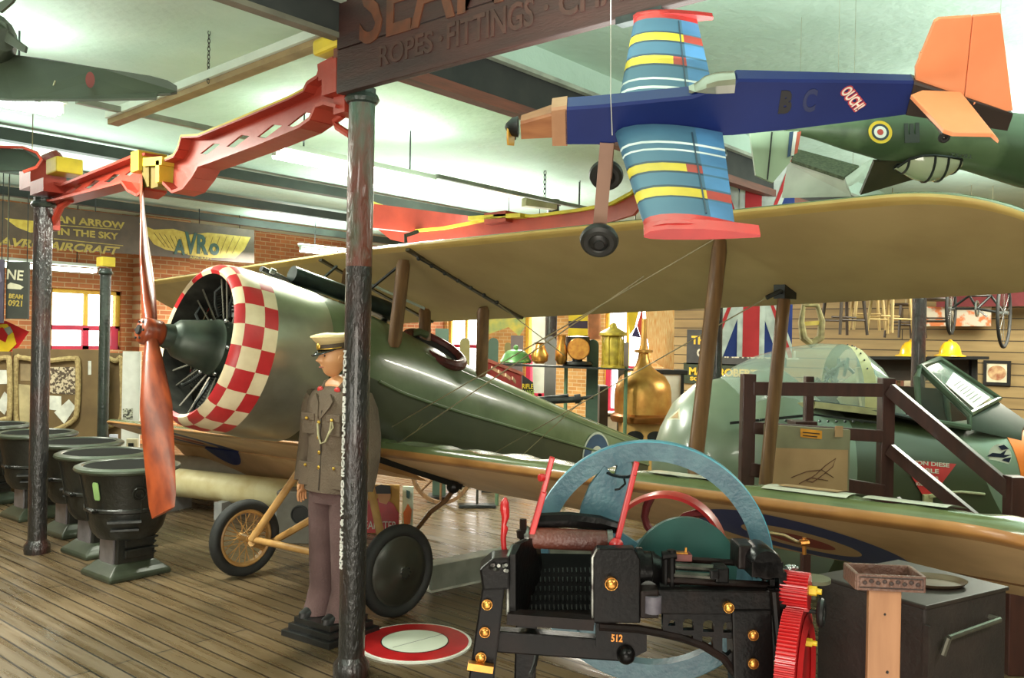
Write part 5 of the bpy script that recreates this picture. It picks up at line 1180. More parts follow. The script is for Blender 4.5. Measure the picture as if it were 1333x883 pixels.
mb = MB(); mb.loft([arc(1095, 526, 448, .5), arc(1110, 527, 452, .5)], wrap=False, caps=False); fr_ = mb.build('canopy_bow', mat('cream canopy frame', (196, 184, 132), .5, 0, (176, 164, 116), 6), jet)
mb = MB()
for k in range(3, 14, 1):
    p = arc(1102, 526, 449, .505)[k]; mb.sphere(p, .008, 6, 4)
mb.build('rivets', darksteel, fr_)
mb = MB(); mb.tube([p for p in arc(1148, 534, 500, .48, 0)], .012, 6); mb.tube([arc(1110, 527, 452, .5)[4], arc(1128, 527, 470, .5)[4], arc(1148, 534, 500, .48)[4]], .014, 6); mb.tube([arc(1110, 527, 452, .5)[8], arc(1130, 527, 470, .5)[8], arc(1148, 534, 500, .48)[8]], .012, 6); mb.build('canopy_front_edge', darksteel, jet)
mb = MB(); mb.loft([arc(1110, 527, 452, .498), arc(1130, 530, 470, .49), arc(1147, 534, 499, .475)], wrap=False, caps=False); mb.build('canopy_front_glass', perspex, jet, ang=60)
mb = MB(); mb.bar(J(940, 541, DJ - .3), J(1060, 527, DJ - .52), .03, .06); mb.bar(J(1060, 527, DJ - .52), J(1145, 537, DJ - .5), .03, .05); mb.build('canopy_rail', mat('cream rail', (186, 176, 130), .5), jet, smooth=False)
mb = MB(); mb.bar(J(950, 551, DJ - .58), J(1060, 540, DJ - .68), .02, .02); mb.bar(J(1060, 540, DJ - .68), J(1145, 551, DJ - .7), .02, .015)
for k in range(14): a = J(990 + k * 11, 547 + k * .2, DJ - .66); mb.sphere(a, .012, 6, 4)
mb.build('slide_rail', darksteel, jet)
# ejector seat seen through the canopy
seatm = mat('seat cream', (204, 188, 128), .55, 0, (178, 160, 104), 9, .2, 30)
mb = MB(); mb.tube([J(1092, 530, DJ - .1), J(1112, 515, DJ - .1), J(1128, 500, DJ - .1), J(1138, 490, DJ - .1)], [.14, .15, .13, .06], 14); mb.build('seat_headrest', seatm, jet)
mb = MB(); mb.bar(J(1126, 545, DJ - .3), J(1118, 478, DJ - .3), .06, .05); mb.bar(J(1136, 545, DJ - .25), J(1140, 505, DJ - .3), .07, .1); mb.build('seat_frame', seatm, jet, smooth=False, bev=.01)
mb = MB(); random.seed(3)
for k in range(7): 
    a = J(1062 + k * 5, 508 - k * 5, DJ - .1); mb.tube([a + V((random.uniform(-.08, .08), random.uniform(-.1, .1), random.uniform(-.08, .08))) for q in range(5)], .014, 6)
mb.build('harness', mat('harness drab', (92, 84, 62), .7, 0, (60, 56, 42), 12), jet)
mb = MB(); mb.bar(J(1050, 512, DJ), J(1088, 512, DJ), .4, .16); mb.build('seat_back', mat('dark red padding', (72, 34, 30), .7, 0, (44, 34, 28), 12), jet, smooth=False, bev=.02)
# windscreen
wfm = mat('windscreen frame green', (88, 104, 84), .35, 0, (70, 84, 66), 5, coat=.2)
top_l, bl, br, tr = (1192, 482), (1195, 545), (1262, 557), (1222, 472)
n0, n1, n2, n3 = J(1198, 478, DJ - .3), J(1222, 468, DJ + .05), J(1300, 520, DJ + .1), J(1262, 540, DJ - .42)
def frame_tube(pts, r, nm, m=wfm, closed=True): mb = MB(); mb.tube(pts, r, 8, closed=closed); return mb.build(nm, m, jet)
frame_tube([n0, n1, n2, n3], .032, 'windscreen_frame')
base = J(1197, 546, DJ - .5); frame_tube([n0, J(1193, 492, DJ - .42), base, J(1262, 557, DJ - .46), n3], .026, 'side_window_frame')
f0, f1 = J(1215, 474, DJ + .3), J(1215, 546, DJ + .46); frame_tube([n1, J(1228, 474, DJ + .3), J(1235, 548, DJ + .46)], .026, 'far_window_frame', closed=False); frame_tube([J(1222, 482, DJ + .28), J(1262, 512, DJ + .4), J(1290, 540, DJ + .45)], .02, 'far_window_frame', closed=False)
mb = MB(); mb.quad(n0, n1, n2, n3); mb.build('windscreen_glass', perspex2 if 'perspex2' in globals() else perspex, jet, smooth=False)
mb = MB(); mb.add([n0, base, J(1262, 557, DJ - .46), n3], [(0, 1, 2, 3)]); sideg = bpy.data.materials.new('side window glass'); sideg.use_nodes = True; q_ = sideg.node_tree.nodes['Principled BSDF']; q_.inputs['Base Color'].default_value = lin((60, 70, 60)); q_.inputs['Alpha'].default_value = .25; q_.inputs['Roughness'].default_value = .08; mb.build('side_window_glass', sideg, jet, smooth=False)
mb = MB(); mb.loft([[J(1262, 541, DJ - .42), J(1298, 522, DJ + .1), J(1292, 545, DJ + .4), J(1265, 560, DJ - .46)], [J(1330, 562, DJ - .3), J(1336, 548, DJ + .05), J(1336, 555, DJ + .3), J(1330, 575, DJ - .36)]]); mb.build('scuttle', mat('scuttle dark green', (58, 66, 54), .45, 0, (48, 54, 44), 4), jet)
# markings
def jside(px, py):                             # the point of the flank seen at a photo pixel
    o = JI @ CAM; r = (JI.to_3x3() @ ray(px, py)).normalized(); h = podt.ray_cast(o, r)
    return h[0] if h[0] is not None else o + r * DJ
tri = mat('warning red', (198, 46, 44), .45, 0, (180, 38, 38), 8); c0, c1, c2 = jside(1173, 598), jside(1244, 604), jside(1206, 655)
grow = 1.0
mb = MB(); N_ = 8; idx = {}; vs = []; fs = []
for i in range(N_ + 1):
    for j in range(N_ + 1 - i):
        a_, b_ = i / N_, j / N_; idx[i, j] = len(vs); vs.append(jside(1173 + 71 * a_ + 33 * b_, 598 + 6 * a_ + 57 * b_) + V((0, -.012, 0)))
for i in range(N_):
    for j in range(N_ - i):
        fs.append((idx[i, j], idx[i + 1, j], idx[i, j + 1]))
        if i + j < N_ - 1: fs.append((idx[i + 1, j], idx[i + 1, j + 1], idx[i, j + 1]))
mb.add(vs, fs); tr_ = mb.build('warning_triangle', tri, jet)
wl = mat('white lettering', (228, 222, 205), .5)
def tritext(s, px, py, w_, h_):
    ce = (c0 + c1 + c2) / 3; nn = (c1 - c0).cross(c2 - c0).normalized(); nn = nn if nn.y < 0 else -nn; x = (c1 - c0).normalized(); u = nn.cross(x)
    o = JI @ CAM; r = JI.to_3x3() @ ray(px, py); k = (jside(px, py) + V((0, -.016, 0)) - o).dot(nn) / r.dot(nn)
    text(s, .05, wl, 'lettering', tr_, mframe(o + r * k + nn * .004, x, u, nn), .001, width=w_ / FPX * DJ, height=h_ / FPX * DJ, bold=.001)
tritext('VON DIESE', 1211, 604, 46, 5); tritext('ABLE', 1209, 613, 24, 5); tritext('ACHTUNG', 1207, 622, 26, 4); tritext('SCHLEUDERSITZ', 1206, 631, 26, 4)
bc = jside(1299, 593); nb = V((.05, -1, .05)).normalized()
mb = MB(); mb.disc(bc + V((0, -.03, 0)), nb, .092, 32); bd = mb.build('bird_badge', mat('badge white', (232, 230, 214), .5), jet, smooth=False)
bx, by, bz = frame(nb, (1, 0, 0)); bx = bx if bx.x > 0 else -bx; up_ = V((0, 0, 1))
mb = MB(); o_ = bc + V((0, -.036, 0)); P2 = lambda a, b: o_ + bx * a * .092 + up_ * b * .092
navyb = mat('badge navy', (30, 38, 62), .5)
for poly in ([(-1.2, -.05), (-.7, .25), (0, .2), (.55, .55), (.3, .1), (.95, .1), (.3, -.15), (-.3, -.1)], [(-.2, .8), (.3, .95), (.75, .6), (.1, .5)], [(.1, -.35), (.75, -.55), (.95, -.1), (.4, -.2)], [(-.6, -.6), (0, -.95), (.4, -.85), (-.1, -.5)]):
    mb.add([P2(*p) for p in poly], [tuple(range(len(poly)))])
mb.build('bird_emblem', navyb, bd, smooth=False)
# small yellow outlined triangle on the tail end
y0_, y1_, y2_ = J(867, 546, DJ - .40), J(884, 531, DJ - .46), J(884, 546, DJ - .52)
mb = MB(); mb.add([p + V((0, -.03, 0)) for p in (y0_, y1_, y2_)], [(0, 1, 2)]); o_t = mb.build('triangle_mark', mat('pale cream mark', (226, 220, 180), .5), jet, smooth=False)
ce = (y0_ + y1_ + y2_) / 3; mb = MB(); mb.add([ce + (p - ce) * .55 + V((0, -.036, 0)) for p in (y0_, y1_, y2_)], [(0, 1, 2)]); mb.build('triangle_centre', mat('ochre mark', (196, 150, 70), .5), o_t, smooth=False)
# latch by the triangle point
mb = MB(); mb.box(jside(1205, 655) + V((0, -.03, 0)), (.07, .03, .14)); mb.bar(jside(1205, 645) + V((0, -.05, 0)), jside(1222, 642) + V((0, -.05, 0)), .025, .03); mb.build('door_latch', mat('pale latch', (190, 186, 140), .45, .2), jet, smooth=False, bev=.006)
mb = MB(); q = [jside(1225, 641), jside(1250, 640), jside(1280, 643)]; mb.tube([p + V((0, -.02, 0)) for p in q], .01, 6); mb.build('chipped_edge', mat('chipped paint', (196, 188, 150), .6), jet)
mb = MB(); mb.bar(jside(925, 560) + V((0, -.02, 0)), jside(965, 557) + V((0, -.02, 0)), .01, .02); mb.build('panel_line', white, jet, smooth=False)
# windscreen notice
nt0 = n0.lerp(n3, .42); 
mb = MB(); off = (n1 - n0).cross(n3 - n0).normalized(); off = off if off.y < 0 else -off
pw_ = lambda a, b: n0 + (n1 - n0) * a + (n3 - n0) * b * 1.0 + ((n2 - n1) - (n3 - n0)) * a * b + off * .02
t = thing('paper_notice', 'white printed paper notice resting on the sloping jet windscreen', 'notice', M.Translation(JT @ pw_(.5, .6))); TI = t.matrix_basis.inverted() @ JT
Z = lambda a, b: TI @ pw_(a, b)
mb = MB(); mb.quad(Z(.12, .42), Z(.75, .30), Z(.80, .92), Z(.16, .96)); mb.build('sheet', white, t, smooth=False)
mb = MB(); gp = mat('grey print', (110, 112, 112), .7); oo = TI.to_3x3() @ (off * .003)
for k in range(7): a = .5 + k * .06; mb.bar(Z(.28, a) + oo, Z(.62, a - .02) + oo, .004, .003)
mb.build('print_lines', gp, t, smooth=False)

# ---------------------------------------------------------------- brown stair rail in front of the jet
rail_m = mat('dark red brown rail', (72, 40, 34), .4, 0, (58, 32, 28), 5, stretch=(4, 4, .8), coat=.1)
ST = atc(1150, 6.0); SII = ST.inverted(); K = lambda px, py, d=6.0: SII @ W(px, py, d)
st_ = thing('stair_rail', 'dark red brown wooden handrail and posts of a viewing stair before the jet', 'handrail', ST)
def kg(px, d): p = W(px, 444, d); p.z = 0; return SII @ p
def post(px, top, d, w_=.088, nm='post'):
    a = K(px, top, d); g = V((a.x, a.y, 0)); mb = MB(); mb.bar(g, a, w_, w_, (0, 1, 0)); return mb.build(nm, rail_m, st_, smooth=False, bev=.006)
def rail(p0, d0, p1, d1, h=.09, w_=.045, nm='rail'):
    mb = MB(); mb.bar(K(*p0, d0), K(*p1, d1), w_, h); return mb.build(nm, rail_m, st_, smooth=False, bev=.004)
post(974, 487, 5.9); post(1154, 492, 5.9); post(1322, 620, 5.2, .1); post(1053, 490, 6.3, .06)
rail((980, 506), 5.87, (1148, 508), 5.87); rail((980, 557), 5.87, (1148, 568), 5.87, .08); rail((976, 611), 5.87, (1150, 640), 5.87, .09)
rail((1058, 553), 6.3, (1030, 553), 6.3, .06, .2, 'step_board')
rail((1158, 507), 5.85, (1318, 642), 5.2); rail((1158, 585), 5.85, (1312, 712), 5.2, .08)
mb = MB(); mb.bar(K(1158, 660, 6.1), K(1330, 840, 5.4), .04, .2); mb.build('stringer_board', rail_m, st_, smooth=False)
mb = MB()
for k in range(5): a = K(1180 + k * 30, 700 + k * 30, 6.1 - k * .14); mb.box(a + V((0, .12, 0)), (.28, .3, .03))
mb.build('treads', rail_m, st_, smooth=False)
# cardboard display panel hung on the rail
card = mat('tan card', (176, 142, 102), .7, 0, (160, 126, 88), 4); greyc = mat('grey card', (134, 130, 100), .7, 0, (120, 116, 90), 5)
DB = atc(1048, 5.72); DBI = DB.inverted(); D_ = lambda px, py, d=5.72: DBI @ W(px, py, d)
t = thing('exhibit_board', 'grey and tan card panel with a sketch and orange label behind the rear wing strut', 'panel', DB)
mb = MB(); q = [D_(997, 553), D_(1107, 560), D_(1105, 640), D_(995, 640)]; mb.add(q + [p + V((0, .05, 0)) for p in q], [(3, 2, 1, 0), (4, 5, 6, 7), (0, 1, 5, 4), (1, 2, 6, 5), (2, 3, 7, 6), (3, 0, 4, 7)]); mb.build('backing', greyc, t, smooth=False)
q = [D_(999, 583, 5.71), D_(1104, 586, 5.71), D_(1103, 640, 5.71), D_(998, 640, 5.71)]; mb = MB(); mb.add(q, [(0, 1, 2, 3)]); mb.build('drawing_sheet', card, t, smooth=False)
mb = MB(); q = [D_(1042, 558, 5.705), D_(1070, 561, 5.705), D_(1070, 572, 5.705), D_(1042, 569, 5.705)]; mb.add(q, [(0, 1, 2, 3)]); lb = mb.build('label', mat('orange label', (236, 160, 40), .6), t, smooth=False)
mb = MB()
for k in range(2): mb.bar(D_(1045, 563 + k * 4, 5.70), D_(1067 - k * 3, 565 + k * 4, 5.70), .004, .006)
mb.build('label_print', darksteel, lb, smooth=False)
mb = MB(); mb.tube([D_(x, y, 5.703) for x, y in ((1050, 626), (1062, 618), (1075, 606), (1088, 597), (1084, 608), (1072, 618), (1058, 628), (1050, 626))], .003, 5); mb.tube([D_(x, y, 5.703) for x, y in ((1030, 622), (1050, 614), (1070, 612), (1085, 622))], .003, 5); mb.tube([D_(x, y, 5.703) for x, y in ((1040, 630), (1055, 622), (1078, 626))], .003, 5); mb.build('sketch', mat('brown sketch line', (110, 72, 52), .7), t)
for px in (1000, 1088): mb = MB(); mb.box(D_(px + 4, 562, 5.70), (.05, .01, .07)); mb.build('tape', card, t, smooth=False)
# papers lying on the lower wing
def wingtop(px, py):
    r = ray(px, py)
    best = None
    for k in range(400):
        p = CAM + r * (2.5 + k * .01); q = AFI @ p; t_ = -q.y
        if 1.32 < q.x < 2.5:
            if q.z <= wz(0, q.x, t_, True) + .02: return p, V((q.x, q.y, wz(0, q.x, t_, True)))
    return None, None
def wsheet(name, label, s0, s1, t0, t1, m, printm=None, lift=.004):
    t = thing(name, label, 'paper', AF @ M.Translation((0, 0, 0))); mb = MB(); n = 8; vs = []
    for i in range(n + 1):
        for j in range(n + 1):
            s = s0 + (s1 - s0) * i / n; tt = t0 + (t1 - t0) * j / n; vs.append(KM @ V((s, -tt, wz(0, s, tt, True) + lift + .015 * (i / n - .5) ** 2)))
    mb.add(vs, [(i * (n + 1) + j, i * (n + 1) + j + 1, (i + 1) * (n + 1) + j + 1, (i + 1) * (n + 1) + j) for i in range(n) for j in range(n)]); mb.build('sheet', m, t)
    if printm:
        mb = MB(); vs = []
        for i in range(5):
            for j in range(5): s = s0 + (s1 - s0) * (.2 + .6 * i / 4); tt = t0 + (t1 - t0) * (.15 + .7 * j / 4); vs.append(KM @ V((s, -tt, wz(0, s, tt, True) + lift + .006)))
        mb.add(vs, [(i * 5 + j, i * 5 + j + 1, (i + 1) * 5 + j + 1, (i + 1) * 5 + j) for i in range(4) for j in range(4)]); mb.build('printed_picture', printm, t)
    return t
paper = mat('gloss paper', (214, 214, 196), .25, 0, (200, 200, 182), 4, coat=.3); pic = mat('brown picture', (178, 140, 92), .4, 0, (150, 120, 84), 12)
wsheet('aircraft_print', 'printed sheet with brown picture on the lower wing before the display panel', 1.34, 1.56, 3.4, 3.8, paper, pic)
wsheet('loose_sheet', 'plain glossy sheet lying on the lower wing just behind the blue flywheel', 1.36, 1.6, 2.75, 3.15, paper)
wsheet('loose_sheet', 'plain glossy sheet lying on the lower wing near its tip, right of the printed sheet', 1.36, 1.6, 3.86, 4.2, paper)
# ================================================================ cast iron stoves
stove_m = mat('stove black iron', (40, 40, 36), .36, .1, (30, 30, 27), 5, .2, 30); plate_m = mat('stove grey plate', (128, 122, 124), .4, .3, (108, 102, 104), 8); rim_m = mat('stove green rim', (62, 68, 54), .35, .1, (48, 54, 42), 8); lab_m = mat('pale green enamel', (150, 186, 116), .4)
def stove_frame(px, d): return atc(px, d, 0, .9)
st0 = thing('cast_iron_stove', 'nearest black cast iron stove of the row, with pale green enamel plate on its pot', 'stove', stove_frame(170, 7.0), 'row of cast iron stoves')
HS = .875
mb = MB(); mb.lathe([(.17, .30), (.22, .31), (.265, .37), (.29, .45), (.30, .52), (.315, .53), (.315, .55), (.305, .56), (.35, .80), (.36, .83)], n=48); mb.build('pot', stove_m, st0)
mb = MB(); mb.lathe([(.355, .82), (.385, .83), (.395, .845), (.39, .86), (.36, .872), (.335, .872), (.32, .86), (.31, .84)], n=48); mb.build('rim', rim_m, st0)
mb = MB(); mb.lathe([(.335, .862), (.31, .80), (0, .78)], n=40); mb.build('inner_lid', mat('matt inner black', (20, 21, 18), .95, 0, spec=.1), st0)  # near-black matt colour inside the pot
mb = MB(); mb.box((0, 0, .21), (.31, .29, .22), taper=.95); mb.build('pedestal', stove_m, st0, smooth=False, bev=.01)
mb = MB(); mb.loft([[V((sx * a, sy * b, z)) for sx, sy in ((-1, -1), (1, -1), (1, 1), (-1, 1))] for a, b, z in ((.25, .23, 0), (.255, .235, .03), (.24, .22, .05), (.21, .19, .075), (.17, .16, .11), (.15, .15, .12))]); mb.build('base', rim_m, st0, smooth=False, bev=.012)
mb = MB(); mb.box((-.157, 0, .215), (.014, .2, .2)); mb.box((-.157, -.0, .215), (.012, .21, .21)); mb.build('side_plate', plate_m, st0, smooth=False)
for z in (.19, .27): 
    mb = MB(); mb.box((.02, -.158, z), (.24, .03, .062)); dr = mb.build('ash_door', stove_m, st0, smooth=False, bev=.006); mb = MB(); mb.box((.02, -.19, z + .035), (.26, .03, .012)); mb.cyl((.12, -.185, z), (.12, -.215, z), .01, n=8); mb.build('door_handle', darksteel, dr)
for hz, hw in ((.40, .2), (.47, .24)): mb = MB(); RZ = M.Rotation(-.55, 3, 'Z'); mb.box(RZ @ V((0, -.27 - .05 * (hz > .45), hz)), (hw, .05, .016), rot=RZ); mb.build('grate_bar', darksteel, st0, smooth=False)
for a in (math.radians(-100), math.radians(-15), math.radians(170), math.radians(70)):
    mb = MB(); mb.tube([(r * math.cos(a), r * math.sin(a), z) for r, z in ((.295, .45), (.31, .54), (.352, .80), (.362, .83))], .006, 6); mb.build('seam', stove_m, st0)
al = math.radians(-158); lp = V((.345 * math.cos(al), .345 * math.sin(al), .70)); nn = V((math.cos(al), math.sin(al), -.2)).normalized(); x, y, z = frame(nn, (0, 0, 1))
mb = MB(); mb.prism([(-.07, -.018), (-.055, -.026), (.055, -.026), (.07, -.018), (.07, .018), (.055, .026), (-.055, .026), (-.07, .018)], .006, mframe(lp - nn * .008, x, y, z)); mb.build('enamel_plate', lab_m, st0, smooth=False)
mb = MB(); mb.tube([(-.30, -.12, .545), (-.35, -.14, .55), (-.345, -.08, .555)], .012, 6); mb.sphere((-.33, -.12, .55), .022, 8, 6); mb.build('hinge_lug', stove_m, st0)
mb = MB(); cl = V((.345 * math.cos(math.radians(-104)), .345 * math.sin(math.radians(-104)), .68)); n2 = V((math.cos(math.radians(-104)), math.sin(math.radians(-104)), -.2)); mb.ring(cl, n2, .05, [(.006 * math.cos(k * PI / 3), .006 * math.sin(k * PI / 3)) for k in range(6)], 24); mb.ring(cl, n2, .03, [(.005 * math.cos(k * PI / 3), .005 * math.sin(k * PI / 3)) for k in range(6)], 20); mb.build('cast_emblem', stove_m, st0)
for k, (px, d, lab) in enumerate(((138, 7.68, 'black cast iron stove directly behind the nearest one, mostly hidden by it'), (106, 8.4, 'black cast iron stove half behind the left column, third in the row'), (50, 9.1, 'black cast iron stove just left of the left column'), (-8, 9.8, 'black cast iron stove cut off by the left edge, furthest in the row'))):
    c = copytree(st0, stove_frame(px, d), lab, 'row of cast iron stoves')
    for ch in list(c.children):
        if ch.name.startswith('enamel_plate'): bpy.data.objects.remove(ch)

# ================================================================ uniformed mannequin
MN = atc(441, 5.68, 0, -.62); skin = mat('mannequin skin', (206, 150, 104), .45, 0, (196, 138, 92), 5); khaki = mat('uniform brown drab', (98, 82, 66), .85, 0, (84, 70, 56), 6, .3, 90); trou = mat('uniform trousers', (96, 72, 70), .85, 0, (82, 60, 58), 6, .3, 90)
mq = thing('mannequin', 'mannequin in brown army uniform and cream peaked cap, standing behind the nearest column', 'mannequin', MN)
def ell(z, a, b, cx=0., cy=0., n=32, sq=1.): return [V((cx + a * math.copysign(abs(math.cos(2 * PI * k / n)) ** sq, math.cos(2 * PI * k / n)), cy + b * math.copysign(abs(math.sin(2 * PI * k / n)) ** sq, math.sin(2 * PI * k / n)), z)) for k in range(n)]
ZB = .12
# body: torso, neck, head, arms, hands and legs grown as one skin surface
def skinbody():
    me = bpy.data.meshes.new('body'); vs = []; es = []; rs = []
    def v(p, r): vs.append(p); rs.append(r if isinstance(r, tuple) else (r, r)); return len(vs) - 1
    def e(a, b): es.append((a, b))
    pel = v((0, .0, .98), (.13, .1)); wst = v((0, 0, 1.14), (.12, .09)); ch = v((0, 0, 1.36), (.14, .1)); nk = v((0, .01, 1.56), (.065, .06)); nk2 = v((0, -.005, 1.665), (.055, .058)); e(pel, wst); e(wst, ch); e(ch, nk); e(nk, nk2)
    for s in (-1, 1):
        sh = v((s * .19, 0.01, 1.50), .055); el = v((s * .275, .02, 1.22), .042); wr = v((s * .275, -.03, .98), .03); pm_ = v((s * .272, -.045, .915), (.04, .022)); e(nk, sh); e(sh, el); e(el, wr); e(wr, pm_)
        for k in range(4):
            b0 = v((s * .272 , -.075 + .02 * k, .885), .0095); b1 = v((s * (.269), -.08 + .021 * k, .85), .009); b2 = v((s * (.26), -.078 + .021 * k, .815 + .008 * abs(k - 1)), .008); e(pm_, b0); e(b0, b1); e(b1, b2)
        th = v((s * .257, -.085, .935), .011); th2 = v((s * .247, -.1, .90), .009); e(pm_, th); e(th, th2)
        hp = v((s * .09, 0, .90), .085); kn = v((s * .095, -.01, .55), .06); an = v((s * .095, .0, .21), .035); ft = v((s * .1, -.05, ZB + .04), .03); toe = v((s * .103, -.10, ZB + .03), .022); e(pel, hp); e(hp, kn); e(kn, an); e(an, ft); e(ft, toe)
    me.from_pydata(vs, es, []); ob = bpy.data.objects.new('body_tmp', me); C.objects.link(ob)
    m = ob.modifiers.new('s', 'SKIN'); 
    for i, r in enumerate(rs): me.skin_vertices[0].data[i].radius = r
    me.skin_vertices[0].data[0].use_root = True
    m.use_smooth_shade = True; s2 = ob.modifiers.new('ss', 'SUBSURF'); s2.levels = 2; s2.render_levels = 2
    dg = bpy.context.evaluated_depsgraph_get(); dg.update(); out = bpy.data.meshes.new_from_object(ob.evaluated_get(dg)); bpy.data.objects.remove(ob); return out
def headmesh(bm):
    # a head turned a little further to its right, overlapping the neck
    n, m = 56, 44; RT = M.Translation((-.018, -.022, 1.775)) @ M.Rotation(-.24, 4, 'Z'); vs = []
    for j in range(m + 1):
        t_ = PI * j / m; z = math.cos(t_); s = math.sin(t_)
        for i in range(n):
            a = 2 * PI * i / n; x, y = s * math.sin(a), -s * math.cos(a)      # a = 0 faces -y
            lon = (a + PI) % (2 * PI) - PI
            rx, ry, rz = .076, .097, .128
            X, Y, Z = x * rx, y * ry, z * rz
            if Z < -.03:                                   # jaw and chin
                k = min(1, (-.03 - Z) / .09); X *= 1 - .28 * k; Y = Y * (1 - .12 * k) - .008 * k if y < 0 else Y * (1 - .38 * k)
            g = lambda l0, z0, sl, sz: math.exp(-((lon - l0) / sl) ** 2 - ((Z - z0) / sz) ** 2)
            if y < 0:
                Y -= .030 * g(0, -.026, .14, .013) + .018 * g(0, -.006, .11, .02) + .006 * g(0, .03, .5, .012)   # nose, bridge, brow
                Y += .010 * g(.36, .008, .17, .014) + .010 * g(-.36, .008, .17, .014)       # eye sockets
                Y -= .005 * g(.36, .008, .10, .007) + .005 * g(-.36, .008, .10, .007)
                Y -= .006 * g(0, -.058, .26, .006) + .006 * g(0, -.072, .24, .007) - .004 * g(0, -.065, .3, .003)   # lips
                Y -= .008 * g(0, -.105, .3, .018)        # chin
                Y -= .004 * g(.6, -.025, .25, .02) + .004 * g(-.6, -.025, .25, .02)
            vs.append(RT @ V((X, Y, Z)))
    bv = [bm.verts.new(p) for p in vs]
    for j in range(m):
        for i in range(n):
            q = [bv[j * n + i], bv[(j + 1) * n + i], bv[(j + 1) * n + (i + 1) % n], bv[j * n + (i + 1) % n]]
            try: bm.faces.new(q)
            except ValueError: pass
    for s in (-1, 1):                                   # ears
        pts = []
        for k in range(10):
            a = 2 * PI * k / 10; pts.append(RT @ V((s * (.078 + .006 * math.sin(a)), .006 + .016 * math.cos(a), -.012 + .03 * math.sin(a))))
        e2 = [RT @ V((s * .066, .004, -.012)) + (p - RT @ V((s * .078, .006, -.012))) * .7 for p in pts]
        A = [bm.verts.new(p) for p in pts]; Bv = [bm.verts.new(p) for p in e2]
        for k in range(10): bm.faces.new([A[k], A[(k + 1) % 10], Bv[(k + 1) % 10], Bv[k]])
        bm.faces.new(A)
    return RT
me = skinbody(); bm = bmesh.new(); bm.from_mesh(me); RT = headmesh(bm); bmesh.ops.remove_doubles(bm, verts=bm.verts[:], dist=1e-5); bmesh.ops.recalc_face_normals(bm, faces=bm.faces[:])
# join neck and head into one surface
tmp = bpy.data.meshes.new('body'); bm.to_mesh(tmp); bm.free(); ob = bpy.data.objects.new('b_tmp', tmp); C.objects.link(ob); r_ = ob.modifiers.new('r', 'REMESH'); r_.mode = 'VOXEL'; r_.voxel_size = .0035; dg = bpy.context.evaluated_depsgraph_get(); dg.update(); me2 = bpy.data.meshes.new_from_object(ob.evaluated_get(dg)); bpy.data.objects.remove(ob)
me2.materials.clear(); me2.materials.append(skin); me2.name = 'body'; me2.polygons.foreach_set('use_smooth', [True] * len(me2.polygons)); body = bpy.data.objects.new('body', me2); C.objects.link(body); body.parent = mq
eyew = mat('eye dark', (40, 30, 26), .3); lipm = mat('lip tone', (168, 92, 74), .5); hairm = mat('short dark hair', (58, 42, 30), .8)
for s in (-1, 1):
    mb = MB(); mb.sphere(RT @ V((s * .030, -.080, .008)), .0085, 10, 8); mb.build('eye', eyew, mq)
    mb = MB(); mb.tube([RT @ V((s * x, y, z)) for x, y, z in ((.014, -.094, .024), (.03, -.092, .029), (.046, -.082, .025))], .003, 6); mb.build('eyebrow', hairm, mq)
mb = MB(); mb.tube([RT @ V((x, y, -.065)) for x, y in ((-.024, -.086), (-.01, -.0965), (.01, -.0965), (.024, -.086))], [.002, .004, .004, .002], 6); mb.build('lips', lipm, mq)
mb = MB(); rings = []
for z, k in ((-.055, .93), (-.03, 1.0), (.0, 1.025), (.03, 1.03), (.05, 1.02)):
    rings.append([RT @ V((.0785 * k * math.sin(a), -.0995 * k * math.cos(a) , z + (.0 if abs(a) > 2 else .012))) for a in [1.85 + (2 * PI - 3.7) * q / 24 for q in range(25)]])
mb.loft(rings, wrap=False, caps=False); mb.build('hair', hairm, mq)
# jacket
mb = MB(); mb.loft([ell(*q) for q in ((.925, .245, .175, 0, .01), (1.0, .24, .166, 0, .008), (1.12, .22, .15), (1.2, .215, .144), (1.32, .23, .146), (1.42, .24, .146), (1.5, .238, .134, 0, .004), (1.55, .215, .117, 0, .01), (1.585, .15, .082, 0, .022), (1.61, .085, .06, 0, .03))]); jk = mb.build('jacket', khaki, mq, ang=70)
for s in (-1, 1):
    mb = MB(); pts = [(s * .20, .01, 1.525), (s * .245, .012, 1.44), (s * .275, .02, 1.28), (s * .288, .012, 1.16), (s * .29, -.01, 1.04), (s * .282, -.03, .955)]
    mb.tube(pts, [.072, .074, .068, .062, .057, .055], 16, flat=1.05); mb.build('sleeve', khaki, mq, ang=70)
dk = mat('uniform seam', (58, 48, 38), .9); gold_b = mat('gilt button', (220, 180, 80), .3, .8, (200, 160, 70), 20); collar_r = mat('red collar patch', (196, 44, 40), .5)
fy = lambda z, x=0: -.148 * math.sqrt(max(0.05, 1 - (x / .222) ** 2)) - .006
mb = MB(); mb.tube([(.012, fy(1.46) + .01, 1.44), (.014, fy(1.3), 1.3), (.014, -.145, 1.15), (.018, -.165, .94)], .004, 6); mb.build('front_edge', dk, jk)
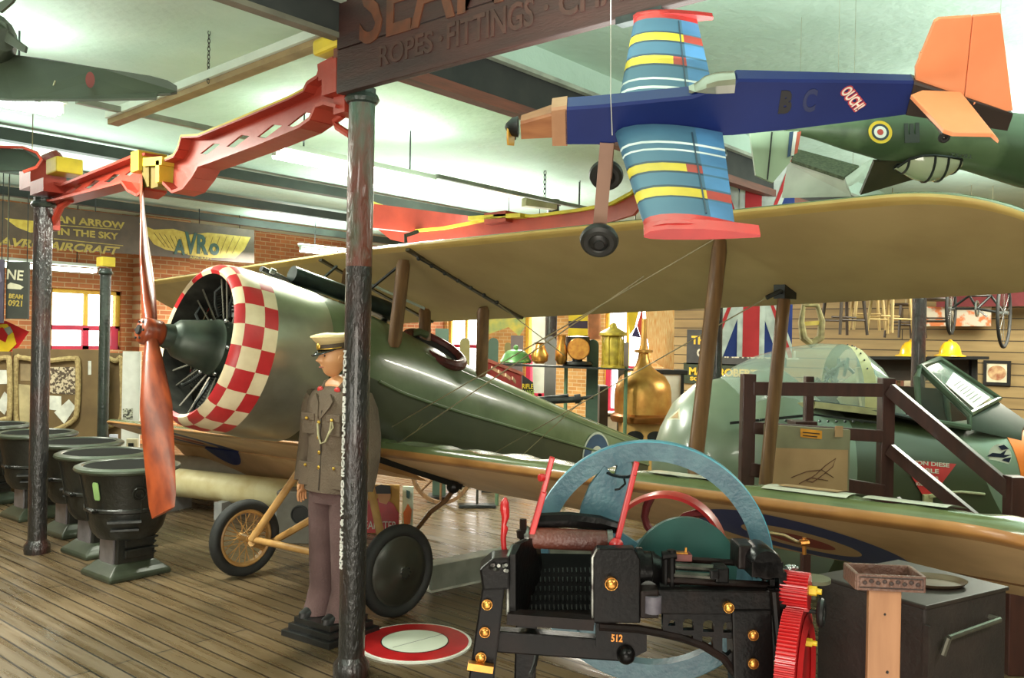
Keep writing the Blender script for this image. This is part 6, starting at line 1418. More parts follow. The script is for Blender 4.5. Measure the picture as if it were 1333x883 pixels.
for s in (-1, 1):
    # lapel and collar
    mb = MB(); q = [V((s * .012, fy(1.4) - .004, 1.385)), V((s * .085, fy(1.46, .08) - .010, 1.46)), V((s * .10, fy(1.5, .09) + .004, 1.50)), V((s * .065, fy(1.53, .06) + .02, 1.545)), V((s * .03, fy(1.5) + .015, 1.49))]
    mb.add(q + [p + V((0, .014, 0)) for p in q], [(4, 3, 2, 1, 0), (5, 6, 7, 8, 9)] + [(i, (i + 1) % 5, 5 + (i + 1) % 5, 5 + i) for i in range(5)]); mb.build('lapel', khaki, jk, smooth=False, bev=.003)
    mb = MB(); mb.tube([(s * .07, -.075, 1.545), (s * .085, -.02, 1.60), (s * .05, .07, 1.635), (0, .09, 1.64)], [.022, .026, .026, .024], 10); mb.build('collar', khaki, jk)
    mb = MB(); mb.sphere((s * .078, -.078, 1.567), .026, 12, 8, sq=(1, .5, .8)); mb.build('collar_patch', collar_r, jk)
    mb = MB(); mb.box((s * .115, fy(1.35, .115) - .0, 1.345), (.115, .018, .12)); pk = mb.build('chest_pocket', khaki, jk, smooth=False, bev=.006); mb = MB(); mb.box((s * .115, fy(1.35, .115) - .005, 1.395), (.12, .02, .045)); mb.sphere((s * .115, fy(1.35, .115) - .018, 1.385), .011, 8, 6); mb.build('pocket_flap', khaki, pk, smooth=False, bev=.004)
    mb = MB(); mb.box((s * .13, -.132, 1.03), (.14, .02, .15)); pk = mb.build('skirt_pocket', khaki, jk, smooth=False, bev=.006); mb = MB(); mb.sphere((s * .13, -.145, 1.085), .011, 8, 6); mb.build('pocket_button', gold_b, pk)
    mb = MB(); mb.sphere((s * .115, fy(1.35, .115) - .022, 1.385), .0115, 10, 8); mb.build('button', gold_b, jk)
for z in (1.365, 1.27, 1.175, 1.08): mb = MB(); mb.sphere((0, (fy(z) - .003) if z > 1.2 else -.15, z), .013, 10, 8, sq=(1, .6, 1)); mb.build('button', gold_b, jk)
cordm = mat('braided cord', (176, 168, 130), .6, 0, (150, 142, 108), 30)
mb = MB(); mb.tube([(0, fy(1.36) - .012, 1.36), (.012, fy(1.3) - .016, 1.29), (.035, fy(1.24, .03) - .016, 1.235), (.07, fy(1.25, .06) - .014, 1.25), (.1, fy(1.3, .1) - .016, 1.32), (.115, fy(1.38, .11) - .022, 1.385)], .0065, 8); mb.tube([(.07, fy(1.25, .06) - .018, 1.25), (.098, fy(1.3, .1) - .022, 1.30), (.125, fy(1.35, .12) - .02, 1.34), (.118, fy(1.38, .11) - .022, 1.385)], .005, 8); mb.build('lanyard', cordm, jk)
mb = MB(); mb.loft([ell(.94, .2, .15, 0, .005), ell(.85, .19, .14, 0, .005)]); 
for s in (-1, 1): mb.loft([ell(z, a, b, s * cx, cy) for z, a, b, cx, cy in ((.93, .10, .125, .088, .005), (.8, .1, .115, .095, 0), (.55, .085, .095, .1, -.008), (.3, .08, .092, .102, 0), (.18, .088, .108, .102, -.02), (ZB + .004, .092, .122, .102, -.03))])
mb.build('trousers', trou, mq, ang=70)
mb = MB()
for s in (-1, 1): mb.loft([ell(z, a, b, s * .105, cy) for z, a, b, cy in ((ZB, .052, .135, -.06), (ZB + .03, .05, .13, -.06), (ZB + .06, .042, .09, -.03), (ZB + .08, .036, .05, 0))])
mb.build('shoes', blackpaint, mq)
# peaked cap
CT = RT @ M.Translation((0, .004, .052)) @ M.Rotation(.14, 4, 'X'); capc = mat('cream cap cloth', (228, 204, 150), .7, 0, (214, 188, 134), 6); capb = mat('cap band', (74, 58, 40), .6); visor = mat('cap visor', (24, 26, 24), .2, coat=.5)
def cr(a, b, z, oy=0.): return [CT @ V((a * math.cos(2 * PI * k / 36), oy + b * math.sin(2 * PI * k / 36), z + .014 * max(0, -math.sin(2 * PI * k / 36)) * (1 if z > .04 else 0))) for k in range(36)]
cap = MB().loft([cr(.085, .108, 0), cr(.086, .109, .01), cr(.088, .111, .042)]).build('cap_band', capb, mq)
MB().loft([cr(.088, .111, .04), cr(.108, .132, .062, -.004), cr(.122, .145, .078, -.006), (cr(.118, .142, .086, -.006)), cr(.09, .11, .094, -.005), cr(.03, .04, .098, 0)]).build('cap_crown', capc, mq, ang=60)
mb = MB(); mb.tube(cr(.0885, .1115, .012)[18:] + cr(.0885, .1115, .012)[:1], .0035, 6); mb.build('cap_cord', gold_b, mq)
mb = MB(); rg = []
for k in range(13):
    a = PI * 1.12 + (PI * .76) * k / 12; rg.append((CT @ V((.087 * math.cos(a), .110 * math.sin(a), .008)), CT @ V((.098 * math.cos(a), .11 * math.sin(a) - .055 * math.sin(PI * k / 12) , -.028 * math.sin(PI * k / 12) + .004))))
vs = [p for q in rg for p in q]; mb.add(vs, [(2 * i, 2 * i + 1, 2 * i + 3, 2 * i + 2) for i in range(12)]); vo = mb.build('cap_visor', visor, mq); so = vo.modifiers.new('t', 'SOLIDIFY'); so.thickness = .004
mb = MB(); mb.sphere(CT @ V((0, -.114, .03)), .02, 12, 8, sq=(.9, .4, 1.1)); mb.build('cap_badge', gold_b, mq)
bm_ = mat('black plinth', (34, 34, 34), .35, 0, (24, 24, 24), 6, coat=.2)
tag_p = thing('display_plinth', 'black stepped square plinth under the uniformed mannequin', 'plinth', MN)
for k, w_ in enumerate((.44, .38, .33)):
    mb = MB(); mb.box((0, -.02, .02 + .04 * k), (w_, w_, .04)); mb.build('step', bm_, tag_p, smooth=False, bev=.005)

# ================================================================ things on the floor
c = onz(540, 838); t = thing('round_sign', 'round red sign with white centre lying flat on the floor by the nearest column', 'sign', M.Translation((c.x, c.y, 0)) @ ROTC)
mb = MB(); mb.cyl((0, 0, 0), (0, 0, .012), .355, n=64); mb.build('white_edge', white, t, ang=30)
mb = MB(); mb.cyl((0, 0, .006), (0, 0, .0145), .335, n=64); mb.build('red_face', redpaint, t, ang=30)
mb = MB(); mb.lathe([(.212, .010), (.212, .0165), (0, .0165)], None, 64); mb.build('outline', blackpaint, t, ang=30)
mb = MB(); mb.cyl((0, 0, .012), (0, 0, .0175), .205, n=64); mb.build('white_face', mat('off white face', (218, 222, 205), .4, 0, (204, 208, 190), 5), t, ang=30)
mb = MB(); mb.bar((-.12, -.13, .0178), (.17, .14, .0178), .003, .001); mb.build('crack', darksteel, t, smooth=False)
# grey channel beam behind the near wheel
a = onz(560, 772); b = onz(700, 742); t = thing('steel_channel', 'grey steel channel lying on the floor between the near wheel and the machine', 'beam', M.Translation((a.x, a.y, 0))); o0 = V((a.x, a.y, 0))
d_ = (b - a); mb = MB(); mb.bar(V((0, 0, .11)), d_ * 1.6 + V((0, 0, .11)), .03, .18); mb.build('web', mat('grey channel paint', (146, 150, 138), .4, .2, (120, 124, 114), 5), t, smooth=False)
mb = MB(); nrm = V((-d_.y, d_.x, 0)).normalized(); mb.bar(nrm * .06 + V((0, 0, .2)), d_ * 1.6 + nrm * .06 + V((0, 0, .2)), .14, .012); mb.bar(nrm * .06 + V((0, 0, .006)), d_ * 1.6 + nrm * .06 + V((0, 0, .006)), .14, .012); mb.build('flange', mat('pale channel edge', (200, 204, 190), .4, .2), t, smooth=False)
# cream cylinder lying on timber cradle in the distance
a = W(222, 652, 9.6); b = W(392, 664, 8.9); t = thing('long_cylinder', 'long cream painted cylinder lying on low cradles behind the far wheel', 'cylinder', M.Translation((a.x, a.y, 0))); o0 = V((a.x, a.y, 0))
cream = mat('worn cream paint', (214, 204, 160), .45, 0, (190, 172, 120), 5, lo=.4, hi=.75)
mb = MB(); A_, B_ = a - o0, b - o0; A_.z = B_.z = .30; ax = (B_ - A_).normalized(); A_ = A_ - ax * .5
x, y, z = frame(ax); mb.loft([[A_ + ax * s + (x * math.cos(2 * PI * k / 28) + y * math.sin(2 * PI * k / 28)) * r for k in range(28)] for s, r in ((-.0, .05), (.03, .13), (.08, .15), ((B_ - A_).length - .02, .15), ((B_ - A_).length, .14))]); mb.build('barrel', cream, t)
mb = MB(); mb.disc(B_ + ax * .002, ax, .11, 24); mb.build('end_cap', darksteel, t, smooth=False)
for s in (.25, .6, .92):
    p = A_.lerp(B_, s); mb = MB(); mb.box((p.x, p.y, .09), (.1, .4, .18), rot=M.Rotation(math.atan2(ax.y, ax.x), 3, 'Z')); mb.build('cradle', mat('grey timber', (150, 150, 148), .6), t, smooth=False)
t = thing('long_cylinder', 'second pale cylinder lying just behind the cream one under the far wing', 'cylinder', M.Translation((a.x, a.y, 0)))
off = Fw * .9; mb = MB(); p, q = A_ + off + V((0, 0, .02)), B_ + off + ax * .5 + V((0, 0, .02)); mb.cyl(p, q, .13, n=24); mb.build('barrel', mat('pale grey paint', (206, 202, 190), .5, 0, (186, 180, 165), 5), t)
for s in (.2, .8):
    pp = p.lerp(q, s); mb = MB(); mb.box((pp.x, pp.y, .1), (.1, .34, .2), rot=M.Rotation(math.atan2(ax.y, ax.x), 3, 'Z')); mb.build('cradle', darksteel, t, smooth=False)
# grey trough end with a round hole behind the mannequin
p = RD((388 - CX) / FPX * 8.1, 8.1, 0); t = thing('steel_box', 'grey steel box with a round hole behind the mannequin legs', 'box', M.Translation(p) @ ROTC)
mb = MB(); mb.box((0, .14, .24), (.34, .28, .48)); bx_ = mb.build('body', mat('grey box steel', (98, 94, 84), .6, .1, (80, 76, 68), 6), t, smooth=False, bev=.01)
mb = MB(); mb.disc((.05, -.004, .27), (0, -1, 0), .075, 24); mb.build('hole', blackpaint, bx_, smooth=False)
mb = MB(); mb.ring((.05, -.004, .27), (0, -1, 0), .08, [(.008 * math.cos(k * PI / 3), .008 * math.sin(k * PI / 3)) for k in range(6)], 24); mb.build('hole_rim', darksteel, bx_)
# red poster of a man in a black cap
p = RD((497 - CX) / FPX * 8.6, 8.6, 0); PT = M.Translation(p) @ ROTC; t = thing('poster_board', 'tall poster of a man in red jacket and black hat, behind the near wheel', 'poster', PT); PI_ = PT.inverted()
X_ = lambda px, py, d=8.6: PI_ @ W(px, py, d)
def poly(pts, nm, m, par, d=8.6, bk=.0):
    q = [X_(x, y, d) for x, y in pts]; mb = MB(); mb.add(q, [tuple(range(len(q)))]); return mb.build(nm, m, par, smooth=False)
mb = MB(); w0_ = X_(462, 690); w1_ = X_(520, 632); mb.box(((w0_.x + w1_.x) / 2, .02, (w1_.z) / 2), (w1_.x - w0_.x, .03, w1_.z)); bd = mb.build('board', mat('poster ochre', (196, 150, 70), .6, 0, (180, 134, 60), 6), t, smooth=False)
poly([(464, 694), (464, 664), (478, 652), (497, 648), (512, 656), (519, 668), (519, 694)], 'red_coat', redpaint, t, 8.585)
poly([(493, 654), (491, 636), (507, 636), (509, 648), (503, 657)], 'face', skin, t, 8.58)
poly([(490, 643), (488, 634), (496, 631), (508, 633), (509, 643)], 'black_hat', blackpaint, t, 8.575)
text('TEAMSTER', .05, white, 'lettering', t, M.Translation(X_(492, 684, 8.575)) @ M.Rotation(PI / 2, 4, 'X'), .001, width=.36, height=.08)
p = RD((530 - CX) / FPX * 8.7, 8.7, 0); PT = M.Translation(p) @ ROTC; PI_ = PT.inverted(); t = thing('poster_board', 'narrow white panel with an orange shape, right of the red jacket poster', 'poster', PT)
mb = MB(); w0_ = X_(523, 690, 8.7); w1_ = X_(538, 634, 8.7); mb.box(((w0_.x + w1_.x) / 2, .02, w1_.z / 2), (w1_.x - w0_.x, .03, w1_.z)); mb.build('board', mat('pale green board', (206, 220, 200), .6), t, smooth=False)
poly([(526, 684), (525, 668), (531, 656), (536, 664), (534, 682)], 'orange_shape', mat('orange print', (226, 120, 60), .6), t, 8.68); poly([(529, 648), (529, 638), (534, 640), (533, 650)], 'dark_leaf', tealg, t, 8.68)
# small sign stand
c = onz(621, 661); t = thing('sign_stand', 'thin pole on a dark flat foot standing on the floor under the lower wing', 'stand', M.Translation((c.x, c.y, 0)) @ ROTC)
mb = MB(); mb.box((0, 0, .02), (.42, .14, .04), rot=M.Rotation(.12, 3, 'Z')); mb.build('foot', darksteel, t, smooth=False, bev=.01); mb = MB(); mb.cyl((0, 0, .04), (0, 0, .7), .014, n=10); mb.build('pole', steelbar, t)
# cart wheels behind
def cart(px, py, d, R, label, m):
    c = W(px, py, d); c.z = R; t = thing('cart_wheel', label, 'wheel', M.Translation((c.x, c.y, 0)) @ ROTC)
    mb = MB(); mb.ring((0, 0, R), (.3, 1, 0), R - .02, [(.02, -.02), (.02, .02), (-.02, .02), (-.02, -.02)], 40); mb.build('rim', m, t, ang=30)
    for k in range(8):
        a = PI * 2 * k / 8; x, y, z = frame((.3, 1, 0)); dv = x * math.cos(a) + y * math.sin(a); mb = MB(); mb.cyl(V((0, 0, R)) + dv * .03, V((0, 0, R)) + dv * (R - .02), .014, n=8); mb.build('spoke', m, t)
    mb = MB(); mb.cyl(V((0, 0, R)) - V((.3, 1, 0)).normalized() * .06, V((0, 0, R)) + V((.3, 1, 0)).normalized() * .06, .05, n=14); mb.build('hub', m, t)
cart(574, 628, 10.2, .38, 'brown spoked cart wheel standing behind the lower wing brace', woodbrown)
cart(352, 628, 10.5, .3, 'yellow spoked cart wheel behind the cream cylinder, left of the mannequin', yellow)

# ================================================================ dark case, plank and tray at the lower right
A_, B_, C_ = RD(1.13, 3.1, 0), RD(1.346, 2.75, 0), RD(1.684, 3.06, 0)
ex = (B_ - A_); ey = (C_ - B_); 
yw = math.atan2(ex.y, ex.x); KT = M.Translation((A_ + C_) / 2) @ M.Rotation(yw, 4, 'Z'); wx, wy = ex.length, ey.length
cs = mat('dark case', (42, 34, 30), .6, 0, (32, 26, 23), 8, .2, 60); t = thing('dark_case', 'tall dark brown upright case with a side latch under the lower wing tip', 'case', KT)
mb = MB(); mb.box((0, 0, .54), (wx, wy, 1.08)); mb.build('body', cs, t, smooth=False, bev=.008)
mb = MB(); mb.box((0, 0, 1.085), (wx + .012, wy + .012, .014)); mb.build('lid', mat('case lid', (44, 36, 31), .5, 0, (34, 28, 24), 8), t, smooth=False, bev=.004)
mb = MB()
for z in (.55, 1.03): mb.bar((wx / 2 + .006, -wy / 2, z - .3), (wx / 2 + .006, -wy / 2, z), .02, .012, (0, 1, 0))
mb.build('corner_strip', cs, t, smooth=False)
mb = MB(); mb.cyl((wx / 2 + .03, -wy * .33, .985), (wx / 2 + .03, wy * .3, 1.0), .009, n=8); mb.cyl((wx / 2 + .03, -wy * .33, .985), (wx / 2 + .02, -wy * .36, .93), .01, n=8); mb.cyl((wx / 2, wy * .28, 1.0), (wx / 2 + .03, wy * .28, 1.0), .012, n=8); mb.build('latch_bar', mat('dull latch steel', (110, 108, 96), .35, .7), t)
ct = KT @ V((.06, .02, 1.0925)); t2 = thing('oval_dish', 'shallow brown oval dish lying on top of the dark case', 'dish', M.Translation(ct) @ ROTC)
mb = MB(); mb.lathe([(0, .002), (.1, .002), (.115, .014), (.122, .016), (.112, .006), (.1, 0), (0, 0)], M.Diagonal((1, .75, 1, 1)), 40); mb.build('bowl', mat('dull bronze', (100, 82, 62), .4, .4, (84, 68, 52), 10), t2)
# plank and tray
p = RD((1157 - CX) / FPX * 2.62, 2.62, 0); PT = M.Translation(p) @ ROTC @ M.Rotation(-.12, 4, 'Z'); t = thing('wooden_plank', 'upright tan wooden plank standing in front of the dark case', 'plank', PT)
q1 = PT.inverted() @ W(1157, 768, 2.62); mb = MB(); mb.box((0, 0, q1.z / 2), (.093, .025, q1.z)); mb.build('board', mat('tan plank', (152, 108, 74), .55, 0, (136, 94, 62), 5, stretch=(6, 6, .8)), t, smooth=False, bev=.004)
mb = MB(); mb.sphere((.0, -.012, q1.z - .07), .004, 6, 4); mb.sphere((.01, -.012, q1.z - .24), .005, 6, 4); mb.build('nail_hole', blackpaint, t)
TT = M.Translation(PT @ V((.012, .05, q1.z))) @ M.Rotation(YAW - PI / 2 - .1, 4, 'Z'); t = thing('wooden_tray', 'small carved wooden tray resting on top of the tan plank', 'tray', TT)
trm = mat('carved tray wood', (104, 74, 60), .5, 0, (84, 58, 48), 14, .4, 60)
mb = MB(); mb.box((0, 0, .006), (.19, .13, .012)); mb.build('bottom', trm, t, smooth=False)
for c, s in (((0, -.065, .024), (.196, .012, .048)), ((0, .065, .024), (.196, .012, .048)), ((-.095, 0, .024), (.012, .13, .048)), ((.095, 0, .024), (.012, .13, .048))): mb = MB(); mb.box(c, s); mb.build('side', trm, t, smooth=False, bev=.003)
mb = MB()
for k in range(9): mb.sphere((-.075 + k * .0188, -.073, .024 + .005 * (k % 2)), .006, 6, 5, sq=(1.2, .6, 1))
mb.tube([(-.09, -.072, .010), (.09, -.072, .010), (.09, -.072, .040), (-.09, -.072, .040)], .002, 4, closed=True); mb.build('carving', mat('dark carving', (56, 38, 32), .6), t)
# ================================================================ left background: notice boards, signs, panel
def facing(px, d, yaw=0.): return atc(px, d, 0, yaw)
def board(name, label, cat, px0, px1, py0, py1, d, m, th=.03, floor=False, group=None, yaw=0.):
    T = facing((px0 + px1) / 2, d, yaw); I = T.inverted(); a, b = I @ W(px0, py1, d), I @ W(px1, py0, d)
    w_ = b.x - a.x; z0 = 0 if floor else a.z; t = thing(name, label, cat, T, group); mb = MB(); mb.box(((a.x + b.x) / 2, th / 2, (z0 + b.z) / 2), (w_, th, b.z - z0)); mb.build('board', m, t, smooth=False, bev=.004)
    return t, (lambda px, py, off=.0: (lambda q: V((q.x, -.002 - off, q.z)))(I @ W(px, py, d)))
def sheet(P, par, pts, nm, m, off=.004):
    q = [P(x, y, off) for x, y in pts]; mb = MB(); mb.add(q + [p + V((0, .003, 0)) for p in q], [tuple(range(len(q))), tuple(range(2 * len(q) - 1, len(q) - 1, -1))] + [(i, (i + 1) % len(q), len(q) + (i + 1) % len(q), len(q) + i) for i in range(len(q))]); return mb.build(nm, m, par, smooth=False)
nbw = mat('notice board wood', (116, 94, 58), .7, 0, (98, 78, 48), 3); rope = mat('thick rope', (186, 164, 112), .8, 0, (150, 128, 84), 30, .5, 120); photom = mat('old photographs', (196, 180, 150), .6, 0, (80, 66, 52), 26, lo=.48, hi=.52); cardw = mat('white card', (226, 226, 212), .6)
def ropes(P, t, pts):
    mb = MB(); q = [P(x, y, .03) for x, y in pts]; out = []
    n = len(q)
    for i in range(n):
        a, b, c, d_ = q[i - 1], q[i], q[(i + 1) % n], q[(i + 2) % n]
        for k in range(6): u = k / 6; out.append(.5 * ((2 * b) + (c - a) * u + (2 * a - 5 * b + 4 * c - d_) * u * u + (3 * b - a - 3 * c + d_) * u ** 3))
    mb.tube(out, [.032 + .004 * (i % 2) for i in range(len(out))], 8, closed=True); return mb.build('rope_border', rope, t)
t, P = board('notice_board', 'brown notice board with rope border and photographs, seen behind the left column', 'notice board', 14, 129, 456, 566, 11.6, nbw, .05, True)
ropes(P, t, [(23, 470), (30, 466), (60, 470), (96, 467), (103, 474), (102, 530), (96, 548), (70, 561), (50, 562), (26, 552), (22, 530)])
sheet(P, t, [(64, 478), (98, 478), (98, 514), (64, 512)], 'photo_sheet', photom); sheet(P, t, [(62, 515), (80, 516), (80, 535), (62, 533)], 'white_sheet', cardw); sheet(P, t, [(71, 537), (90, 520), (99, 530), (84, 552)], 'tilted_sheet', cardw, .008); sheet(P, t, [(27, 474), (44, 474), (44, 496), (27, 496)], 'framed_photo', mat('brown photo', (150, 130, 96), .6)); sheet(P, t, [(24, 500), (42, 502), (42, 552), (26, 548)], 'long_sheet', mat('beige sheet', (186, 170, 126), .7))
sheet(P, t, [(115, 470), (119, 470), (119, 488), (115, 488)], 'white_slip', cardw)
t, P = board('notice_board', 'brown notice board with rope border and white cards, cut off at the left edge', 'notice board', -70, 13, 458, 566, 11.5, nbw, .05, True)
ropes(P, t, [(-62, 470), (-40, 466), (-10, 469), (10, 466), (14, 474), (14, 540), (6, 546), (-30, 556), (-60, 550)])
sheet(P, t, [(-14, 482), (15, 482), (15, 500), (-14, 500)], 'white_card', cardw); sheet(P, t, [(-5, 530), (6, 510), (16, 520), (6, 540)], 'tilted_card', cardw)
t, P = board('notice_board', 'narrow brown notice board between the thin column and the white panel', 'notice board', 131, 160, 460, 566, 11.9, nbw, .05, True)
ropes(P, t, [(132, 472), (140, 466), (152, 470), (158, 466), (160, 480), (160, 540), (150, 552), (134, 548)])
t, P = board('exhibit_board', 'tall white panel standing left of the brick pier behind the propeller', 'panel', 157, 183, 458, 600, 11.8, white, .04, True)
sheet(P, t, [(160, 532), (173, 532), (173, 546), (160, 546)], 'dark_print', mat('dark print', (60, 58, 50), .7, 0, (190, 190, 170), 40, lo=.45, hi=.55)); 
t, P = board('exhibit_board', 'small pale panel with bottle shape low between the thin column and white panel', 'panel', 141, 152, 566, 620, 11.0, mat('bluish white', (206, 208, 220), .5), .04, True)
t, P = board('ornate_stand', 'cream fretted stand with dark cut-outs just left of the propeller blade', 'stand', 163, 178, 572, 640, 10.8, mat('cream stand', (220, 208, 170), .5), .06, True)
sheet(P, t, [(167, 577), (174, 577), (174, 583), (167, 583)], 'cut_out', blackpaint); sheet(P, t, [(165, 586), (172, 586), (172, 592), (165, 592)], 'cut_out', blackpaint)
# coil of rope lying on the back of the stoves
T = facing(12, 10.4); t = thing('rope_coil', 'coil of pale rope lying on a box below the left notice board', 'rope', T); zc = (T.inverted() @ W(12, 572, 10.4)).z
mb = MB()
for k in range(4): mb.tube([((.34 - .02 * k) * math.cos(2 * PI * i / 24), .2 * math.sin(2 * PI * i / 24), zc + .045 * (k - 1)) for i in range(24)], .026, 7, closed=True)
mb.build('coil', rope, t); 
T2 = facing(12, 10.4); t = thing('crate', 'low dark crate under the coil of rope at the left edge', 'crate', T2); mb = MB(); mb.box((0, 0, (zc - .075) / 2), (.7, .5, zc - .075)); mb.build('body', nbw, t, smooth=False, bev=.01)
mb = MB(); mb.box((0, -.255, (zc - .075) / 2), (.72, .012, .06)); mb.build('batten', woodbrown, t, smooth=False)
# hanging black sign
bs = mat('black sign', (52, 54, 46), .6, 0, (42, 44, 38), 5); cream_l = mat('cream lettering', (206, 200, 170), .6)
def hangsign(name, label, px0, px1, py0, py1, d, m):
    t, P = board(name, label, 'sign', px0, px1, py0, py1, d, m, .03); 
    mb = MB()
    for px in (px0 + 3, px1 - 3): a = P(px, py0, -.01); mb.cyl(a, V((a.x, a.y, CEIL)), .006, n=5)
    mb.build('hanging_chain', darksteel, t); return t, P
t, P = hangsign('hanging_sign', 'black hanging sign lettered in cream, left of the column among the stoves', 7, 38, 341, 415, 11.4, bs)
def wtext(s, px, py, w_, h_, d, m, par, P, rot=0.): text(s, .1, m, 'lettering', par, mframe(P(px, py, .002), V((1, 0, 0)), V((0, 0, 1)), V((0, -1, 0))) @ M.Rotation(rot, 4, 'Z'), .002, width=w_ / FPX * d, height=h_ / FPX * d, bold=.002)
wtext('NE', 20, 358, 21, 13, 11.4, cream_l, t, P, -.08); wtext('BEAM', 21, 386, 18, 6, 11.4, gold, t, P, -.06); wtext('0921', 20, 395, 18, 8, 11.4, gold, t, P, -.06); wtext('______', 21, 405, 22, 1, 11.4, gold, t, P) if False else None
sheet(P, t, [(10, 371), (14, 368), (26, 371), (31, 374), (27, 377), (10, 376)], 'arrow', cream_l)
t, P = hangsign('hanging_sign', 'dark purple hanging sign at the left edge beside the black lettered one', -40, 5, 338, 420, 11.3, mat('purple black sign', (70, 62, 78), .6))
sheet(P, t, [(-12, 356), (0, 352), (3, 366), (-8, 374)], 'faded_emblem', mat('faded lilac', (120, 110, 130), .6))
# bright kite-like poster
T = facing(14, 11.7); t = thing('fabric_banner', 'red and yellow banner with swirling pattern at the left edge, above the notice board', 'banner', T); I_ = T.inverted(); zz = lambda px, py, o=0.: (lambda q: V((q.x, q.y - o, q.z)))(I_ @ W(px, py, 11.7))
def bpoly(pts, nm, m, o=0.): mb = MB(); q = [zz(x, y, o) for x, y in pts]; mb.add(q, [tuple(range(len(q)))]); mb.build(nm, m, t, smooth=False)
bpoly([(-30, 420), (8, 418), (38, 432), (24, 452), (14, 458), (-30, 458)], 'red_cloth', redpaint); bpoly([(-30, 424), (10, 422), (18, 434), (22, 448), (12, 458), (-30, 458)], 'yellow_panel', yellow, .01); bpoly([(-6, 430), (4, 426), (12, 434), (8, 446), (-4, 440)], 'red_swirl', redpaint, .015); bpoly([(6, 428), (14, 425), (18, 432), (12, 437)], 'grey_patch', conduit, .02)
mb = MB(); a = zz(8, 418); mb.cyl(a, V((a.x, a.y, CEIL)), .004, n=5); mb.build('hanging_line', wire, t)
# brick pier by the left window
p = onY(190, 430, Y1 - .3); struct(MB().box((p.x + .35, Y1 - .14, CEIL / 2), (.9, .28, CEIL - .01)).build('trim_9', brick_back, smooth=False))
# ceiling decoration: small triangular flags behind the sign
# ================================================================ middle background
tomb = [mat('green display slab', (66, 86, 70), .6, 0, (54, 72, 58), 4), mat('olive display slab', (134, 122, 72), .6, 0, (116, 104, 60), 4), mat('grey purple slab', (122, 104, 102), .6, 0, (106, 90, 90), 4), mat('grey slab', (124, 118, 114), .6, 0, (108, 104, 100), 4)]
def slab(px0, px1, top, d, m, label, rnd=True):
    T = facing((px0 + px1) / 2, d); I = T.inverted(); w_ = (px1 - px0) / FPX * d; h = (I @ W((px0 + px1) / 2, top, d)).z; t = thing('display_slab', label, 'panel', T, 'upright display slabs')
    r = w_ / 2; pts = [(-r, 0), (r, 0), (r, h - r)] + ([(r * math.cos(PI * k / 10), h - r + r * math.sin(PI * k / 10)) for k in range(1, 10)] if rnd else [(r, h), (-r, h)]) + [(-r, h - r)]
    mb = MB(); mb.prism(pts, .06, M.Rotation(PI / 2, 4, 'X')); mb.build('slab', m, t, smooth=False); mb = MB(); mb.box((0, -.03, .02), (w_ + .1, .3, .04)); mb.build('foot', blackpaint, t, smooth=False); return t
slab(567, 584, 428, 10.6, tomb[0], 'green grey slab behind the rear edge of the cockpit', False); slab(599, 612, 440, 11.6, tomb[1], 'olive round topped slab in front of the bright window left of the strut'); slab(636, 649, 440, 11.2, tomb[0], 'dark green round topped slab just right of the cabane strut'); slab(665, 681, 437, 11.5, tomb[2], 'purple grey slab behind the green bell', False); slab(710, 724, 438, 10.9, tomb[3], 'tall grey round topped slab left of the dark middle column'); slab(764, 779, 442, 10.4, tomb[0], 'tall dark green round topped slab right of the dark middle column'); slab(805, 818, 446, 10.8, tomb[3], 'grey slab behind the yellow lantern', False); slab(657, 666, 446, 11.9, tomb[1], 'small olive slab behind the purple grey one')
# shelf of bells and lanterns
T = facing(720, 10.2); t = thing('display_shelf', 'long thin metal display rail behind the biplane fuselage carrying bells', 'shelf', T); I_ = T.inverted(); S = lambda px, py, d=10.2: I_ @ W(px, py, d)
mb = MB(); mb.bar(S(640, 474), S(822, 481), .34, .02); mb.build('shelf_board', darksteel, t, smooth=False)
for px in (650, 737, 815): a = S(px, 477); mb = MB(); mb.cyl((a.x, a.y, 0), a, .022, n=10); mb.build('upright', mat('green pipe', (92, 120, 88), .4), t)
def standing(name, label, cat, px, py, d, prof, m, extra=None, group=None):
    T = facing(px, d); base = (T.inverted() @ W(px, py, d)).z + .012; T = T @ M.Translation((0, 0, base)); t = thing(name, label, cat, T, group); mb = MB(); mb.lathe(prof, n=28); mb.build('body', m, t); 
    if extra: extra(t)
    return t
belg = mat('green bell paint', (88, 132, 72), .35, .2, (66, 104, 56), 8)
def knob(m, z, r, nm='knob'):
    def f(t): mb = MB(); mb.sphere((0, 0, z), r, 12, 8); mb.build(nm, m, t)
    return f
standing('bell', 'green domed bell standing on the display rail behind the fuselage', 'bell', 672, 474, 10.2, [(.17, 0), (.185, .01), (.18, .03), (.16, .05), (.14, .1), (.1, .14), (.05, .155), (.0, .16)], belg, knob(belg, .18, .03))
ylw = mat('worn brass yellow', (196, 170, 62), .4, .3, (150, 128, 44), 12)
def lant(t):
    mb = MB(); mb.lathe([(.10, .36), (.16, .38), (.16, .41), (.05, .47), (.03, .52), (0, .53)], n=24); mb.build('lantern_top', ylw, t); mb = MB(); mb.lathe([(.0, 0), (.14, .0), (.14, .03), (.1, .04)], n=24); mb.build('lantern_base', ylw, t)
    for k in range(6): a = k * PI / 3; mb = MB(); mb.cyl((.12 * math.cos(a), .12 * math.sin(a), .03), (.12 * math.cos(a), .12 * math.sin(a), .38), .008, n=6); mb.build('guard_bar', ylw, t)
standing('lantern', 'tall yellow brass ship lantern standing on the display rail', 'lantern', 798, 481, 10.2, [(.105, .03), (.115, .1), (.115, .32), (.1, .37)], ylw, lant)
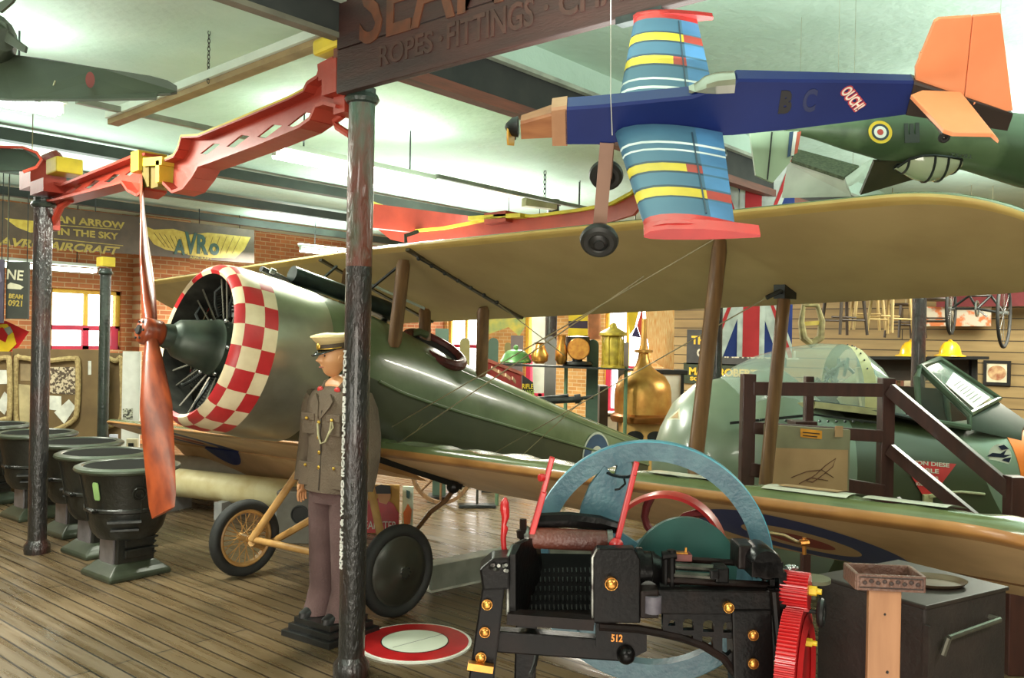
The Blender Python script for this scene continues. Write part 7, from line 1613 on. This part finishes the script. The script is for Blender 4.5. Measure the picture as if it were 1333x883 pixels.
def clockx(t): mb = MB(); mb.lathe([(.12, 0), (.13, .02), (.12, .04)], M.Translation((0, -.12, .2)) @ M.Rotation(PI / 2, 4, 'X'), 28); mb.build('dial', brass, t)
standing('ship_instrument', 'dark instrument with square brass face on the display rail right of the middle column', 'instrument', 752, 478, 10.3, [(.16, 0), (.18, .02), (.16, .05), (.06, .06), (.06, .14), (.14, .16), (.14, .34), (0, .36)], blackpaint, clockx)
standing('brass_jug', 'small brass jug on the display rail left of the grey slab', 'jug', 703, 475, 10.05, [(.05, 0), (.09, .03), (.1, .1), (.06, .18), (.05, .22), (.07, .24)], brass, knob(brass, .1, .02, 'handle'))
standing('brass_jug', 'tall dark brass jug on the display rail between the grey slab and middle column', 'jug', 731, 476, 10.2, [(.04, 0), (.07, .05), (.07, .16), (.04, .26), (.05, .34)], brass, knob(brass, .2, .02, 'handle'))
# red sign and rifle range board leaning behind the fuselage
T = facing(660, 8.9); I_ = T.inverted(); t = thing('red_sign', 'long red board with worn lettering leaning behind the fuselage deck', 'sign', T); S = lambda px, py, d=8.9: I_ @ W(px, py, d)
def qd(pts, nm, m, par, off=0., th=.03):
    q = [S(*p) + V((0, -off, 0)) for p in pts]; n = len(q); mb = MB(); mb.add(q + [p + V((0, th, 0)) for p in q], [tuple(range(n)), tuple(range(2 * n - 1, n - 1, -1))] + [(i, (i + 1) % n, n + (i + 1) % n, n + i) for i in range(n)]); return mb.build(nm, m, par, smooth=False)
o_ = qd([(633, 469, 8.4), (679, 487, 9.1), (679, 530, 9.1), (633, 530, 8.4)], 'board', mat('sign red', (176, 46, 52), .5, 0, (150, 40, 46), 8, lo=.3, hi=.7), t)
mb = MB(); mb.bar(S(633, 469, 8.4), S(679, 487, 9.1), .04, .03); mb.build('edge_strip', mat('pink edge', (206, 110, 96), .6), t, smooth=False)
for k in range(4): mb = MB(); mb.bar(S(640 + k * 9, 479 + k * 4.5, 8.37), S(650 + k * 7, 485 + k * 4.2, 8.5), .01, .03); mb.build('worn_lettering', mat('worn cream', (206, 160, 130), .7), t, smooth=False)
T = facing(690, 9.3); I_ = T.inverted(); t = thing('range_sign', 'dark board lettered in yellow to the right of the leaning red sign', 'sign', T)
qd([(680, 488, 9.3), (694, 498, 9.3), (697, 540, 9.3), (680, 540, 9.3)], 'board', blackpaint, t)
text('RIFLE', .05, yellow, 'lettering', t, M.Translation(S(687, 503, 9.3) + V((0, -.006, 0))) @ M.Rotation(PI / 2, 4, 'X'), .002, width=.115, height=.05); text('RANGE', .05, mat('lime lettering', (170, 190, 70), .5), 'lettering', t, M.Translation(S(688, 511, 9.3) + V((0, -.006, 0))) @ M.Rotation(PI / 2, 4, 'X'), .002, width=.125, height=.05)
# long dark rifle-like barrel resting across
T = facing(720, 9.3); I_ = T.inverted(); t = thing('gun_barrel', 'dark long barrel lying level just above the rear fuselage deck', 'barrel', T); S = lambda px, py, d=9.3: I_ @ W(px, py, d)
mb = MB(); mb.cyl(S(676, 524), S(752, 520), .035, n=14); mb.cyl(S(700, 519), S(740, 515), .018, n=10); mb.build('barrel', darksteel, t); mb = MB(); mb.cyl(S(748, 520), S(756, 519), .05, n=14); mb.cyl(S(756, 519), S(772, 517), .02, n=10); mb.build('muzzle', blackpaint, t)
a = S(714, 528); mb = MB(); mb.cyl((a.x, a.y, 0), a, .025, n=10); mb.build('support_post', darksteel, t)
# copper still
copper = mat('polished copper', (222, 172, 92), .34, .6, (190, 132, 64), 5, .1, 12)
T = facing(838, 10.6); I_ = T.inverted(); zt = lambda py: (I_ @ W(838, py, 10.6)).z
t = thing('copper_still', 'large polished copper still with tapering neck in the middle background', 'still', T)
mb = MB(); mb.lathe([(0.331, zt(540)), (0.342, zt(530)), (0.337, zt(510)), (0.320, zt(500)), (0.265, zt(490)), (0.166, zt(483)), (0.099, zt(477)), (0.066, zt(466)), (0.050, zt(450))], n=40); mb.build('dome', copper, t)
mb = MB(); mb.lathe([(0.050, zt(460)), (0.110, zt(459)), (0.110, zt(456)), (0.044, zt(455)), (0.033, zt(430)), (0.028, zt(415))], n=24); mb.build('neck', copper, t)
mb = MB(); mb.lathe([(0.364, zt(549)), (0.381, zt(546)), (0.381, zt(541)), (0.342, zt(538))], n=40); mb.build('band', mat('dark copper', (150, 96, 44), .35, .7), t)
mb = MB(); mb.box((0, 0, zt(548) / 2), (.54, .54, zt(548))); pd = mb.build('pedestal', mat('tan plinth', (196, 152, 84), .6, 0, (170, 128, 68), 4), t, smooth=False, bev=.01)
for x in (-.12, .12): mb = MB(); mb.disc((x, -.273, zt(566)), (0, -1, 0), .07, 20, .1); mb.build('arch_opening', blackpaint, pd, smooth=False)
T = facing(845, 11.5); I_ = T.inverted(); t = thing('side_table', 'dark edged white cabinet standing behind the copper still', 'cabinet', T); S = lambda px, py, d=11.5: I_ @ W(px, py, d)
a, b = S(848, 560), S(890, 488); mb = MB(); mb.box(((a.x + b.x) / 2, .2, b.z / 2), (b.x - a.x, .4, b.z)); mb.build('body', white, t, smooth=False); mb = MB(); mb.box(((a.x + b.x) / 2, .2, b.z + .03), (b.x - a.x + .1, .46, .06)); mb.build('top', blackpaint, t, smooth=False, bev=.01)
for px in (850, 888): q = S(px, 500); mb = MB(); mb.box((q.x, -.01, b.z / 2), (.04, .03, b.z)); mb.build('pilaster', blackpaint, t, smooth=False)
T = facing(762, 11); I_ = T.inverted()
def crate(name, label, px0, px1, py0, d, m, cat='box'):
    t, P = board(name, label, cat, px0, px1, py0, 600, d, m, .35, True); a, b = P(px0 + 2, py0 + 3, .004), P(px1 - 2, py0 + 14, .004); mb = MB(); mb.bar(a, V((b.x, a.y, a.z)), .012, .03); mb.build('band', darksteel, t, smooth=False); return t
crate('storage_box', 'brown box on the floor between the dark slab and the yellow lantern', 779, 792, 503, 10.9, mat('box brown', (72, 58, 44), .7)); crate('storage_box', 'white box below the yellow lantern left of the copper still', 787, 806, 538, 11.4, white)
# flags hanging in the windows
def flagp(name, label, pieces, d, px, top):
    T = facing(px, d); I = T.inverted(); t = thing(name, label, 'flag', T)
    for nm, m, pts, off in pieces:
        q = [(lambda v: V((v.x, v.y - off, v.z)))(I @ W(x, y, d)) for x, y in pts]; mb = MB(); mb.add(q, [tuple(range(len(q)))]); mb.build(nm, m, t, smooth=False)
    mb = MB(); a = I @ W(px, top, d); mb.cyl(a, V((a.x, a.y, CEIL)), .006, n=5); mb.build('hanging_line', darksteel, t); return t
flagp('signal_flag', 'yellow and black striped flag right of the dark middle column', [('black_stripe', mat('flag purple black', (58, 44, 62), .7), [(740, 395), (765, 395), (765, 444), (740, 444)], 0.), ('yellow_stripe', yellow, [(740, 427), (765, 428), (765, 437), (739, 437)], .01), ('yellow_stripe', yellow, [(740, 400), (765, 400), (765, 418), (740, 418)], .01)], 11.2, 752, 395)
flagp('signal_flag', 'salmon pink flag hanging beside the striped flag', [('cloth', mat('salmon cloth', (216, 150, 108), .8), [(766, 395), (782, 395), (782, 442), (766, 442)], 0.)], 11.4, 774, 395)
flagp('pink_cloth', 'pink cloth hanging below the striped flag', [('cloth', mat('pink cloth', (226, 140, 140), .8), [(739, 444), (764, 445), (762, 455), (738, 454)], 0.)], 11.3, 750, 444)
flagp('pennant', 'yellow red and blue pointed pennant above the copper still', [('yellow_cloth', yellow, [(816, 395), (834, 395), (826, 428), (820, 436)], 0.), ('blue_cloth', mat('pennant blue', (52, 44, 96), .7), [(822, 438), (828, 424), (834, 440)], .01), ('red_cloth', mat('pennant red', (200, 70, 50), .7), [(829, 424), (836, 400), (838, 440), (834, 440)], .01)], 10.9, 825, 395)
flagp('fabric_banner', 'tall orange and cream streaked banner hanging behind the copper still neck', [('cloth', mat('orange streaked cloth', (222, 150, 80), .8, 0, (236, 206, 150), 9, stretch=(14, 14, 1)), [(840, 395), (878, 395), (877, 482), (866, 480), (850, 470), (842, 440)], 0.)], 10.9, 860, 395)
flagp('fabric_banner', 'olive and green patterned cloth hanging right of the cabane strut', [('cloth', mat('olive patterned cloth', (190, 170, 74), .8, 0, (120, 140, 90), 7), [(634, 395), (684, 395), (684, 424), (676, 438), (662, 426), (634, 436)], 0.)], 12.6, 660, 395)
# Union flag hung upright
FT = facing(978, 9.2); FI = FT.inverted(); t = thing('national_flag', 'large red white and blue Union flag hanging upright behind the upper wing', 'flag', FT)
fc_ = FI @ W(979, 334, 9.2); fw_, fh_ = 108 / FPX * 9.2, 262 / FPX * 9.2
fcols = [mat('flag blue', (44, 62, 140), .75, 0, (36, 52, 122), 4), mat('flag white', (226, 226, 222), .75), mat('flag red', (206, 50, 56), .75, 0, (190, 42, 48), 4)]
def fl(poly, nm, m, off):
    q = []
    for a, b in poly: q.append(V((fc_.x + a * fw_ / 2, fc_.y - off, fc_.z + b * fh_ / 2)))
    mb = MB(); mb.add(q, [tuple(range(len(q)))]); return mb.build(nm, m, t, smooth=False)
fl([(-1, -1), (1, -1), (1, 1), (-1, 1)], 'blue_field', fcols[0], 0)
def diag(w_, off, nm, m, sh=0.):
    for s in (-1, 1):
        x = w_; y = w_ * fw_ / fh_ * .9
        fl([(-1, s * -1), (-1 + x, s * -1), (1, s * (1 - y)), (1, s), (1 - x, s), (-1, s * (-1 + y))], nm, m, off)
diag(.34, .004, 'white_saltire', fcols[1]); 
for sx in (-1, 1):
    for sy in (-1, 1): fl([(sx * .1, sy * .08), (sx * .92, sy * 1), (sx * 1, sy * 1), (sx * 1, sy * .96), (sx * .1, sy * .02)], 'red_saltire', fcols[2], .008)
fl([(-.33, -1), (.33, -1), (.33, 1), (-.33, 1)], 'white_cross', fcols[1], .012); fl([(-1, -.16), (1, -.16), (1, .16), (-1, .16)], 'white_cross', fcols[1], .012)
fl([(-.2, -1), (.2, -1), (.2, 1), (-.2, 1)], 'red_cross', fcols[2], .016); fl([(-1, -.1), (1, -.1), (1, .1), (-1, .1)], 'red_cross', fcols[2], .016)
mb = MB(); a = V((fc_.x, fc_.y, fc_.z + fh_ / 2)); mb.cyl(a - V((fw_ / 2, 0, 0)), a + V((fw_ / 2, 0, 0)), .012, n=8); mb.cyl(a, V((a.x, a.y, CEIL)), .005, n=5); mb.build('hanging_rod', darksteel, t)
# music hall signs on the boarded wall
def wallsign(label, px0, px1, py0, py1, m, lines, d=None):
    X = X1 - .10; a, b = onX(px0, py1, X), onX(px1, py0, X); T = mframe(V((X, (a.y + b.y) / 2, (a.z + b.z) / 2)), V((0, -1, 0)), V((0, 0, 1)), V((-1, 0, 0))); w_, h_ = abs(a.y - b.y), abs(b.z - a.z)
    t = thing('wall_sign', label, 'sign', T); mb = MB(); mb.box((0, 0, 0), (w_, h_, .03)); mb.build('board', m, t, smooth=False)
    for s, pxa, pxb, py, hpx, mm in lines:
        p, q = onX(pxa, py, X - .02), onX(pxb, py, X - .02); c = T.inverted() @ ((p + q) / 2); text(s, .1, mm, 'lettering', t, M.Translation((c.x, c.y, .018)), .003, width=abs(p.y - q.y), height=hpx / FPX * (ray(px0, py0).dot(Fw) * 0 + ((p - CAM).dot(Fw))), bold=.004)
    return t
yl = mat('yellow lettering', (236, 190, 50), .5); cl_ = mat('pale lettering', (214, 206, 180), .5)
wallsign('dark music hall sign on the boarded wall, partly hidden by the hanging Union flag', 894, 1024, 430, 474, mat('charcoal sign', (58, 58, 56), .6), [('THE', 900, 925, 443, 11, yl), ('OLD TIME MUSIC HALL', 907, 1040, 461, 11, cl_)])
wallsign('dark green sign with yellow lettering below the music hall sign', 890, 1000, 476, 499, mat('deep green sign', (46, 58, 32), .6), [('MARK ROBERTS', 897, 992, 485, 10, yl), ('SCHOOL OF MUSIC', 898, 990, 495, 5, yl)])
# helmets on a shelf
DX = 12.2
T = facing(1205, DX); I_ = T.inverted(); S = lambda px, py, d=DX: I_ @ W(px, py, d)
t = thing('wall_shelf', 'long dark shelf with panelled back on the boarded wall under the yellow helmets', 'shelf', T)
a, b = S(1120, 466), S(1280, 466); mb = MB(); mb.bar(a, b, .3, .04); mb.build('shelf_board', blackpaint, t, smooth=False); mb = MB(); c, d_ = S(1120, 482), S(1278, 482); mb.bar(c + V((0, .12, 0)), d_ + V((0, .12, 0)), .03, .3); mb.build('back_panel', mat('shelf back', (50, 38, 28), .6), t, smooth=False)
a2 = S(1200, 468); mb = MB(); 
for px in (1130, 1270): q = S(px, 468); mb.box((q.x, q.y + .08, q.z / 2), (.08, .1, q.z))
mb.build('leg', blackpaint, t, smooth=False) if False else None
for px in (1130, 1270): q = S(px, 468); mb = MB(); mb.box((q.x, q.y + .08, q.z / 2), (.07, .1, q.z - .02)); mb.build('upright', blackpaint, t, smooth=False)
hy = mat('helmet yellow', (240, 196, 40), .3, 0, (230, 180, 30), 5, coat=.4)
def helmet(px, label):
    T = facing(px, DX); z = (T.inverted() @ W(px, 464, DX)).z; t = thing('fire_helmet', label, 'helmet', T @ M.Translation((0, 0, z)), 'yellow helmets on the shelf')
    mb = MB(); mb.lathe([(.21, 0), (.205, .012), (.15, .03), (.14, .08), (.12, .14), (.08, .19), (.0, .215)], M.Diagonal((1, .85, 1, 1)), 28); mb.build('shell', hy, t); mb = MB(); mb.tube([(0, .12 * math.cos(PI * k / 10), .19 * math.sin(PI * k / 10) + .03) for k in range(11)], .014, 8); mb.build('comb', hy, t); return t
helmet(1186, 'yellow helmet on the dark shelf, partly behind the dark column'); helmet(1237, 'yellow helmet on the dark shelf, right of the dark column')
# framed pictures
def picture(px0, px1, py0, py1, label, pm_, fm_=blackpaint):
    X = X1 - .10; a, b = onX(px0, py1, X), onX(px1, py0, X); T = mframe(V((X, (a.y + b.y) / 2, (a.z + b.z) / 2)), V((0, -1, 0)), V((0, 0, 1)), V((-1, 0, 0))); w_, h_ = abs(a.y - b.y), abs(b.z - a.z)
    t = thing('framed_picture', label, 'picture', T); mb = MB(); f = .045
    mb.box((0, h_ / 2 - f / 2, 0), (w_, f, .04)); mb.box((0, -h_ / 2 + f / 2, 0), (w_, f, .04)); mb.box((-w_ / 2 + f / 2, 0, 0), (f, h_ - 2 * f, .04)); mb.box((w_ / 2 - f / 2, 0, 0), (f, h_ - 2 * f, .04)); mb.build('frame', fm_, t, smooth=False, merge=False)
    mb = MB(); mb.box((0, 0, -.004), (w_ - 2 * f, h_ - 2 * f, .02)); mb.build('mount', mat('cream mount', (232, 222, 190), .7), t, smooth=False); mb = MB(); mb.disc((0, 0, .010), (0, 0, 1), w_ * .34, 28, h_ * .3, x=(1, 0, 0)); mb.build('painting', pm_, t, smooth=False)
picture(1280, 1316, 470, 501, 'black framed picture of pinkish shapes on the boarded wall at right', mat('pink painting', (206, 176, 130), .6, 0, (150, 92, 62), 9))
picture(1148, 1168, 489, 506, 'small brown framed picture left of the windscreen, below the shelf', mat('grey picture', (190, 180, 150), .6), mat('brown frame', (110, 64, 40), .5)); picture(1173, 1190, 489, 506, 'second small brown framed picture just left of the jet windscreen', mat('grey picture', (190, 180, 150), .6), mat('brown frame', (110, 64, 40), .5)); picture(1240, 1272, 486, 505, 'brown framed picture seen through the jet windscreen', mat('grey picture', (190, 180, 150), .6), mat('brown frame', (110, 64, 40), .5))
# chairs hanging upside down from the ceiling
chw_ = [mat('pale chair wood', (186, 160, 104), .5, 0, (160, 134, 84), 6), mat('dark chair wood', (66, 50, 38), .5, 0, (52, 40, 30), 6)]
def chair(px, m, label, yaw, d=11.6, ftip=440):
    T0 = facing(px, d); ztip = (T0.inverted() @ W(px, ftip, d)).z; T = T0 @ M.Translation((0, 0, ztip)) @ M.Rotation(yaw, 4, 'Z'); t = thing('hanging_chair', label, 'chair', T, 'chairs hung upside down')
    for sx in (-1, 1):
        for sy in (-1, 1): mb = MB(); mb.cyl((sx * .2, sy * .19, 0), (sx * .16, sy * .16, .45), .018, .022, n=8); mb.build('leg', m, t)
    for sy in (-1, 1): mb = MB(); mb.cyl((-.185, sy * .178, .18), (.185, sy * .178, .18), .012, n=8); mb.build('stretcher', m, t)
    mb = MB(); mb.cyl((-.18, 0, .22), (.18, 0, .22), .012, n=8); mb.build('stretcher', m, t)
    mb = MB(); mb.lathe([(0, .45), (.2, .45), (.21, .465), (.2, .485), (0, .485)], n=24); mb.build('seat', m, t)
    for sx in (-1, 1): mb = MB(); mb.cyl((sx * .16, .18, .46), (sx * .17, .24, .86), .016, n=8); mb.build('back_post', m, t)
    mb = MB(); mb.tube([(-.17, .24, .86), (-.08, .27, .88), (.08, .27, .88), (.17, .24, .86)], .02, 8); mb.build('back_rail', m, t)
    mb = MB(); mb.cyl((0, 0, .485), (0, 0, max(.5, CEIL - ztip)), .006, n=5); mb.build('hanging_wire', wire, t); return t
chair(1098, chw_[1], 'dark wooden chair hanging upside down above the jet canopy, leftmost of the row', .3, 11.1, 436); chair(1128, chw_[0], 'pale wooden chair hanging upside down next to the leftmost dark one', -.2, 12.0, 430); chair(1158, chw_[0], 'pale wooden chair hanging upside down left of the dark column', .5, 11.3, 434); chair(1178, chw_[1], 'dark wooden chair hanging upside down half behind the dark column', .1, 12.5, 440); chair(1216, chw_[1], 'dark wooden chair hanging upside down just right of the dark column', -.4, 11.7, 436)
# hanging yokes/harness at the left of the chairs
T = facing(1052, 10.5); I_ = T.inverted(); t = thing('horse_collar', 'old leather horse collar hanging beside the Union flag, right of the rear strut', 'collar', T); S = lambda px, py, d=10.5: I_ @ W(px, py, d)
mb = MB(); mb.tube([S(x, y) for x, y in ((1046, 398), (1043, 420), (1046, 440), (1056, 448), (1068, 440), (1070, 418), (1064, 398))], [.03, .04, .05, .05, .05, .04, .03], 10, closed=True); mb.build('padded_ring', mat('old leather', (150, 140, 92), .7, 0, (104, 92, 60), 9), t)
mb = MB(); mb.bar(S(1043, 422), S(1070, 420), .03, .05); a = S(1056, 398); mb.cyl(a, V((a.x, a.y, CEIL)), .006, n=5); mb.build('strap', mat('yellow strap', (186, 160, 70), .6), t)
# hanging bicycle
T = facing(1265, 11.0); I_ = T.inverted(); t = thing('hanging_bicycle', 'old black bicycle hanging under the ceiling behind the wing tip at right', 'bicycle', T); S = lambda px, py, d=11.0: I_ @ W(px, py, d)
def bw(px, py, rx, ry, yaw_, d):
    c = S(px, py, d); R = ry / FPX * d; ax = V((math.sin(yaw_), -math.cos(yaw_), 0)); mb = MB(); mb.ring(c, ax, R - .018, [(.02 * math.cos(k * PI / 4), .02 * math.sin(k * PI / 4)) for k in range(8)], 40); o = mb.build('wheel', rubber, t); x, y, z = frame(ax); mb = MB()
    for k in range(14): a = 2 * PI * k / 14; mb.cyl(c, c + (x * math.cos(a) + y * math.sin(a)) * (R - .03), .003, n=4)
    mb.build('spokes', chrome, o); mb = MB(); mb.cyl(c - ax * .05, c + ax * .05, .025, n=10); mb.build('hub', chrome, o); return c
c1 = bw(1238, 402, 16, 34, .95, 11.2); c2 = bw(1307, 408, 22, 46, .9, 10.8)
mb = MB(); m1 = S(1272, 402); m2 = S(1262, 385); m3 = S(1290, 385); 
for a, b in ((c1, m1), (m1, c2), (m1, m2), (m2, c1), (m2, m3), (m3, c2), (m1, m3)): mb.cyl(a, b, .016, n=8)
mb.build('bike_frame', blackpaint, t); mb = MB(); mb.ring(m1, (.75, -.6, 0), .09, [(.012, -.01), (.012, .01), (-.012, .01), (-.012, -.01)], 28); mb.cyl(m1, m1 + V((.1, -.05, -.1)), .012, n=6); mb.build('crank', chrome, t)
mb = MB(); mb.cyl(m2, V((m2.x, m2.y, CEIL)), .005, n=5); mb.cyl(m3, V((m3.x, m3.y, CEIL)), .005, n=5); mb.build('hanging_line', wire, t)
# coloured bunting / red sign board under the ceiling on the right
tag(MB().box(((onX(1290, 405, 14.5)).x, (onX(1290, 405, 14.5)).y, (onX(1290, 400, 14.5)).z + .12), (.05, 1.5, .22)).build('wall_board', mat('maroon wall board', (120, 40, 44), .6), smooth=False), 'maroon board high on the boarded wall behind the hanging bicycle', 'board')
tag(MB().box(((onX(1238, 415, 14.6)).x, (onX(1238, 415, 14.6)).y, (onX(1238, 412, 14.6)).z), (.04, 1.1, .3)).build('wall_poster', mat('pale poster', (206, 196, 176), .6, 0, (210, 120, 70), 5, lo=.5, hi=.56), smooth=False), 'pale poster high on the boarded wall behind the chair legs', 'poster')
# tall things standing before the east windows
flagp('fabric_banner', 'white sheet hanging in front of the window right of the grey slab', [('cloth', white, [(692, 395), (712, 395), (710, 512), (694, 512)], 0.)], 12.8, 700, 395)
